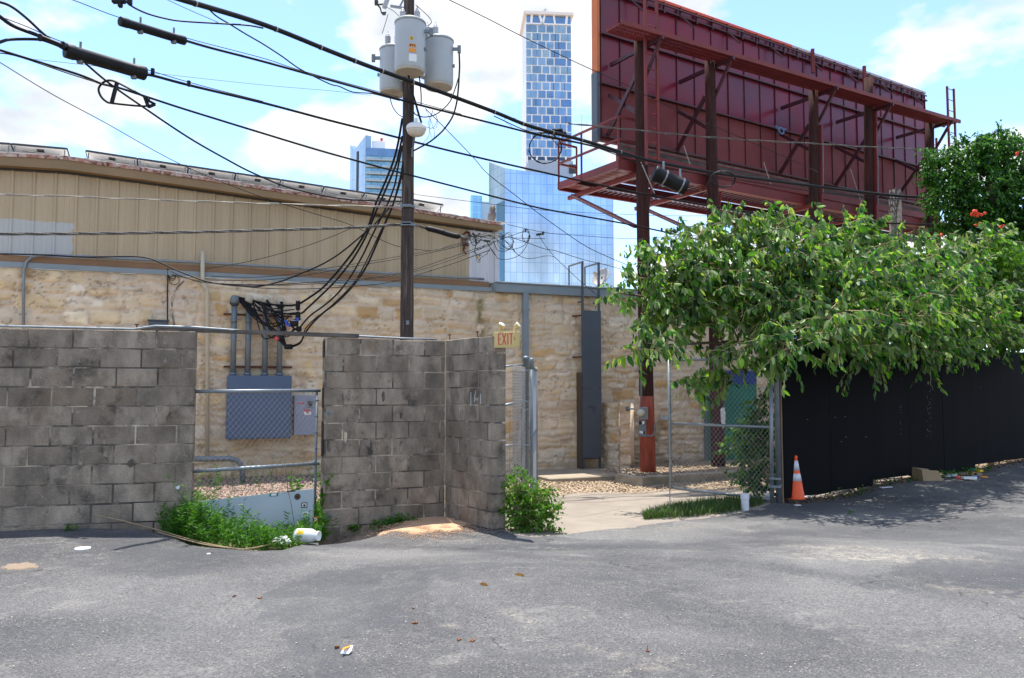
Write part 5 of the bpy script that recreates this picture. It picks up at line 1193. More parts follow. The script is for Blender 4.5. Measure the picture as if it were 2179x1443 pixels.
# posts
posts = [(1360,1378,62,1008),(1510,1527,116,997),(1731,1733,190,1000),(1848,1849,167,1000),(1978,1982,256,1000)]
PD = 1.2; pa_ = []
rg = np.random.default_rng(4)
for i, (xt, xb_, yt, yb) in enumerate(posts):
    at_, zt_ = BB.at(xt, yt, PD); a = BB.s_(xb_, 900, PD); p1 = BB.P(at_, zt_, PD); p0 = BB.P(a, -.5, PD); pa_.append((at_, a, zt_))
    def on(z, p0=p0, p1=p1): return p0.lerp(p1, (z-p0.z)/(p1.z-p0.z))
    zz = np.linspace(-.5, zt_, 14); b = MB(); b.tube([on(z) for z in zz], [.165-.0045*z for z in zz], 18)
    o = b.build('post', mt['post'], bb, True)
    if i == 0:
        zr = W(1380, 843, 17.3).z; zz = np.linspace(-.45, zr, 6); b = MB(); b.tube([on(z) for z in zz], [.170-.0045*z for z in zz], 18); b.build('paint_band', mt['red_paint'], o, True)
    if i == 1:
        zz = np.linspace(-.1, 2.4, 6); b = MB(); b.tube([on(z) for z in zz], [.170-.0045*z for z in zz], 18); b.build('paint_band', mt['purple_pole'], o, True)
        b = MB()
        for (y0,y1,x0,x1) in [(803,810,1524,1530),(813,820,1525,1531)]:
            p0_, p1_ = W(x0,y1,18.4), W(x1,y0,18.4); b.box((p0_+p1_)/2, (abs(p1_.x-p0_.x),.02,abs(p1_.z-p0_.z)))
        b.poly([W(x,y,18.38) for x,y in [(1533,870),(1541,866),(1544,880),(1543,905),(1538,912),(1534,895)]]); b.build('torn_flyer', mt['white'], o)
    if i >= 2:
        b = MB(); b.bar(on(5.1)+BB.Nn*.15+BB.U*.08, on(zt_-1.0)+BB.Nn*.15+BB.U*.08, .10, .05, BB.U); b.build('steel_channel', mt['maroon'], bb)
        b = MB(); b.bar(on(6.6)+BB.Nn*.18+BB.U*.09, on(8.0)+BB.Nn*.18+BB.U*.09, .09, .01, BB.U); b.build('bare_patch', mt['galv'], bb)
# upper catwalk
aL_, zL_ = BB.at(1322, 44, 1.75); aR_, zR_ = BB.at(2043, 257, 1.75); zc = (zL_+zR_)/2; print('catwalk', aL_, aR_, zL_, zR_)
def zc_(a): return zL_+(zR_-zL_)*(a-aL_)/(aR_-aL_)
b = MB()
for (d0, th) in [(1.75,.10),(1.28,.08)]: b.bar(BB.P(aL_, zL_-.03, d0), BB.P(aR_, zR_-.03, d0), .05, th)
b.build('walkway_beam', mt['maroon'], bb)
b = MB(); k = 0; a = aL_
while a < aR_-.05: b.bar(BB.P(a, zc_(a)-.05, 1.29), BB.P(a, zc_(a)-.05, 1.73), .03, .03); a += .075
for d in (1.4,1.52,1.65): b.bar(BB.P(aL_, zL_-.04, d), BB.P(aR_, zR_-.04, d), .05, .012)
b.build('walkway_grating', mt['maroon'], bb)
for i, (at_, a, zt_) in enumerate(pa_):
    z = zc_(at_)-.14; b = MB(); b.bar(BB.P(at_+.12, z, .05), BB.P(at_+.12, z, 1.85), .06, .09); b.bar(BB.P(at_+.12, z-.03, 1.75), BB.P(at_+.1, z-.75, 1.25), .05, .07); b.bar(BB.P(at_+.05, z-.75, .06), BB.P(at_+.05, z-1.5, 1.1), .05, .09)
    b.bar(BB.P(at_, zB+.1, .05), BB.P(at_, zB+1.2, 1.05), .05, .10)
    b.build('post_bracket', mt['dark_maroon'], bb)
# lower girders and walkways
zg = BB.at(1386, 334, 1.0)[1]; zg1 = BB.at(2020, 474, 1.0)[1]; print('girder', zg, zg1)
zl = 6.42
za = BB.at(1320, 345, 1.0)[1]; aA = BB.s_(1320, 345, 1.0); zl = (za+BB.at(1740,435,1.0)[1])/2; print('zl', za, zl, BB.at(1740,435,1.0)[1], aA)
aR2 = BB.s_(2025, 480, 1.0)
b = MB(); b.span(BB, -.28, aR2, zl-.12, zl+.12, .97, 1.03); b.span(BB, -.28, aR2, zl+.12, zl+.14, .90, 1.06); b.span(BB, -.28, aR2, zl-.14, zl-.12, .90, 1.06); b.build('girder', mt['maroon'], bb)
b = MB(); b.span(BB, .35, RB, zl-.12, zl+.14, .10, .16); b.span(BB, .35, RB, zl+.14, zB-.19, .13, .17); b.build('girder', mt['maroon'], bb)
b = MB(); b.span(BB, .5, RB*.97, zB-.188, zB-.002, .06, .12); b.build('bare_plank', mt['grey_wood'], bb)
b = MB(); a = .4
while a < aR2: b.bar(BB.P(a, zl-.04, .17), BB.P(a, zl-.04, .96), .05, .02); a += .17
b.build('lower_grating', mt['dark_maroon'], bb)
for d0 in (-.55,-1.25):
    b = MB(); b.span(BB, -.28, RB+.3, zl-.12, zl+.08, d0-.03, d0+.03); b.build('girder', mt['dark_maroon' if d0 > -1 else 'maroon'], bb)
b = MB(); a = -.2
while a < RB+.2: b.bar(BB.P(a, zl-.03, -.58), BB.P(a, zl-.03, -1.22), .05, .02); a += .17
b.build('front_grating', mt['dark_maroon'], bb)
b = MB(); b.bar(BB.P(-.29, zl, 1.0), BB.P(-.29, zl, -1.3), .05, .17); b.bar(BB.P(.38, zl, 1.0), BB.P(.38, zl, -1.2), .05, .16)
for k in range(11): d = 1.0-k*.22; b.span(BB, -.25, .36, zl-.05, zl-.03, d-.20, d)
b.build('end_platform', mt['maroon'], bb)
def rail(b, p, q, r=.028): b.bar(p, q, r*1.6, r*1.6)
b = MB()
for d in (-1.27, -.35, 1.0): rail(b, BB.P(-.30, zl-.1, d), BB.P(-.30, zl+1.07, d))
for h in (.55, 1.07): rail(b, BB.P(-.30, zl+h, -1.27), BB.P(-.30, zl+h, 1.0)); rail(b, BB.P(-.30, zl+h, 1.0), BB.P(.55, zl+h, 1.0)); rail(b, BB.P(-.30, zl+h, -1.27), BB.P(.25, zl+h-.02, -1.27))
rail(b, BB.P(.25, zl, -1.27), BB.P(.25, zl+1.05, -1.27)); b.build('guard_rail', mt['maroon'], bb)
b = MB()
for h in (.35,): rail(b, BB.P(.5, zl+.75, .22), BB.P(RB, zl+.75, .22), .02)
for (at_, a, zt_) in pa_:
    pass
b.build('back_rail', mt['maroon'], bb)
# slotted diagonal braces under the walkways
for i, (at_, a, zt_) in enumerate(pa_):
    am = (at_+a)/2; zq = 5.2 if i == 0 else 5.3
    zq = BB.at(1352, 478, PD)[1]
    b = MB(); P0, P1 = BB.P(am-.05, zl-.16, -1.35), BB.P(am-.1, zq, PD-.15); b.bar(P0, P1, .10, .08); b.bar(BB.P(am-.05, zl-.2, -1.5), BB.P(am-.05, zl-.2, PD), .08, .10); b.bar(BB.P(am+.15, zl-.15, PD+.0), BB.P(am, zq, PD-.0), .03, .09); b.bar(BB.P(am+.5, zl-.2, .98), BB.P(am+.14, zl-1.0, PD), .05,.06)
    o = b.build('brace', mt['maroon'], bb)
    b = MB(); d = (P1-P0); L = d.length; d.normalize(); sdv = d.cross(BB.U).normalized()
    k = .1
    for side in (-1, 1):
        k = .1
        while k < L-.1: b.box(P0+d*k+BB.U*(.052*side*-1), (.03,.006,.022), d, BB.U, sdv); k += .06
    b.build('slots', mt['cable_pale'], o)
# ladders
def ladder(name, a0, a1, d, z0, z1, step=.33):
    b = MB()
    for a in (a0, a1): b.bar(BB.P(a, z0, d), BB.P(a, z1, d), .045, .06, BB.U)
    z = z0+.2
    while z < z1-.05: b.tube([BB.P(a0, z, d), BB.P(a1, z, d)], .012, 5); z += step
    return b.build(name, mt['maroon'], bb)
l0, l1 = BB.s_(1374,200,1.5), BB.s_(1399,200,1.5); ladder('access_ladder', l0, l1, 1.5, zl-.1, zT+.6)
l0, l1 = BB.s_(2019,230,1.75), BB.s_(2033,230,1.75); ladder('access_ladder', l0, l1, 1.72, zl-2.5, zc_(12)+.95)
l0, l1 = BB.s_(1986,400,.8), BB.s_(1996,400,.8); ladder('access_ladder', l0, l1, .8, zl-3.5, zc_(12)-.2)
b = MB()
for px in (1730, 1839): a = BB.s_(px, 150, .5); b.bar(BB.P(a, zT-.9, .5), BB.P(a, BB.at(px, 105 if px == 1730 else 141, .5)[1], .5), .08, .08)
b.build('mast_stub', mt['maroon'], bb)
b = MB(); P = [BB.P(BB.s_(x,y,.2), BB.at(x,y,.2)[1], .2) for x,y in [(1650,268),(1656,275),(1662,272),(1668,280),(1663,285),(1655,272),(1672,276)]]; b.tube(sm(P,4), .025, 5); b.build('knotted_rag', M('blue_rag', (.12,.22,.4), .8), bb)
b = MB()
for (x0,y0,x1,y1) in [(1364,345,1393,412),(1455,310,1468,350),(1625,345,1640,392),(1810,360,1832,430),(1905,400,1922,450)]: b.tube([W(x0,y0,17), W(x1,y1,17)] if x0 == 1364 else [BB.pt(x0,y0,1.3), BB.pt(x1,y1,1.3)], .012, 5)
b.build('loose_rod', mt['cable_pale'], bb)

# meter on the first billboard post
p = W(1367, 880, 16.95); mm_ = empty('electric_meter', p, 'grey electric meter and stickered switch box on the red painted post', 'electric meter')
b = MB(); b.box(p+Vector((.03,0,.0)), (.16,.12,.27), bev=.01); b.build('socket_box', mt['galv'], mm_)
b = MB(); b.lathe(p+Vector((-.02,-.06,.02)), [(.075,0),(.08,.03),(.075,.09),(.06,.11),(.02,.115)], 18, Vector((-.55,-.83,0))); b.build('meter_glass', M('meter_glass', (.55,.54,.42), .25, col2=(.3,.3,.25), nscale=14), mm_, True)
q = W(1367, 912, 16.95); b = MB(); b.box(q+Vector((-.0,0,0)), (.15,.11,.34), bev=.008); b.build('switch_box', mt['galv_dull'], mm_)
rg = np.random.default_rng(12)
for k in range(9): 
    b = MB(); c = q+Vector((-.065+rg.uniform(0,.11), -.057-.0005*k, rg.uniform(-.14,.14))); b.box(c, (rg.uniform(.03,.05),.002,rg.uniform(.03,.07))); b.build('sticker', mt['white'] if k % 2 else mt['black'], mm_)
b = MB(); b.tube(sm([W(x,y,16.95) for x,y in [(1370,925),(1374,927),(1384,928),(1391,924),(1394,915),(1393,905)]],4), .02, 6); b.tube([W(1365,868,16.98), W(1364,790,17.0), W(1361,700,17.05)], .022, 6); b.build('conduit', mt['galv_dull'], mm_, True)

# ================================================================= SKYLINE
def tower_wall(x0, x1, Y0, Y1): 
    a, _ = ray(x0, 400); c, _ = ray(x1, 400); return Wall((a*Y0, Y0, 0), (c*Y1, Y1, 0))
mt['tw_white'] = M('tower_white', (.88,.90,.92), .6)
def glassmat(name, c1, c2, rough=.12, cell=(3,4), line=(.2,.3,.42), wall=None, mort=.02, metal=.85, off=0):
    m = M(name, c1, rough, metal); t, b, L = helpers(m); nd = t.nodes.new
    gp = nd('ShaderNodeNewGeometry').outputs['Position']
    # position along the facade and height -> brick grid of panes
    dt = nd('ShaderNodeVectorMath'); dt.operation = 'DOT_PRODUCT'; L(gp, dt.inputs[0]); dt.inputs[1].default_value = wall.U
    sp2 = nd('ShaderNodeSeparateXYZ'); L(gp, sp2.inputs[0]); cb2 = nd('ShaderNodeCombineXYZ'); L(dt.outputs['Value'], cb2.inputs[0]); L(sp2.outputs[2], cb2.inputs[1])
    br = nd('ShaderNodeTexBrick'); br.offset = off; L(cb2.outputs[0], br.inputs['Vector']); br.inputs['Scale'].default_value = 1; br.inputs['Brick Width'].default_value = cell[0]; br.inputs['Row Height'].default_value = cell[1]; br.inputs['Mortar Size'].default_value = mort*cell[0]; br.inputs['Mortar Smooth'].default_value = 0; br.inputs['Bias'].default_value = 0
    br.inputs['Color1'].default_value = (*c1,1); br.inputs['Color2'].default_value = (*c2,1); br.inputs['Mortar'].default_value = (*line,1)
    nz = nd('ShaderNodeTexNoise'); nz.inputs['Scale'].default_value = .035; nz.inputs['Detail'].default_value = 5; mp3 = nd('ShaderNodeMapping'); mp3.inputs['Scale'].default_value = (3,3,.8); L(gp, mp3.inputs[0]); L(mp3.outputs[0], nz.inputs['Vector'])
    mr = nd('ShaderNodeMapRange'); mr.inputs['From Min'].default_value = .35; mr.inputs['From Max'].default_value = .65; mr.inputs['To Min'].default_value = .82; mr.inputs['To Max'].default_value = 1.2; L(nz.outputs[0], mr.inputs[0])
    x = nd('ShaderNodeMix'); x.data_type = 'RGBA'; x.blend_type = 'MULTIPLY'; x.inputs[0].default_value = 1; L(br.outputs['Color'], x.inputs[6]); L(mr.outputs[0], x.inputs[7]); L(x.outputs[2], b.inputs['Base Color'])
    return m
# tall white-framed tower
T1 = tower_wall(1120, 1217, 430, 432)
def tz(wl, px, py): return wl.at(px, py)[1]
tw = empty('skyscraper', T1.P(T1.L/2, 0, -12), 'tall slender tower with a white staggered window grid and a flared flat top', 'skyscraper')
zt, z2, z1_ = tz(T1,1168,30), tz(T1,1168,53), tz(T1,1168,333); zb0 = tz(T1,1168,350)
T1s = tower_wall(1113, 1120, 456, 430.2)
b = MB(); b.span(T1, .0, T1.L, zb0-30, zt, -24, -.3); b.build('body', mt['tw_white'], tw)
mg = glassmat('tower_side_glass', (.45,.6,.75), (.55,.68,.8), cell=(6,4.1), line=(.75,.78,.82), wall=T1s, mort=.12, metal=.3)
b = MB(); v = [T1s.P(0,zb0-30,.0), T1s.P(T1s.L,zb0-30,.0), T1s.P(T1s.L,zt,.0), T1s.P(0,zt,.0)]; b.prism(v, T1s.Nn*-.5); b.build('side_facade', mg, tw)
gm = []
for k, c in enumerate([(.13,.24,.40),(.20,.33,.48),(.27,.38,.44),(.16,.27,.38)]): gm.append(M('window_glass', c, .15, .6, col2=tuple(x*1.35 for x in c), nscale=.25, nmix=.8, stretch=(1,1,.6)))
nr = 16; rh = (z2-z1_)/nr; rg = np.random.default_rng(17)
LAY = [(0,.24),(.265,.43),(.45,.61),(.63,.88),(.905,1.0)], [(0,.11),(.135,.335),(.36,.515),(.54,.74),(.765,1.0)]
for r in range(nr):
    z1 = z2-r*rh; z0 = z1-rh
    for (u0, u1) in LAY[r % 2]:
        a0, a1 = T1.L*(u0+.004), T1.L*(u1-.004); b = MB(); b.span(T1, a0, a1, z0+.36, z1-.34, -.28, .02 if u1-u0 > .16 else -.12)
        for q in np.linspace(a0, a1, 2 if u1-u0 < .12 else 3)[1:-1]: pass
        w_ = b.build('window', gm[int(rg.integers(0, 2 if r > 5 else 4))] if r > 1 else gm[2+int(rg.integers(0,2))], tw)
        if u1-u0 > .17:
            b = MB(); q = a0+(a1-a0)*rg.uniform(.3,.7); b.span(T1, q-.12, q+.12, z0+.45, z1-.42, .02, .12); b.build('mullion', mt['dark'] if rg.random() < .3 else gm[0], w_)
        elif .4 < u0 < .6:
            b = MB()
            for h in (.3,.62): b.span(T1, a0+.1, a1-.1, z0+.45+h*rh*.7, z0+.45+h*rh*.7+.25, -.25, .05)
            b.build('balcony_rail', gm[3], w_)
# tall top storey with slanted white columns, flared roof
b = MB(); b.span(T1, .3, T1.L-.3, z2+.5, zt-1.2, -.25, .03); b.build('top_glazing', gm[0], tw)
b = MB()
for (u0,u1,u2,u3) in [(.085,.135,.10,.15),(.33,.39,.27,.32),(.33,.39,.39,.43),(.62,.66,.59,.63),(.86,.91,.88,.93)]:
    b.prism([T1.P(T1.L*u0,z2,.05),T1.P(T1.L*u1,z2,.05),T1.P(T1.L*u3,zt-1,.05),T1.P(T1.L*u2,zt-1,.05)], T1.Nn*.5)
b.span(T1, 0, T1.L, z2, z2+.7, -.2, .4); b.build('slanted_columns', mt['tw_white'], tw)
b = MB(); b.span(T1, -1.5, T1.L+1.2, zt-1.0, zt+.6, -26, 1.8); b.build('roof_slab', M('roof_tan', (.85,.79,.72), .7), tw)
b = MB()
for (u0,u1,u2,u3) in [(.02,.05,.0,.03),(.16,.20,.10,.14),(.16,.20,.22,.26),(.45,.49,.40,.44),(.62,.66,.68,.72),(.90,.94,.84,.88)]:
    b.prism([T1.P(T1.L*u0,zb0-4,.05),T1.P(T1.L*u1,zb0-4,.05),T1.P(T1.L*u3,z1_,.05),T1.P(T1.L*u2,z1_,.05)], T1.Nn*.5)
b.build('base_columns', mt['tw_white'], tw); b = MB(); b.span(T1, .5, T1.L-.5, zb0-5, z1_-.3, -.25, .02); b.build('base_glazing', M('shaded_glass', (.05,.08,.13), .2, .5), tw)  # darker copy of the window glass, shade put into its colour
b = MB(); p = T1.P(T1.L*.46, zt, -8); b.tube([p, p+Vector((0,0,7))], .18, 5); b.tube([p+Vector((-1.5,0,6)), p+Vector((1.5,0,6.4))], .1, 4); b.build('antenna', mt['dark'], tw)
# broad blue glass tower
T2 = tower_wall(1074, 1305, 330, 336); T2s = tower_wall(1040, 1074, 343, 330)
tb = empty('skyscraper', T2.P(T2.L/2, 0, -10), 'broad pale blue glass tower below the tall slender one', 'skyscraper')
za_, zb_ = tz(T2,1074,358), tz(T2,1305,405)
g2 = glassmat('blue_curtain_wall', (.42,.56,.72), (.50,.63,.78), cell=(2.6,4.2), line=(.31,.44,.60), wall=T2, mort=.055, metal=.8)
b = MB(); b.prism([T2.P(0,-5,0),T2.P(T2.L,-5,0),T2.P(T2.L,zb_,0),T2.P(T2.L*.93,(zb_+za_)/2-.5,0),T2.P(0,za_,0)], T2.Nn*-9); b.build('curtain_wall', g2, tb)
g2s = glassmat('teal_side_glass', (.26,.40,.52), (.30,.44,.56), cell=(3.2,4.2), line=(.18,.29,.4), wall=T2s, mort=.04, metal=.8)
zs_ = tz(T2s,1040,345)
b = MB(); b.prism([T2s.P(0,-5,-.02),T2s.P(T2s.L-.05,-5,-.02),T2s.P(T2s.L-.05,za_,-.02),T2s.P(0,zs_,-.02)], T2s.Nn*-3); b.build('side_wall', g2s, tb)
T2m = tower_wall(1058,1074,336,329.5)
b = MB(); b.prism([T2m.P(0,-5,.1),T2m.P(T2m.L,-5,.1),T2m.P(T2m.L,za_-14,.1),T2m.P(0,za_-14,.1)], T2m.Nn*.3); b.build('recess', M('dark_teal_glass', (.05,.16,.24), .2, .6), tb)
T2r = tower_wall(1125,1220,345,347); zr_ = tz(T2r,1150,341)
b = MB(); b.span(T2r, 0, T2r.L, za_-25, zr_, -12, 0); b.build('penthouse', M('penthouse_grey', (.38,.42,.48), .7), tb)
b = MB(); q = T2r.pt(1218, 360, .1); b.box(q, (3,1,4)); b.build('louvre', mt['dark'], tb)
# small teal tower
T3 = tower_wall(1003, 1040, 420, 422); t3_ = empty('skyscraper', T3.P(5,0,-8), 'small teal glass block peeking out left of the broad blue tower', 'skyscraper')
zq = tz(T3,1015,416); g3 = glassmat('teal_curtain_wall', (.20,.42,.55), (.26,.48,.60), cell=(3.4,4), line=(.5,.62,.7), wall=T3, mort=.03, metal=.7)
b = MB(); b.span(T3, 0, T3.L*.6, -5, zq, -5, 0); b.build('curtain_wall', g3, t3_); b = MB(); b.span(T3, T3.L*.6, T3.L+3, -5, zq-3, -15, -.5); b.span(T3, T3.L*.58, T3.L*.62, -5, zq, .0, .3); b.build('pale_wing', M('pale_glass', (.4,.52,.6), .3, .4), t3_)
# left tower with balconies
T4 = tower_wall(777, 860, 395, 398); T4s = tower_wall(744, 777, 412, 395)
t4 = empty('skyscraper', T4.P(T4.L/2,0,-8), 'glass apartment tower with stacked balconies behind the solar panels', 'skyscraper')
zq = tz(T4,800,305); zs4 = tz(T4s,770,293)
g4 = glassmat('apartment_glass', (.20,.40,.52), (.26,.47,.55), cell=(3.1,3.6), line=(.12,.24,.33), wall=T4, mort=.05, metal=.7)
b = MB(); b.span(T4, .05, T4.L, -5, zq-3, -9, 0); b.build('glass_wall', g4, t4)
g4s = glassmat('blue_side_glass', (.33,.55,.85), (.38,.6,.88), cell=(2.4,5), line=(.25,.42,.68), wall=T4s, mort=.05, metal=.8)
b = MB(); b.prism([T4s.P(0,-5,0),T4s.P(T4s.L,-5,0),T4s.P(T4s.L,zs4,0),T4s.P(T4s.L*.3,zs4-4,0),T4s.P(0,tz(T4s,744,310),0)], T4s.Nn*-3); b.build('side_wall', g4s, t4)
b = MB(); b.span(T4s, T4s.L*.46, T4s.L*.56, 0, zs4-6, 0.05, .3); b.build('recess', mt['dark'], t4)
b = MB(); b.span(T4, 3, T4.L*.5, zq-3, zq+2.5, -14, -4); b.build('penthouse', mt['tw_white'], t4)
b = MB(); p = T4.pt(812, 297, -3.9); b.box(p, (1.2,.2,1.5)); b.build('roof_sign', mt['red_letter'], t4)
b = MB(); b.span(T4, 0, T4.L, zq-6.5, zq-2.5, .05, .3); b.build('top_band', gm[0], t4)
z = zq-9; mb4 = M('balcony_slab', (.50,.54,.55), .7)
while z > 20:
    b = MB(); b.span(T4, .2, T4.L, z, z+.42, .01, 1.6); sb = b.build('balcony', mb4, t4)
    b = MB(); b.span(T4, .5, T4.L*.38, z+.43, z+1.5, 1.5, 1.55); b.span(T4, T4.L*.42, T4.L, z+.43, z+1.5, 1.5, 1.55); b.build('glass_railing', gm[2], sb); z -= 3.6
# little blue building behind the tree
T5 = tower_wall(1680, 1735, 300, 302); t5 = empty('office_building', T5.P(5,0,-8), 'small blue glass building glimpsed through the treetop', 'building')
g5 = glassmat('low_blue_glass', (.12,.3,.5), (.16,.36,.55), cell=(3,3.6), line=(.3,.45,.6), wall=T5, mort=.05, metal=.7)
b = MB(); b.span(T5, 0, T5.L, -5, tz(T5,1700,522), -15, 0); b.build('glass_wall', g5, t5)
b = MB(); p = W(1238, 620, 300); b.tube([Vector((p.x*346/300,346,0)), W(1238,244,346)], [.9,.12], 6); o = b.build('radio_mast', M('mast_grey', (.6,.62,.65), .6)); tag(o, 'very thin pale mast rising beside the tall tower', 'mast')

# ================================================================= VEGETATION
def leaves(name, P, D, S, mat, parent=None, wr=.55, fold=.25, up=None, seed=1, ls=None):
    rg = np.random.default_rng(seed); n = len(P); D = D/np.linalg.norm(D, axis=1, keepdims=True)
    r = rg.normal(size=(n,3)) if up is None else up+rg.normal(size=(n,3))*.45
    X = np.cross(D, r); X /= np.linalg.norm(X, axis=1, keepdims=True)+1e-9; Nn = np.cross(X, D)
    S = S[:,None]; w = S*wr*.5; cv = rg.uniform(-.1,.25,(n,1))*S
    v = np.stack([P, P+D*S*.22-X*w*.85+Nn*w*fold, P+D*S*.62-X*w*.75+Nn*(w*fold-cv*.4), P+D*S-Nn*cv, P+D*S*.62+X*w*.75+Nn*(w*fold-cv*.4), P+D*S*.22+X*w*.85+Nn*w*fold], 1).reshape(-1,3)
    f = (np.array([(0,1,2,3),(0,3,4,5)])[None]+np.arange(n)[:,None,None]*6).reshape(-1,4)
    return mk(name, v, f, mat, parent)
def sprays(blobs, ntw, per, rg, twl=.42, droop=.75, wind=(-.35,-.1,0), center=None, lsize=(.09,.16), surf=.5):
    """blobs: (centre, radii, weight). returns leaf arrays + twig segments"""
    Ps, Ds, Ss, tw = [], [], [], []
    wts = np.array([b_[2] for b_ in blobs]); wts = wts/wts.sum()
    for _ in range(ntw):
        c, r, _w = blobs[rg.choice(len(blobs), p=wts)]
        d = rg.normal(size=3); d /= np.linalg.norm(d); rr_ = rg.uniform(0,1)**surf
        base = np.array(c)+d*rr_*np.array(r)
        out = d*np.array((1,1,.6))+np.array((0,0,.25))+rg.normal(size=3)*.35; out /= np.linalg.norm(out)
        L = twl*rg.uniform(.6,1.25); n = int(per*rg.uniform(.7,1.3)); t = np.linspace(.05,1,n)
        pts = base+out*L*t[:,None]+np.array((0,0,-.28*L))*(t[:,None]**2)
        tw.append((base-out*.12, base+out*L*.5+np.array((0,0,-.07*L)), pts[-1]))
        ld = out*.35+np.array((0,0,-droop))+np.array(wind)+rg.normal(size=(n,3))*.38
        Ps.append(pts+rg.normal(size=(n,3))*.015); Ds.append(ld); Ss.append(rg.uniform(*lsize,n)*(1.15-.45*t))
    return np.concatenate(Ps), np.concatenate(Ds), np.concatenate(Ss), tw
def twigs(name, tw, mat, parent, r=.004):
    b = MB()
    for (p, q, s) in tw: b.tube([p, q, s], [r, r*.7, r*.4], 3, False)
    return b.build(name, mat, parent)
# --- overhanging mulberry
def fenceY(px):
    if px < 1660: return 12.05
    return FN.pt(px, 700).y
tr = empty('tree', FN.P(3.2, -.1, -1.2), 'large leafy mulberry tree overhanging the open gate and the black fence', 'tree')
rg = np.random.default_rng(42)
blob_px = [(1325,625,12,-.2),(1340,668,15,-.2),(1385,640,26,-.2),(1350,748,16,-.3),(1420,580,38,0),(1395,540,22,0),(1345,590,15,-.2),(1430,690,50,-.1),(1400,735,28,-.3),(1480,530,60,.2),(1545,500,50,.3),(1470,620,66,0),(1560,600,90,0),(1610,500,50,.3),(1655,490,45,.2),(1490,815,22,.75),(1545,800,26,.6),(1590,728,50,-.2),(1640,640,90,0),(1680,725,42,-.4),(1700,530,60,.2),(1760,490,34,.3),(1780,590,90,.1),(1740,660,80,-.3),(1820,500,40,.3),(1860,540,50,.2),(1800,705,50,-.5),(1850,738,34,-.6),(1890,690,80,-.3),(1870,610,80,.1),(1940,560,60,.3),(1975,640,80,0),(1960,738,34,-.6),(1985,730,34,-.5),(2030,590,60,.4),(2050,680,60,.1),(2085,520,34,.5),(2110,505,26,.5),(2030,540,40,.6),(2110,620,60,.5),(1635,790,22,-.3),(2060,720,34,-.6),(2110,690,44,-.5),(2150,650,40,-.4),(2170,700,36,-.5),(2010,700,50,-.6),(2130,580,40,.1),(2140,715,34,-.6),(2175,730,30,-.6),(2080,735,22,-.7),(2200,690,40,-.5),(1850,700,50,-1.2),(1920,660,60,-1.2),(1780,680,45,-1.1),(1990,620,60,-1.2),(1840,600,60,-1.0),(2060,640,55,-1.2)]
blobs = []
for (x, y, r, off) in blob_px:
    Y = fenceY(x)-.55+off*1.3; 
    if x < 1660: Y = 12.3+off-(.35 if y > 700 else 0)
    c = W(x, y, Y); rr_ = r/F*Y; blobs.append(((c.x, c.y, c.z), (rr_*.93, max(.35, rr_*1.15), rr_*.85), rr_**2))
P, D, S, tw_ = sprays(blobs, 2450, 12, rg, twl=.45, lsize=(.09,.20), wind=(.18,-.2,0), droop=1.0, surf=.38)
P1c, D1c, S1c = P, D, S; print('leaves', len(P))
# leading shoots above the crown
sh = [(1395,500,1420,545),(1505,470,1520,530),(1525,478,1545,520),(1610,448,1622,500),(1680,462,1690,520),(1745,462,1750,510),(1765,455,1765,520),(1835,470,1835,520),(2095,490,2085,540),(2125,492,2105,540),(1295,612,1345,620),(1322,562,1350,610),(1318,575,1345,600),(1455,490,1470,530),(1560,480,1565,520),(1800,478,1800,510),(1925,505,1925,550),(1300,640,1350,650),(1325,735,1360,740),(1480,835,1490,800),(1540,845,1545,800),(2000,760,1985,720),(1925,800,1930,750),(1895,790,1870,760),(1360,515,1385,545)]
Pl, Dl, Sl = [], [], []; b = MB()
for (x1, y1, x0, y0) in sh:
    Y = (fenceY(x0)-.3) if x0 > 1660 else 12.2; p0, p1 = np.array(W(x0,y0,Y)), np.array(W(x1,y1,Y-.1)); n = 16; t = np.linspace(0,1,n)[:,None]
    pts = p0+(p1-p0)*t; b.tube([p0, p1], [.008,.003], 4); Pl.append(pts); Dl.append(rg.normal(size=(n,3))*.4+np.array((.45,-.1,-.5))); Sl.append(rg.uniform(.09,.16,n)*(1.1-.5*t[:,0]))
leaves('crown', np.concatenate([P1c]+Pl), np.concatenate([D1c]+Dl), np.concatenate([S1c]+Sl), mt['leaf'], tr, wr=.50, seed=3)
b.build('shoot_stems', mt['twig'], tr)
twigs('twigs', tw_, mt['twig'], tr, .008)
tb_ = FN.P(3.2, -.2, -1.2); b = MB(); b.tube([tb_, tb_+Vector((.1,-.1,1.2)), tb_+Vector((-.1,-.3,2.4)), tb_+Vector((.1,-.4,3.2))], [.16,.14,.12,.08], 10); b.build('trunk', mt['bark'], tr, True)
for (c, r, w_) in blobs[::2]:
    s0 = tb_+Vector((0,-.2,2.0+rg.uniform(0,.8))); m_ = s0.lerp(Vector(c), .5)+Vector((0,0,.25)); b = MB(); b.tube(sm([s0, m_, Vector(c)],5), [.05-.0035*i for i in range(11)], 6); b.build('limb', mt['bark'], tr, True)
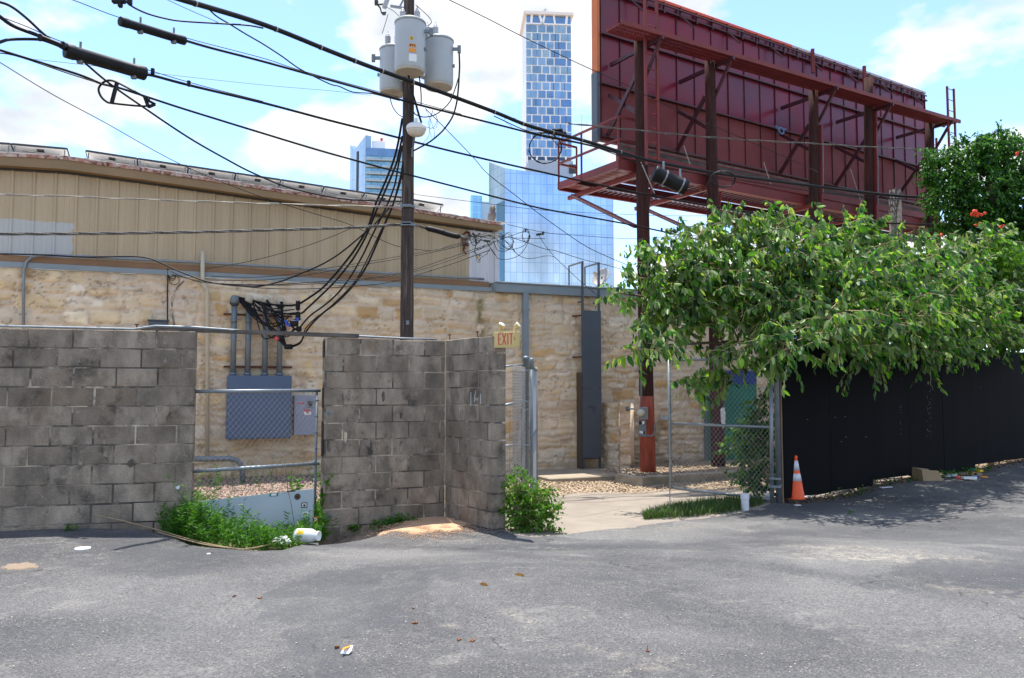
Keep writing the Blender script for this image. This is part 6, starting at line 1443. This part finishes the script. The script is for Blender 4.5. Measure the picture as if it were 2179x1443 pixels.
# --- vine-covered mass at upper right
vn = empty('trumpet_vine', W(2120,600,20)-Vector((0,0,5)), 'dark green trumpet vine mass with orange flowers at upper right', 'vine')
vb = []
for (x,y,r) in [(2010,345,34),(2060,330,44),(2110,325,44),(2165,335,50),(2030,410,50),(2100,410,70),(2180,420,70),(2060,480,46),(2120,490,70),(2190,500,60),(2090,550,50),(2160,570,60),(2130,310,34),(2230,380,60),(2230,500,60),(2000,380,22),(2230,600,60)]:
    c = W(x,y,19.5); q = r/F*19.5; vb.append(((c.x,c.y+.1,c.z), (q*.85,q*1.1,q*.85), q*q))
P, D, S, tw_ = sprays(vb, 3600, 14, np.random.default_rng(5), twl=.32, droop=.8, wind=(0,-.2,0), lsize=(.07,.13), surf=.3)
Pv, Dv, Sv = P, D, S
cores = MB(); rg2 = np.random.default_rng(66)
Pl, Dl = [], []
for (x0,y0,x1,y1) in [(2000,335,1948,322),(1985,325,1960,316),(2000,360,1985,372),(1990,400,1978,440),(2000,440,1985,470),(2170,300,2150,280),(2110,300,2075,285),(2130,285,2128,262)]:
    t = np.linspace(0,1,30)[:,None]; p0, p1 = np.array(W(x0,y0,19.2)), np.array(W(x1,y1,19.2)); Pl.append(p0+(p1-p0)*t+rg2.normal(size=(30,3))*.04); Dl.append(rg2.normal(size=(30,3))*.6+np.array((0,0,-.5)))
leaves('foliage', np.concatenate([Pv]+Pl), np.concatenate([Dv]+Dl), np.concatenate([Sv, rg2.uniform(.06,.11,240)]), mt['leafvine'], vn, wr=.55, seed=5)
b = MB(); rgf = np.random.default_rng(3)
for (x,y,n) in [(2071,456,5),(2087,455,4),(2075,476,2),(2126,481,4),(1992,501,3),(2080,453,3),(2157,328,2),(2012,518,1)]:
    for k in range(n):
        c = W(x+rgf.uniform(-8,8), y+rgf.uniform(-3,4), 18.2); d = Vector((rgf.uniform(-.8,.8), -.6, rgf.uniform(-.4,.3))).normalized(); b.lathe(c, [(.008,0),(.014,.03),(.022,.055),(.04,.065),(.02,.06)], 7, d)
b.build('flowers', mt['orange_flower'], vn, True)
b = MB(); c = W(2110,560,19.6); b.tube([Vector((c.x,19.6,-.3)), Vector((c.x,19.6,c.z)), Vector((c.x+.1,19.6,c.z+2.5))], [.16,.15,.12], 10); b.build('stem', mt['bark'], vn, True)
# --- yellow-green vine at right
yv = empty('bright_vine', FN.P(8.6, 0, -.6), 'bright yellow-green vine spilling over the black fence at the right edge', 'vine')
yb = []
for (x,y,r) in [(2120,590,50),(2165,600,55),(2100,640,40),(2150,670,45),(2185,690,45),(2190,590,50),(2160,560,40),(2230,620,60),(2080,690,34),(2110,560,34),(2180,640,60),(2150,720,20)]:
    Y = fenceY(min(x,2175))-.3; c = W(x,y,Y); q = r/F*Y; yb.append(((c.x,c.y,c.z), (q,q*.9,q*.85), q*q))
P, D, S, _ = sprays(yb, 1500, 14, np.random.default_rng(15), twl=.30, droop=.9, wind=(0,-.1,0), lsize=(.05,.09), surf=.4)
leaves('foliage', P, D, S, mt['leafyel'], yv, wr=.5, seed=15)
b = MB(); q = FN.P(8.6, -.1, -.5); b.tube([q, q+Vector((0,0,1.5)), q+Vector((.2,-.2,2.6))], .04, 7); b.build('stem', mt['bark'], yv)
# --- shrub hanging behind the gate
hb = empty('climbing_shrub', Vector((4.1,12.9,-.4)), 'shaded climbing shrub filling the corner behind the open gate', 'shrub')
sb_ = []
for (x,y,r) in [(1625,850,25),(1615,900,32),(1590,930,28),(1625,950,30),(1600,985,30),(1625,1010,26),(1605,1035,20),(1560,950,18),(1637,900,20),(1575,1010,16),(1640,1040,14)]:
    c = W(x,y,12.75); q = r/F*12.75; sb_.append(((c.x,c.y,c.z), (q,q*.8,q), q*q))
P, D, S, tw_ = sprays(sb_, 250, 10, np.random.default_rng(25), twl=.25, droop=.8, wind=(-.1,0,0), lsize=(.06,.11))
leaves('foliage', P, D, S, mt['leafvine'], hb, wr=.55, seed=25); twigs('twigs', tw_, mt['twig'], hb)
# --- bush beside the block wall end
bs_ = empty('bush', Vector((.25,9.35,-.15)), 'bright green leafy bush at the foot of the block wall end', 'bush')
bb_ = []
for (x,y,r) in [(1105,1030,24),(1120,1070,34),(1100,1090,26),(1140,1060,24),(1150,1095,24),(1120,1110,28),(1165,1045,12),(1165,1120,14),(1105,1120,22),(1178,1085,8)]:
    c = W(x,y,9.35); q = r/F*9.35; bb_.append(((c.x,c.y,c.z), (q,q,q), q*q))
P, D, S, tw_ = sprays(bb_, 360, 10, np.random.default_rng(35), twl=.16, droop=.35, wind=(0,0,0), lsize=(.03,.06))
for (x0,y0,x1,y1) in [(1130,1120,1200,1127),(1150,1060,1197,1085),(1120,1010,1101,995),(1150,1040,1185,1040)]:
    t = np.linspace(.2,1,14)[:,None]; p0, p1 = np.array(W(x0,y0,9.3)), np.array(W(x1,y1,9.3)); P = np.concatenate([P, p0+(p1-p0)*t]); D = np.concatenate([D, rg2.normal(size=(14,3))*.7+np.array((.3,0,-.2))]); S = np.concatenate([S, rg2.uniform(.03,.055,14)])
    tw_.append((p0,(p0+p1)/2,p1))
leaves('foliage', P, D, S, mt['leafbush'], bs_, wr=.65, seed=35); twigs('stems', tw_, mt['twig'], bs_, .0035)
# --- grass and weeds
def blades(name, label, pts, h0, h1, mat, seed, wdt=.005, lean=.35, kind='stuff', cat='grass'):
    rg = np.random.default_rng(seed); n = len(pts); pts = np.array(pts); h = rg.uniform(h0,h1,(n,1)); a = rg.uniform(0,6.28,n); dv = np.stack([np.cos(a),np.sin(a),0*a],1); ln = rg.uniform(.05,lean,(n,1))*h*2
    X = np.stack([-np.sin(a),np.cos(a),0*a],1)*wdt; up_ = np.array([[0,0,1.]])
    m_ = pts+up_*h*.6+dv*ln*.35; t_ = pts+up_*h*.95+dv*ln
    v = np.stack([pts-X, pts+X, m_+X*.8, m_-X*.8, t_], 1).reshape(-1,3); q = np.arange(n)[:,None]*5
    f = np.concatenate([np.stack([q[:,0],q[:,0]+1,q[:,0]+2],1), np.stack([q[:,0],q[:,0]+2,q[:,0]+3],1), np.stack([q[:,0]+3,q[:,0]+2,q[:,0]+4],1)])
    o = mk(name, v, f, mat); tag(o, label, cat, kind=kind); return o
rg = np.random.default_rng(50); pts = []
while len(pts) < 4200:
    px = rg.uniform(1372,1625); lo = np.interp(px,[1370,1440,1560,1640],[1106,1104,1092,1072]); hi = np.interp(px,[1370,1440,1540,1640],[1104,1078,1066,1062])
    p = onG(px, rg.uniform(hi, lo)-1); pts.append((p.x, p.y+rg.uniform(0,.15), p.z-.01))
blades('grass', 'lush green grass strip at the asphalt edge below the open gate', pts, .04, .15, mt['grassm'], 1, .0045, .6)
# weeds in the gap: leafy stalks
def weedpatch(name, label, stalks, mat, seed, lsz=(.03,.075), kind='stuff', cat='weeds', wr=.22, droop=0, dens=70):
    rg = np.random.default_rng(seed); Ps, Ds, Ss = [], [], []; b = MB()
    for (p, h) in stalks:
        d = np.array((rg.normal()*.22, rg.normal()*.22, 1)); d /= np.linalg.norm(d); p = np.array(p); tip = p+d*h; mid = p+d*h*.5+rg.normal(size=3)*.03
        b.tube([p, mid, tip], [.0035,.0025,.001], 3, False); n = max(5, int(h*dens)); t = rg.uniform(.1,1,n)[:,None]
        Ps.append(np.where(t < .5, p+(mid-p)*t*2, mid+(tip-mid)*(t*2-1))); a = rg.uniform(0,6.28,n); Ds.append(np.stack([np.cos(a),np.sin(a),rg.uniform(.0,.9,n)-droop],1)); Ss.append(rg.uniform(*lsz,n))
    o = leaves(name, np.concatenate(Ps), np.concatenate(Ds), np.concatenate(Ss), mat, None, wr=wr, seed=seed); tag(o, label, cat, kind=kind)
    me2 = b; s_ = me2.build('stems', mat, o); return o
rg = np.random.default_rng(60); st_ = []
while len(st_) < 820:
    px = rg.uniform(345, 690); lo = np.interp(px,[345,400,450,560,640,690],[1128,1150,1161,1166,1158,1140]); hi = np.interp(px,[345,410,560,640,690],[1112,1100,1135,1135,1105])
    p = onG(px, rg.uniform(hi, lo)); hgt = rg.uniform(.08,.30)*np.interp(px,[345,380,420,460,560,620,660,690],[.8,1.2,1.5,1.0,.75,.5,.9,.9])
    if rg.random() < .06: hgt *= 1.8
    st_.append(((p.x, p.y+.03, p.z-.07), hgt+.07))
weedpatch('weeds', 'tangle of bright green weeds growing in the dip between the block walls', st_, mt['weed'], 4)
st_ = []
for k in range(70):
    px = rg.uniform(648, 692); y = rg.uniform(1100,1140); p = onG(px, y); st_.append(((p.x,p.y+.02,p.z-.05), rg.uniform(.08,.28)+ (.5 if px < 672 and rg.random() < .35 else 0)))
weedpatch('vine_weeds', 'broad-leaved creeper climbing the end post beside the second block wall', st_, mt['leafbush'], 6, (.03,.065), wr=.8, cat='creeper', dens=60)
st_ = []
for k in range(60):
    px = rg.normal(835, 20); p = RW.P(RW.s_(px, 1105), 0, rg.uniform(.02,.16)); st_.append(((p.x,p.y,g(p.x,p.y)-.02), rg.uniform(.05,.13)))
for k in range(14):
    px = rg.normal(750, 7); p = RW.P(RW.s_(px, 1115), 0, .04); st_.append(((p.x,p.y,g(p.x,p.y)-.02), rg.uniform(.04,.07)))
weedpatch('weeds', 'low leafy weeds at the foot of the L-shaped block wall', st_, mt['weed'], 7, (.025,.05), wr=.6)
st_ = []
for k in range(14): px = rg.normal(153,4); p = onG(px, 1128); st_.append(((p.x,p.y-.02,p.z-.02), rg.uniform(.05,.1)))
weedpatch('weeds', 'tiny weed tuft at the foot of the left block wall', st_, mt['weed'], 8, (.02,.04), wr=.3)
st_ = []
for k in range(150):
    px = rg.choice([rg.uniform(1955,2010), rg.uniform(1990,2090), rg.uniform(1690,1960)], p=[.5,.3,.2]); a = FN.s_(px, 990, .02); q = FN.P(a, 0, rg.uniform(.02,.3)); st_.append(((q.x,q.y,g(q.x,q.y)-.02), rg.uniform(.05,.16)))
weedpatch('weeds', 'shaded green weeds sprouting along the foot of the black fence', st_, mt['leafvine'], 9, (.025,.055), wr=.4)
st_ = []
for k in range(90):
    px, py = rg.uniform(430, 690), rg.uniform(1010, 1065); p = onG(px, py); st_.append(((p.x,p.y,p.z-.02), rg.uniform(.1,.5)))
weedpatch('weeds', 'sparse thin weeds rising from the pebbles behind the gap fence', st_, mt['weed'], 12, (.03,.06), wr=.16, dens=22)
st_ = []
for (x,y,n) in [(1808,1095,8),(1345,1020,12),(1700,1050,10)]:
    for k in range(n): p = onG(x+rg.normal()*5, y); st_.append(((p.x,p.y,p.z-.01), rg.uniform(.02,.05)))
weedpatch('weeds', 'tiny tufts in the asphalt near the traffic cone', st_, mt['weed'], 13, (.015,.03), wr=.3)

# ================================================================= THINGS ON THE GROUND
# traffic cone
c = onG(1694, 1066); cn = empty('traffic_cone', c, 'orange traffic cone with two white bands at the end of the black fence', 'traffic cone')
H = (W(1690,969,c.y).z-c.z); s = H/.71
b = MB(); b.box(c+Vector((0,0,.018*s)), (.38*s,.38*s,.036*s), bev=.012*s); b.build('base', mt['rubber'], cn)
R0 = lambda h: (.135-(h-.04)*(.135-.028)/.65)*s
b = MB(); b.lathe(c, [(.15*s,.036*s),(R0(.06),.06*s),(R0(.3),.3*s),(R0(.5),.5*s),(R0(.66),.66*s),(R0(.66)*1.15,.665*s),(R0(.68)*1.1,.70*s),(.02*s,.71*s)], 32); b.build('body', mt['cone'], cn, True)
for (h0, h1) in [(.315,.43),(.48,.63)]:
    b = MB(); b.lathe(c, [(R0(h0)+.002,h0*s),(R0(h1)+.002,h1*s)], 32); b.build('reflective_band', mt['cone_white'], cn, True)
# white plastic jug on its side
j = onG(655, 1156, .0); jg = empty('plastic_jug', j, 'translucent white plastic jug lying on its side by the weeds', 'jug')
R_ = .072; ax = Vector((.93,-.25,.02)).normalized(); b = MB(); a0 = j+Vector((-.135,.02,R_+.005))
mtj = M('jug_plastic', (.75,.77,.75), .3, trans=.15)
b.lathe(a0, [(.03,0),(.065,.006),(R_,.025),(R_,.17),(R_*.97,.19),(R_*.72,.225),(R_*.66,.235),(R_*.66,.25)], 24, ax); b.build('body', mtj, jg, True)
b = MB(); b.lathe(a0+ax*.25, [(R_*.67,0),(R_*.7,.004),(R_*.7,.022),(R_*.6,.023),(R_*.55,.004)], 24, ax); b.build('neck', mt['white'], jg, True)
def jugpatch(t0, t1, h0, h1, m, name):
    b = MB(); v = []; up_ = Vector((0,0,1)); sd_ = ax.cross(up_).normalized(); n = 6
    if sd_.y > 0: sd_ = -sd_
    for i in range(n+1):
        an = h0+(h1-h0)*i/n; d_ = sd_*math.cos(an)+up_*math.sin(an); v += [a0+ax*t0+d_*(R_+.0012), a0+ax*t1+d_*(R_+.0012)]
    b.add(v, [(2*i,2*i+1,2*i+3,2*i+2) for i in range(n)]); b.build(name, m, jg)
jugpatch(.05,.13,.35,1.0,mt['yellow_sticker'],'label'); jugpatch(.04,.12,-.15,.2,mt['meterbox'],'label'); jugpatch(.07,.115,.62,.8,mt['orange_sticker'],'label')
# crumpled plastic bag
def crumple(name, label, cat, c, size, mat, seed, flat=1):
    b = MB(); rg = np.random.default_rng(seed); nu, nv = 14, 8; v = []
    for i in range(nv+1):
        th = math.pi*i/nv*.5
        for k in range(nu):
            a = 2*math.pi*k/nu; r = 1+rg.uniform(-.28,.22); v.append(Vector(c)+Vector((math.cos(a)*math.cos(th)*size[0]*r, math.sin(a)*math.cos(th)*size[1]*r, math.sin(th)*size[2]*r*flat-.004)))
    f = [(i*nu+k, i*nu+(k+1)%nu, (i+1)*nu+(k+1)%nu, (i+1)*nu+k) for i in range(nv) for k in range(nu)]
    b.add(v, f); o = b.build(name, mat); tag(o, label, cat); return o
crumple('plastic_bag', 'crumpled white plastic bag beside the white jug', 'plastic bag', onG(598,1156), (.095,.06,.075), mt['white'], 3)
b = MB(); c = onG(176,1170); b.lathe(c, [(.068,0),(.07,.012),(.066,.02),(.05,.021)], 28); o = b.build('jug_lid', mt['white'], None, True); tag(o, 'round white plastic lid lying on the dark asphalt at left', 'lid')
b = MB(); c = onG(444,1180); b.lathe(c, [(.018,0),(.018,.01),(.01,.011)], 12); o = b.build('bottle_cap', mt['white'], None, True); tag(o, 'small white bottle cap on the asphalt below the weeds', 'bottle cap')
def sheet_poly(name, label, cat, px, mat, h=.004, lift=None):
    pts = [onG(x, y, .006+(lift[i] if lift else 0)) for i, (x, y) in enumerate(px)]; b = MB(); b.prism(pts, Vector((0,0,-h))); o = b.build(name, mat); tag(o, label, cat); return o
o = sheet_poly('paper_scrap', 'torn white paper scrap with an orange edge near the bottom centre', 'paper scrap', [(724,1390),(731,1380),(751,1373),(748,1384),(742,1391)], mt['white'], lift=[0,.02,.03,.01,0])
o2 = [onG(x, y, .03) for x, y in [(727,1385),(731,1379),(750,1373),(745,1377)]]; b = MB(); b.prism([q+Vector((0,-.003,.004)) for q in o2], Vector((0,0,-.002))); b.build('orange_edge', mt['orange_sticker'], o)
leafm = M('dry_leaf', (.55,.25,.04), .7, col2=(.4,.15,.03), nscale=30); leafd = M('brown_leaf', (.2,.08,.03), .8)
for i, (x, y, w_, lab) in enumerate([(1105,1224,11,'orange dry leaf on the open asphalt, largest and nearest the wall'),(1029,1244,9,'pale curled leaf on the asphalt left of the large orange leaf')]):
    o = sheet_poly('dry_leaf', lab, 'leaf', [(x-w_,y-2),(x-2,y-5),(x+w_-2,y-2),(x+w_,y+2),(x,y+1)], leafm, .004, [0,.02,.015,0,0])
pts = []; rg = np.random.default_rng(70)
for (x,y,n,m_) in [(554,1272,3,0),(882,1297,1,0),(884,1327,3,0),(718,1378,3,0),(978,1362,3,0),(1006,1364,3,1),(500,1268,2,0)]:
    for k in range(n): q = onG(x+rg.uniform(-4,4), y+rg.uniform(-2,2), .006); pts.append(q)
b = MB()
for q in pts: b.box(q, (rg.uniform(.01,.03), rg.uniform(.006,.014), .012), Vector((math.cos(q.x*50),math.sin(q.x*50),.2)).normalized(), Vector((-math.sin(q.x*50),math.cos(q.x*50),0)), Vector((0,.0,1)))
o = b.build('leaf_crumbs', leafd); tag(o, 'tiny brown leaf crumbs scattered on the asphalt', 'litter', kind='stuff')
pts = []
for k in range(700):
    x, y = rg.uniform(0,2179), 1150+290*rg.random()**.8; q = onG(x, y, .002); pts.append((q.x,q.y,q.z))
pebbles('grit', 'fine pale grit scattered over the asphalt', pts, .003, .008, M('grit', (.42,.38,.31), .9, island=.5), 7)
# sand spill in the corner
def fb2(x, y): return float(fbm(np.array([x*9.]), np.array([y*9.]), 4, 5)[0])
def mound(name, label, px, h, mat, seed, dens=26):
    P = [onG(x, y) for x, y in px]; c = sum(P, Vector())/len(P); nr_, na = 10, 60; v = []; rgm = np.random.default_rng(seed)
    ang = sorted([(math.atan2(p.y-c.y, p.x-c.x), (p-c).to_2d().length) for p in P]); A_ = np.array([a for a, _ in ang]); L_ = np.array([l for _, l in ang]); A_ = np.concatenate([A_-2*math.pi, A_, A_+2*math.pi]); L_ = np.tile(L_, 3)
    for i in range(nr_+1):
        for k in range(na):
            a = -math.pi+2*math.pi*k/na; r = np.interp(a, A_, L_)*(1+.12*math.sin(a*7+seed)+.06*math.sin(a*17))*i/nr_; x, y = c.x+math.cos(a)*r, c.y+math.sin(a)*r
            v.append((x, y, g(x, y)+.012+h+.012*(fb2(x,y)-.45)-(.03 if i == nr_ else 0)))
    f = [(i*na+k, i*na+(k+1)%na, (i+1)*na+(k+1)%na, (i+1)*na+k) for i in range(nr_) for k in range(na)]
    o = mk(name, v, f, mat, None, True); tag(o, label, 'sand'); return o
mound('sand_pile', 'thin spill of orange-tan sand in the corner of the block wall', [(815,1133),(855,1119),(885,1104),(930,1097),(950,1103),(1003,1117),(955,1131),(900,1135)], .0, mt['sand'], 1)
mound('sand_pile', 'small faint tan sand spot on the asphalt at far left', [(5,1207),(30,1201),(75,1203),(78,1210),(40,1214),(12,1213)], .0, mt['sand_faint'], 2)
pts = []
for k in range(6500):
    x, y = rg.normal(905, 60), rg.normal(1119, 12); 
    if y < 1098: continue
    q = onG(x, y, .012); pts.append((q.x,q.y,q.z))
pebbles('sand_grains', 'loose orange grains scattered around the sand spills', pts, .003, .009, mt['sand'], 9)
# leaning pale board with stickers
BD = Wall(GA.P(-.02,0,.16), GA.P(GA.L-.02,0,.30))
bd = empty('leaning_board', BD.P(.6,-.2,0), 'pale blue-grey board with stickers closing the bottom of the weedy gap', 'board')
e0, e1 = BD.at(425,1067), BD.at(668,1040); b = MB(); b.prism([BD.P(.0,-.35,0), BD.P(e1[0],-.35,0), BD.P(e1[0],e1[1],0), BD.P(e0[0],e0[1],0), BD.P(0,e0[1]-.02,0)], BD.Nn*-.012); b.build('sheet', mt['board'], bd)
def stk(x0,x1,y0,y1,m,d=.002):
    p, q = BD.at(x0,y1), BD.at(x1,y0); b = MB(); b.span(BD, p[0], q[0], p[1], q[1], .0005, d); b.build('sticker', mt[m] if isinstance(m,str) else m, bd)
stk(573,592,1048,1057,'green_gate'); stk(577,588,1050,1055,'white',.003); stk(610,628,1043,1047,'black'); stk(641,654,1069,1081,'black'); stk(643,652,1071,1079,'white',.003); stk(645,650,1073,1078,'black',.004); stk(643,656,1089,1099,'white'); stk(646,653,1091,1097,'black',.003)
for (x,y,r,m_,d) in [(633,1057,.036,'dark',0),(633,1057,.024,'rust',.002),(633,1057,.014,'black',.004),(671,1105,.034,'red_letter',0),(671,1105,.018,'white',.002)]:
    p = BD.pt(x,y,.001+d); b = MB(); b.lathe(p, [(r,0),(r,.0015),(r*.5,.0016)], 18, BD.Nn); b.build('sticker', mt[m_], bd)
b = MB(); b.tube([W(612,1040,9.05), W(620,1075,9.0), W(627,1122,8.95)], .004, 4); b.tube([W(605,985,9.2), W(610,1010,9.1), W(613,1045,9.1)], .005, 4); b.tube([W(543,1045,9.1), W(558,1072,9.0)], .004, 4); b.tube([W(621,1000,9.2), W(619,1044,9.15)], .004, 4)
o = b.build('dead_plant', mt['bark']); tag(o, 'thin dark dead stems standing in front of the pale board', 'dead stems')
b = MB()
for pl in [[(208,1097),(260,1108),(330,1126),(370,1138),(430,1154),(490,1166)],[(335,1132),(400,1150),(450,1161),(520,1169)],[(520,1169),(555,1163),(600,1150)]]: b.tube(sm([LW.pt(x,y,.03+.1*(x-208)/60) if x < 280 else onG(x,y,.015) for x,y in pl],4), .006, 5)
o = b.build('dead_stalk', mt['twig']); tag(o, 'long dry reed stalks lying along the edge of the weedy dip', 'dead stalk')
# pvc stub in the grass
c = onG(1590,1086); b = MB(); b.lathe(c+Vector((0,.1,-.1)), [(.055,0),(.055,.24),(.062,.245),(.062,.32),(.050,.322)], 18); b.build('x', mt['cone_white']) ; o = bpy.data.objects['x']; o.name = 'cleanout_pipe'; o.data.name = 'cleanout_pipe'; tag(o, 'white pvc cleanout pipe stub in the grass under the gate', 'pipe')
c = onG(1637,1068); b = MB(); b.lathe(c+Vector((0,.05,-.05)), [(.035,0),(.035,.12),(.045,.125),(.045,.17),(.03,.18)], 14); o = b.build('cleanout_pipe', mt['white'], None, True); tag(o, 'small white pipe cap beside the gate hinge', 'pipe')
# paper bag and litter heap by the fence
c = onG(1975,1022); pbg = MB(); U_ = Vector((.95,.3,0)).normalized(); V_ = Vector((-.3,.95,0)).normalized(); q = lambda a,b_,z: c+U_*a+V_*b_+Vector((0,0,z))
pbg.add([q(-.22,-.12,0),q(.16,-.16,0),q(.34,-.02,.01),q(.16,.16,0),q(-.22,.14,0),q(-.23,-.10,.20),q(.12,-.11,.17),q(.30,.0,.03),q(.12,.12,.18),q(-.22,.12,.22),q(-.05,.0,.16)],
  [(0,1,6,5),(1,2,7,6),(2,3,8,7),(3,4,9,8),(4,0,5,9),(5,6,10),(6,7,10),(7,8,10),(8,9,10),(9,5,10)]); o = pbg.build('paper_bag', mt['bag']); tag(o, 'brown paper bag lying on its side near the black fence', 'paper bag')
rg = np.random.default_rng(5); cols = [mt['white'],mt['bag'],mt['red_letter'],mt['yellow_sticker'],mt['white'],mt['white'],mt['meterbox'],mt['blue_paint'],mt['bag'],mt['orange_sticker'],mt['green_gate'],mt['yellow_sticker']]
labs = ['flattened white carton, leftmost of the litter by the fence','tan cardboard piece in the middle of the litter by the fence','red wrapper under the cardboard litter','yellow wrapper at the right of the litter by the fence','long white carton beside the tan cardboard litter','white paper strip at the front of the litter','pale grey wrapper behind the tan cardboard','blue wrapper scrap on the litter by the fence','small tan scrap right of the litter','orange scrap at the far right end of the litter','green wrapper on top of the litter','small yellow scrap behind the litter']
for i, (x,y,w_,d_) in enumerate([(2010,1013,.12,.10),(2050,1008,.36,.22),(2048,1017,.2,.06),(2075,1006,.13,.08),(2026,1011,.16,.13),(2062,1017,.26,.05),(2060,1001,.24,.06),(2078,1014,.08,.05),(2082,1009,.1,.07),(2094,1015,.12,.04),(2070,999,.1,.05),(2085,1002,.10,.05)]):
    c = onG(x,y,.02+.004*i); an = rg.uniform(-.6,.6); b = MB(); U_ = Vector((math.cos(an),math.sin(an),rg.uniform(-.06,.06))).normalized(); V_ = Vector((-math.sin(an),math.cos(an),0)); b.box(c, (w_,d_*1.6,.02+.012*(i%3)), U_, V_, U_.cross(V_), bev=.004); o = b.build('litter', cols[i]); tag(o, labs[i], 'litter')
for (x,y,w_,lab) in [(1712,1057,.24,'flat pale wrapper behind the traffic cone'),(1697,1075,.08,'crushed silver wrapper in front of the traffic cone'),(1885,1037,.2,'dry pale scrap of paper on the shaded asphalt')]:
    c = onG(x,y,.01); b = MB(); b.box(c, (w_,.08,.012), Vector((.97,.2,.05)).normalized(), Vector((-.2,.97,0)).normalized(), bev=.004); o = b.build('paper_scrap', mt['cone_white']); tag(o, lab, 'litter')
crumple('rock', 'pale limestone lump beside the gate post', 'rock', onG(1670,1050), (.11,.08,.12), mt['kerb'], 8)
crumple('rock', 'small limestone rock under the black fence behind the cone', 'rock', onG(1722,1046), (.08,.06,.10), mt['kerb'], 9)
rg = np.random.default_rng(80); pts = []
for k in range(1600):
    a = rg.uniform(0,12); q = FN.P(a, 0, rg.normal()*.12+.05); pts.append((q.x,q.y,g(q.x,q.y)+.012))
pebbles('leaf_litter', 'brown leaf litter and soil along the foot of the black fence', pts, .01, .03, M('litter_brown', (.13,.08,.04), .95, island=.6), 11)
b = MB(); c = onG(1378,1385); b.tube([c, c+Vector((0,0,.03))], .002, 4); b.lathe(c, [(.014,0),(.012,.003)], 10); o = b.build('survey_nail', mt['rust']); tag(o, 'tiny rusty nail standing in the asphalt near the bottom', 'nail')
# graffiti tag on siding end (dark red strokes)
b = MB()
for pl in [[(986,499),(992,494),(998,496),(998,504),(992,510),(987,506)],[(984,504),(985,515),(987,524),(990,530)],[(990,512),(992,522),(998,521)],[(989,520),(996,517)],[(988,522),(986,530),(988,536),(993,541)]]:
    b.tube(sm([SW.pt(x,y,.012) for x,y in pl],4), .02, 4)
b.build('painted_tag', M('dark_red_tag', (.10,.02,.015), .7), wh)

# ================================================================= every loose piece of these parts becomes an object of its own
def split_parts(names):
    for o in list(bpy.data.objects):
        if o.type != 'MESH' or o.name.split('.')[0] not in names or o.data.users > 1: continue
        me = o.data; n = len(me.vertices); par = list(range(n))
        def find(a):
            while par[a] != a: par[a] = par[par[a]]; a = par[a]
            return a
        for e in me.edges: a, b_ = find(e.vertices[0]), find(e.vertices[1]); par[a] = b_
        comp = {}
        for i in range(n): comp.setdefault(find(i), []).append(i)
        if len(comp) < 2: continue
        vs_ = [v.co.copy() for v in me.vertices]
        # pieces whose boxes touch stay together
        grp = []
        for c in comp.values():
            lo = Vector([min(vs_[i][k] for i in c)-.004 for k in range(3)]); hi = Vector([max(vs_[i][k] for i in c)+.004 for k in range(3)]); m = [c, lo, hi]
            for g_ in list(grp):
                if all(g_[1][k] <= m[2][k] and m[1][k] <= g_[2][k] for k in range(3)):
                    m = [m[0]+g_[0], Vector([min(m[1][k], g_[1][k]) for k in range(3)]), Vector([max(m[2][k], g_[2][k]) for k in range(3)])]; grp.remove(g_)
            grp.append(m)
        if len(grp) < 2: continue
        owner = {}
        for gi, g_ in enumerate(grp):
            for i in g_[0]: owner[i] = gi
        P_ = [[] for _ in grp]
        for p in me.polygons: P_[owner[p.vertices[0]]].append(tuple(p.vertices))
        sm_ = me.polygons[0].use_smooth
        for gi, g_ in enumerate(grp):
            idx = {i: k for k, i in enumerate(g_[0])}; m2 = bpy.data.meshes.new(o.name.split('.')[0]); m2.from_pydata([vs_[i] for i in g_[0]], [], [[idx[i] for i in f] for f in P_[gi]])
            m2.materials.append(me.materials[0])
            if sm_: m2.polygons.foreach_set('use_smooth', [True]*len(m2.polygons))
            if gi == 0: o.data = m2
            else: c2 = o.copy(); c2.data = m2; COL.objects.link(c2)
split_parts({'shoot_stems','band','hinge','support','bracket','terminal','splice_connector','wall_bracket','loose_rod','mast_stub','blue_tape','bolt','clamp','latch','anchor_bolt','mortar_smear','wire_tie','fuse_holder','mount','crossarm_bracket','connector','slanted_columns','base_columns','eyes','ear_tufts','lashing_band','top_hangers','red_sticker','junction_box','hose_bib','downspout'})
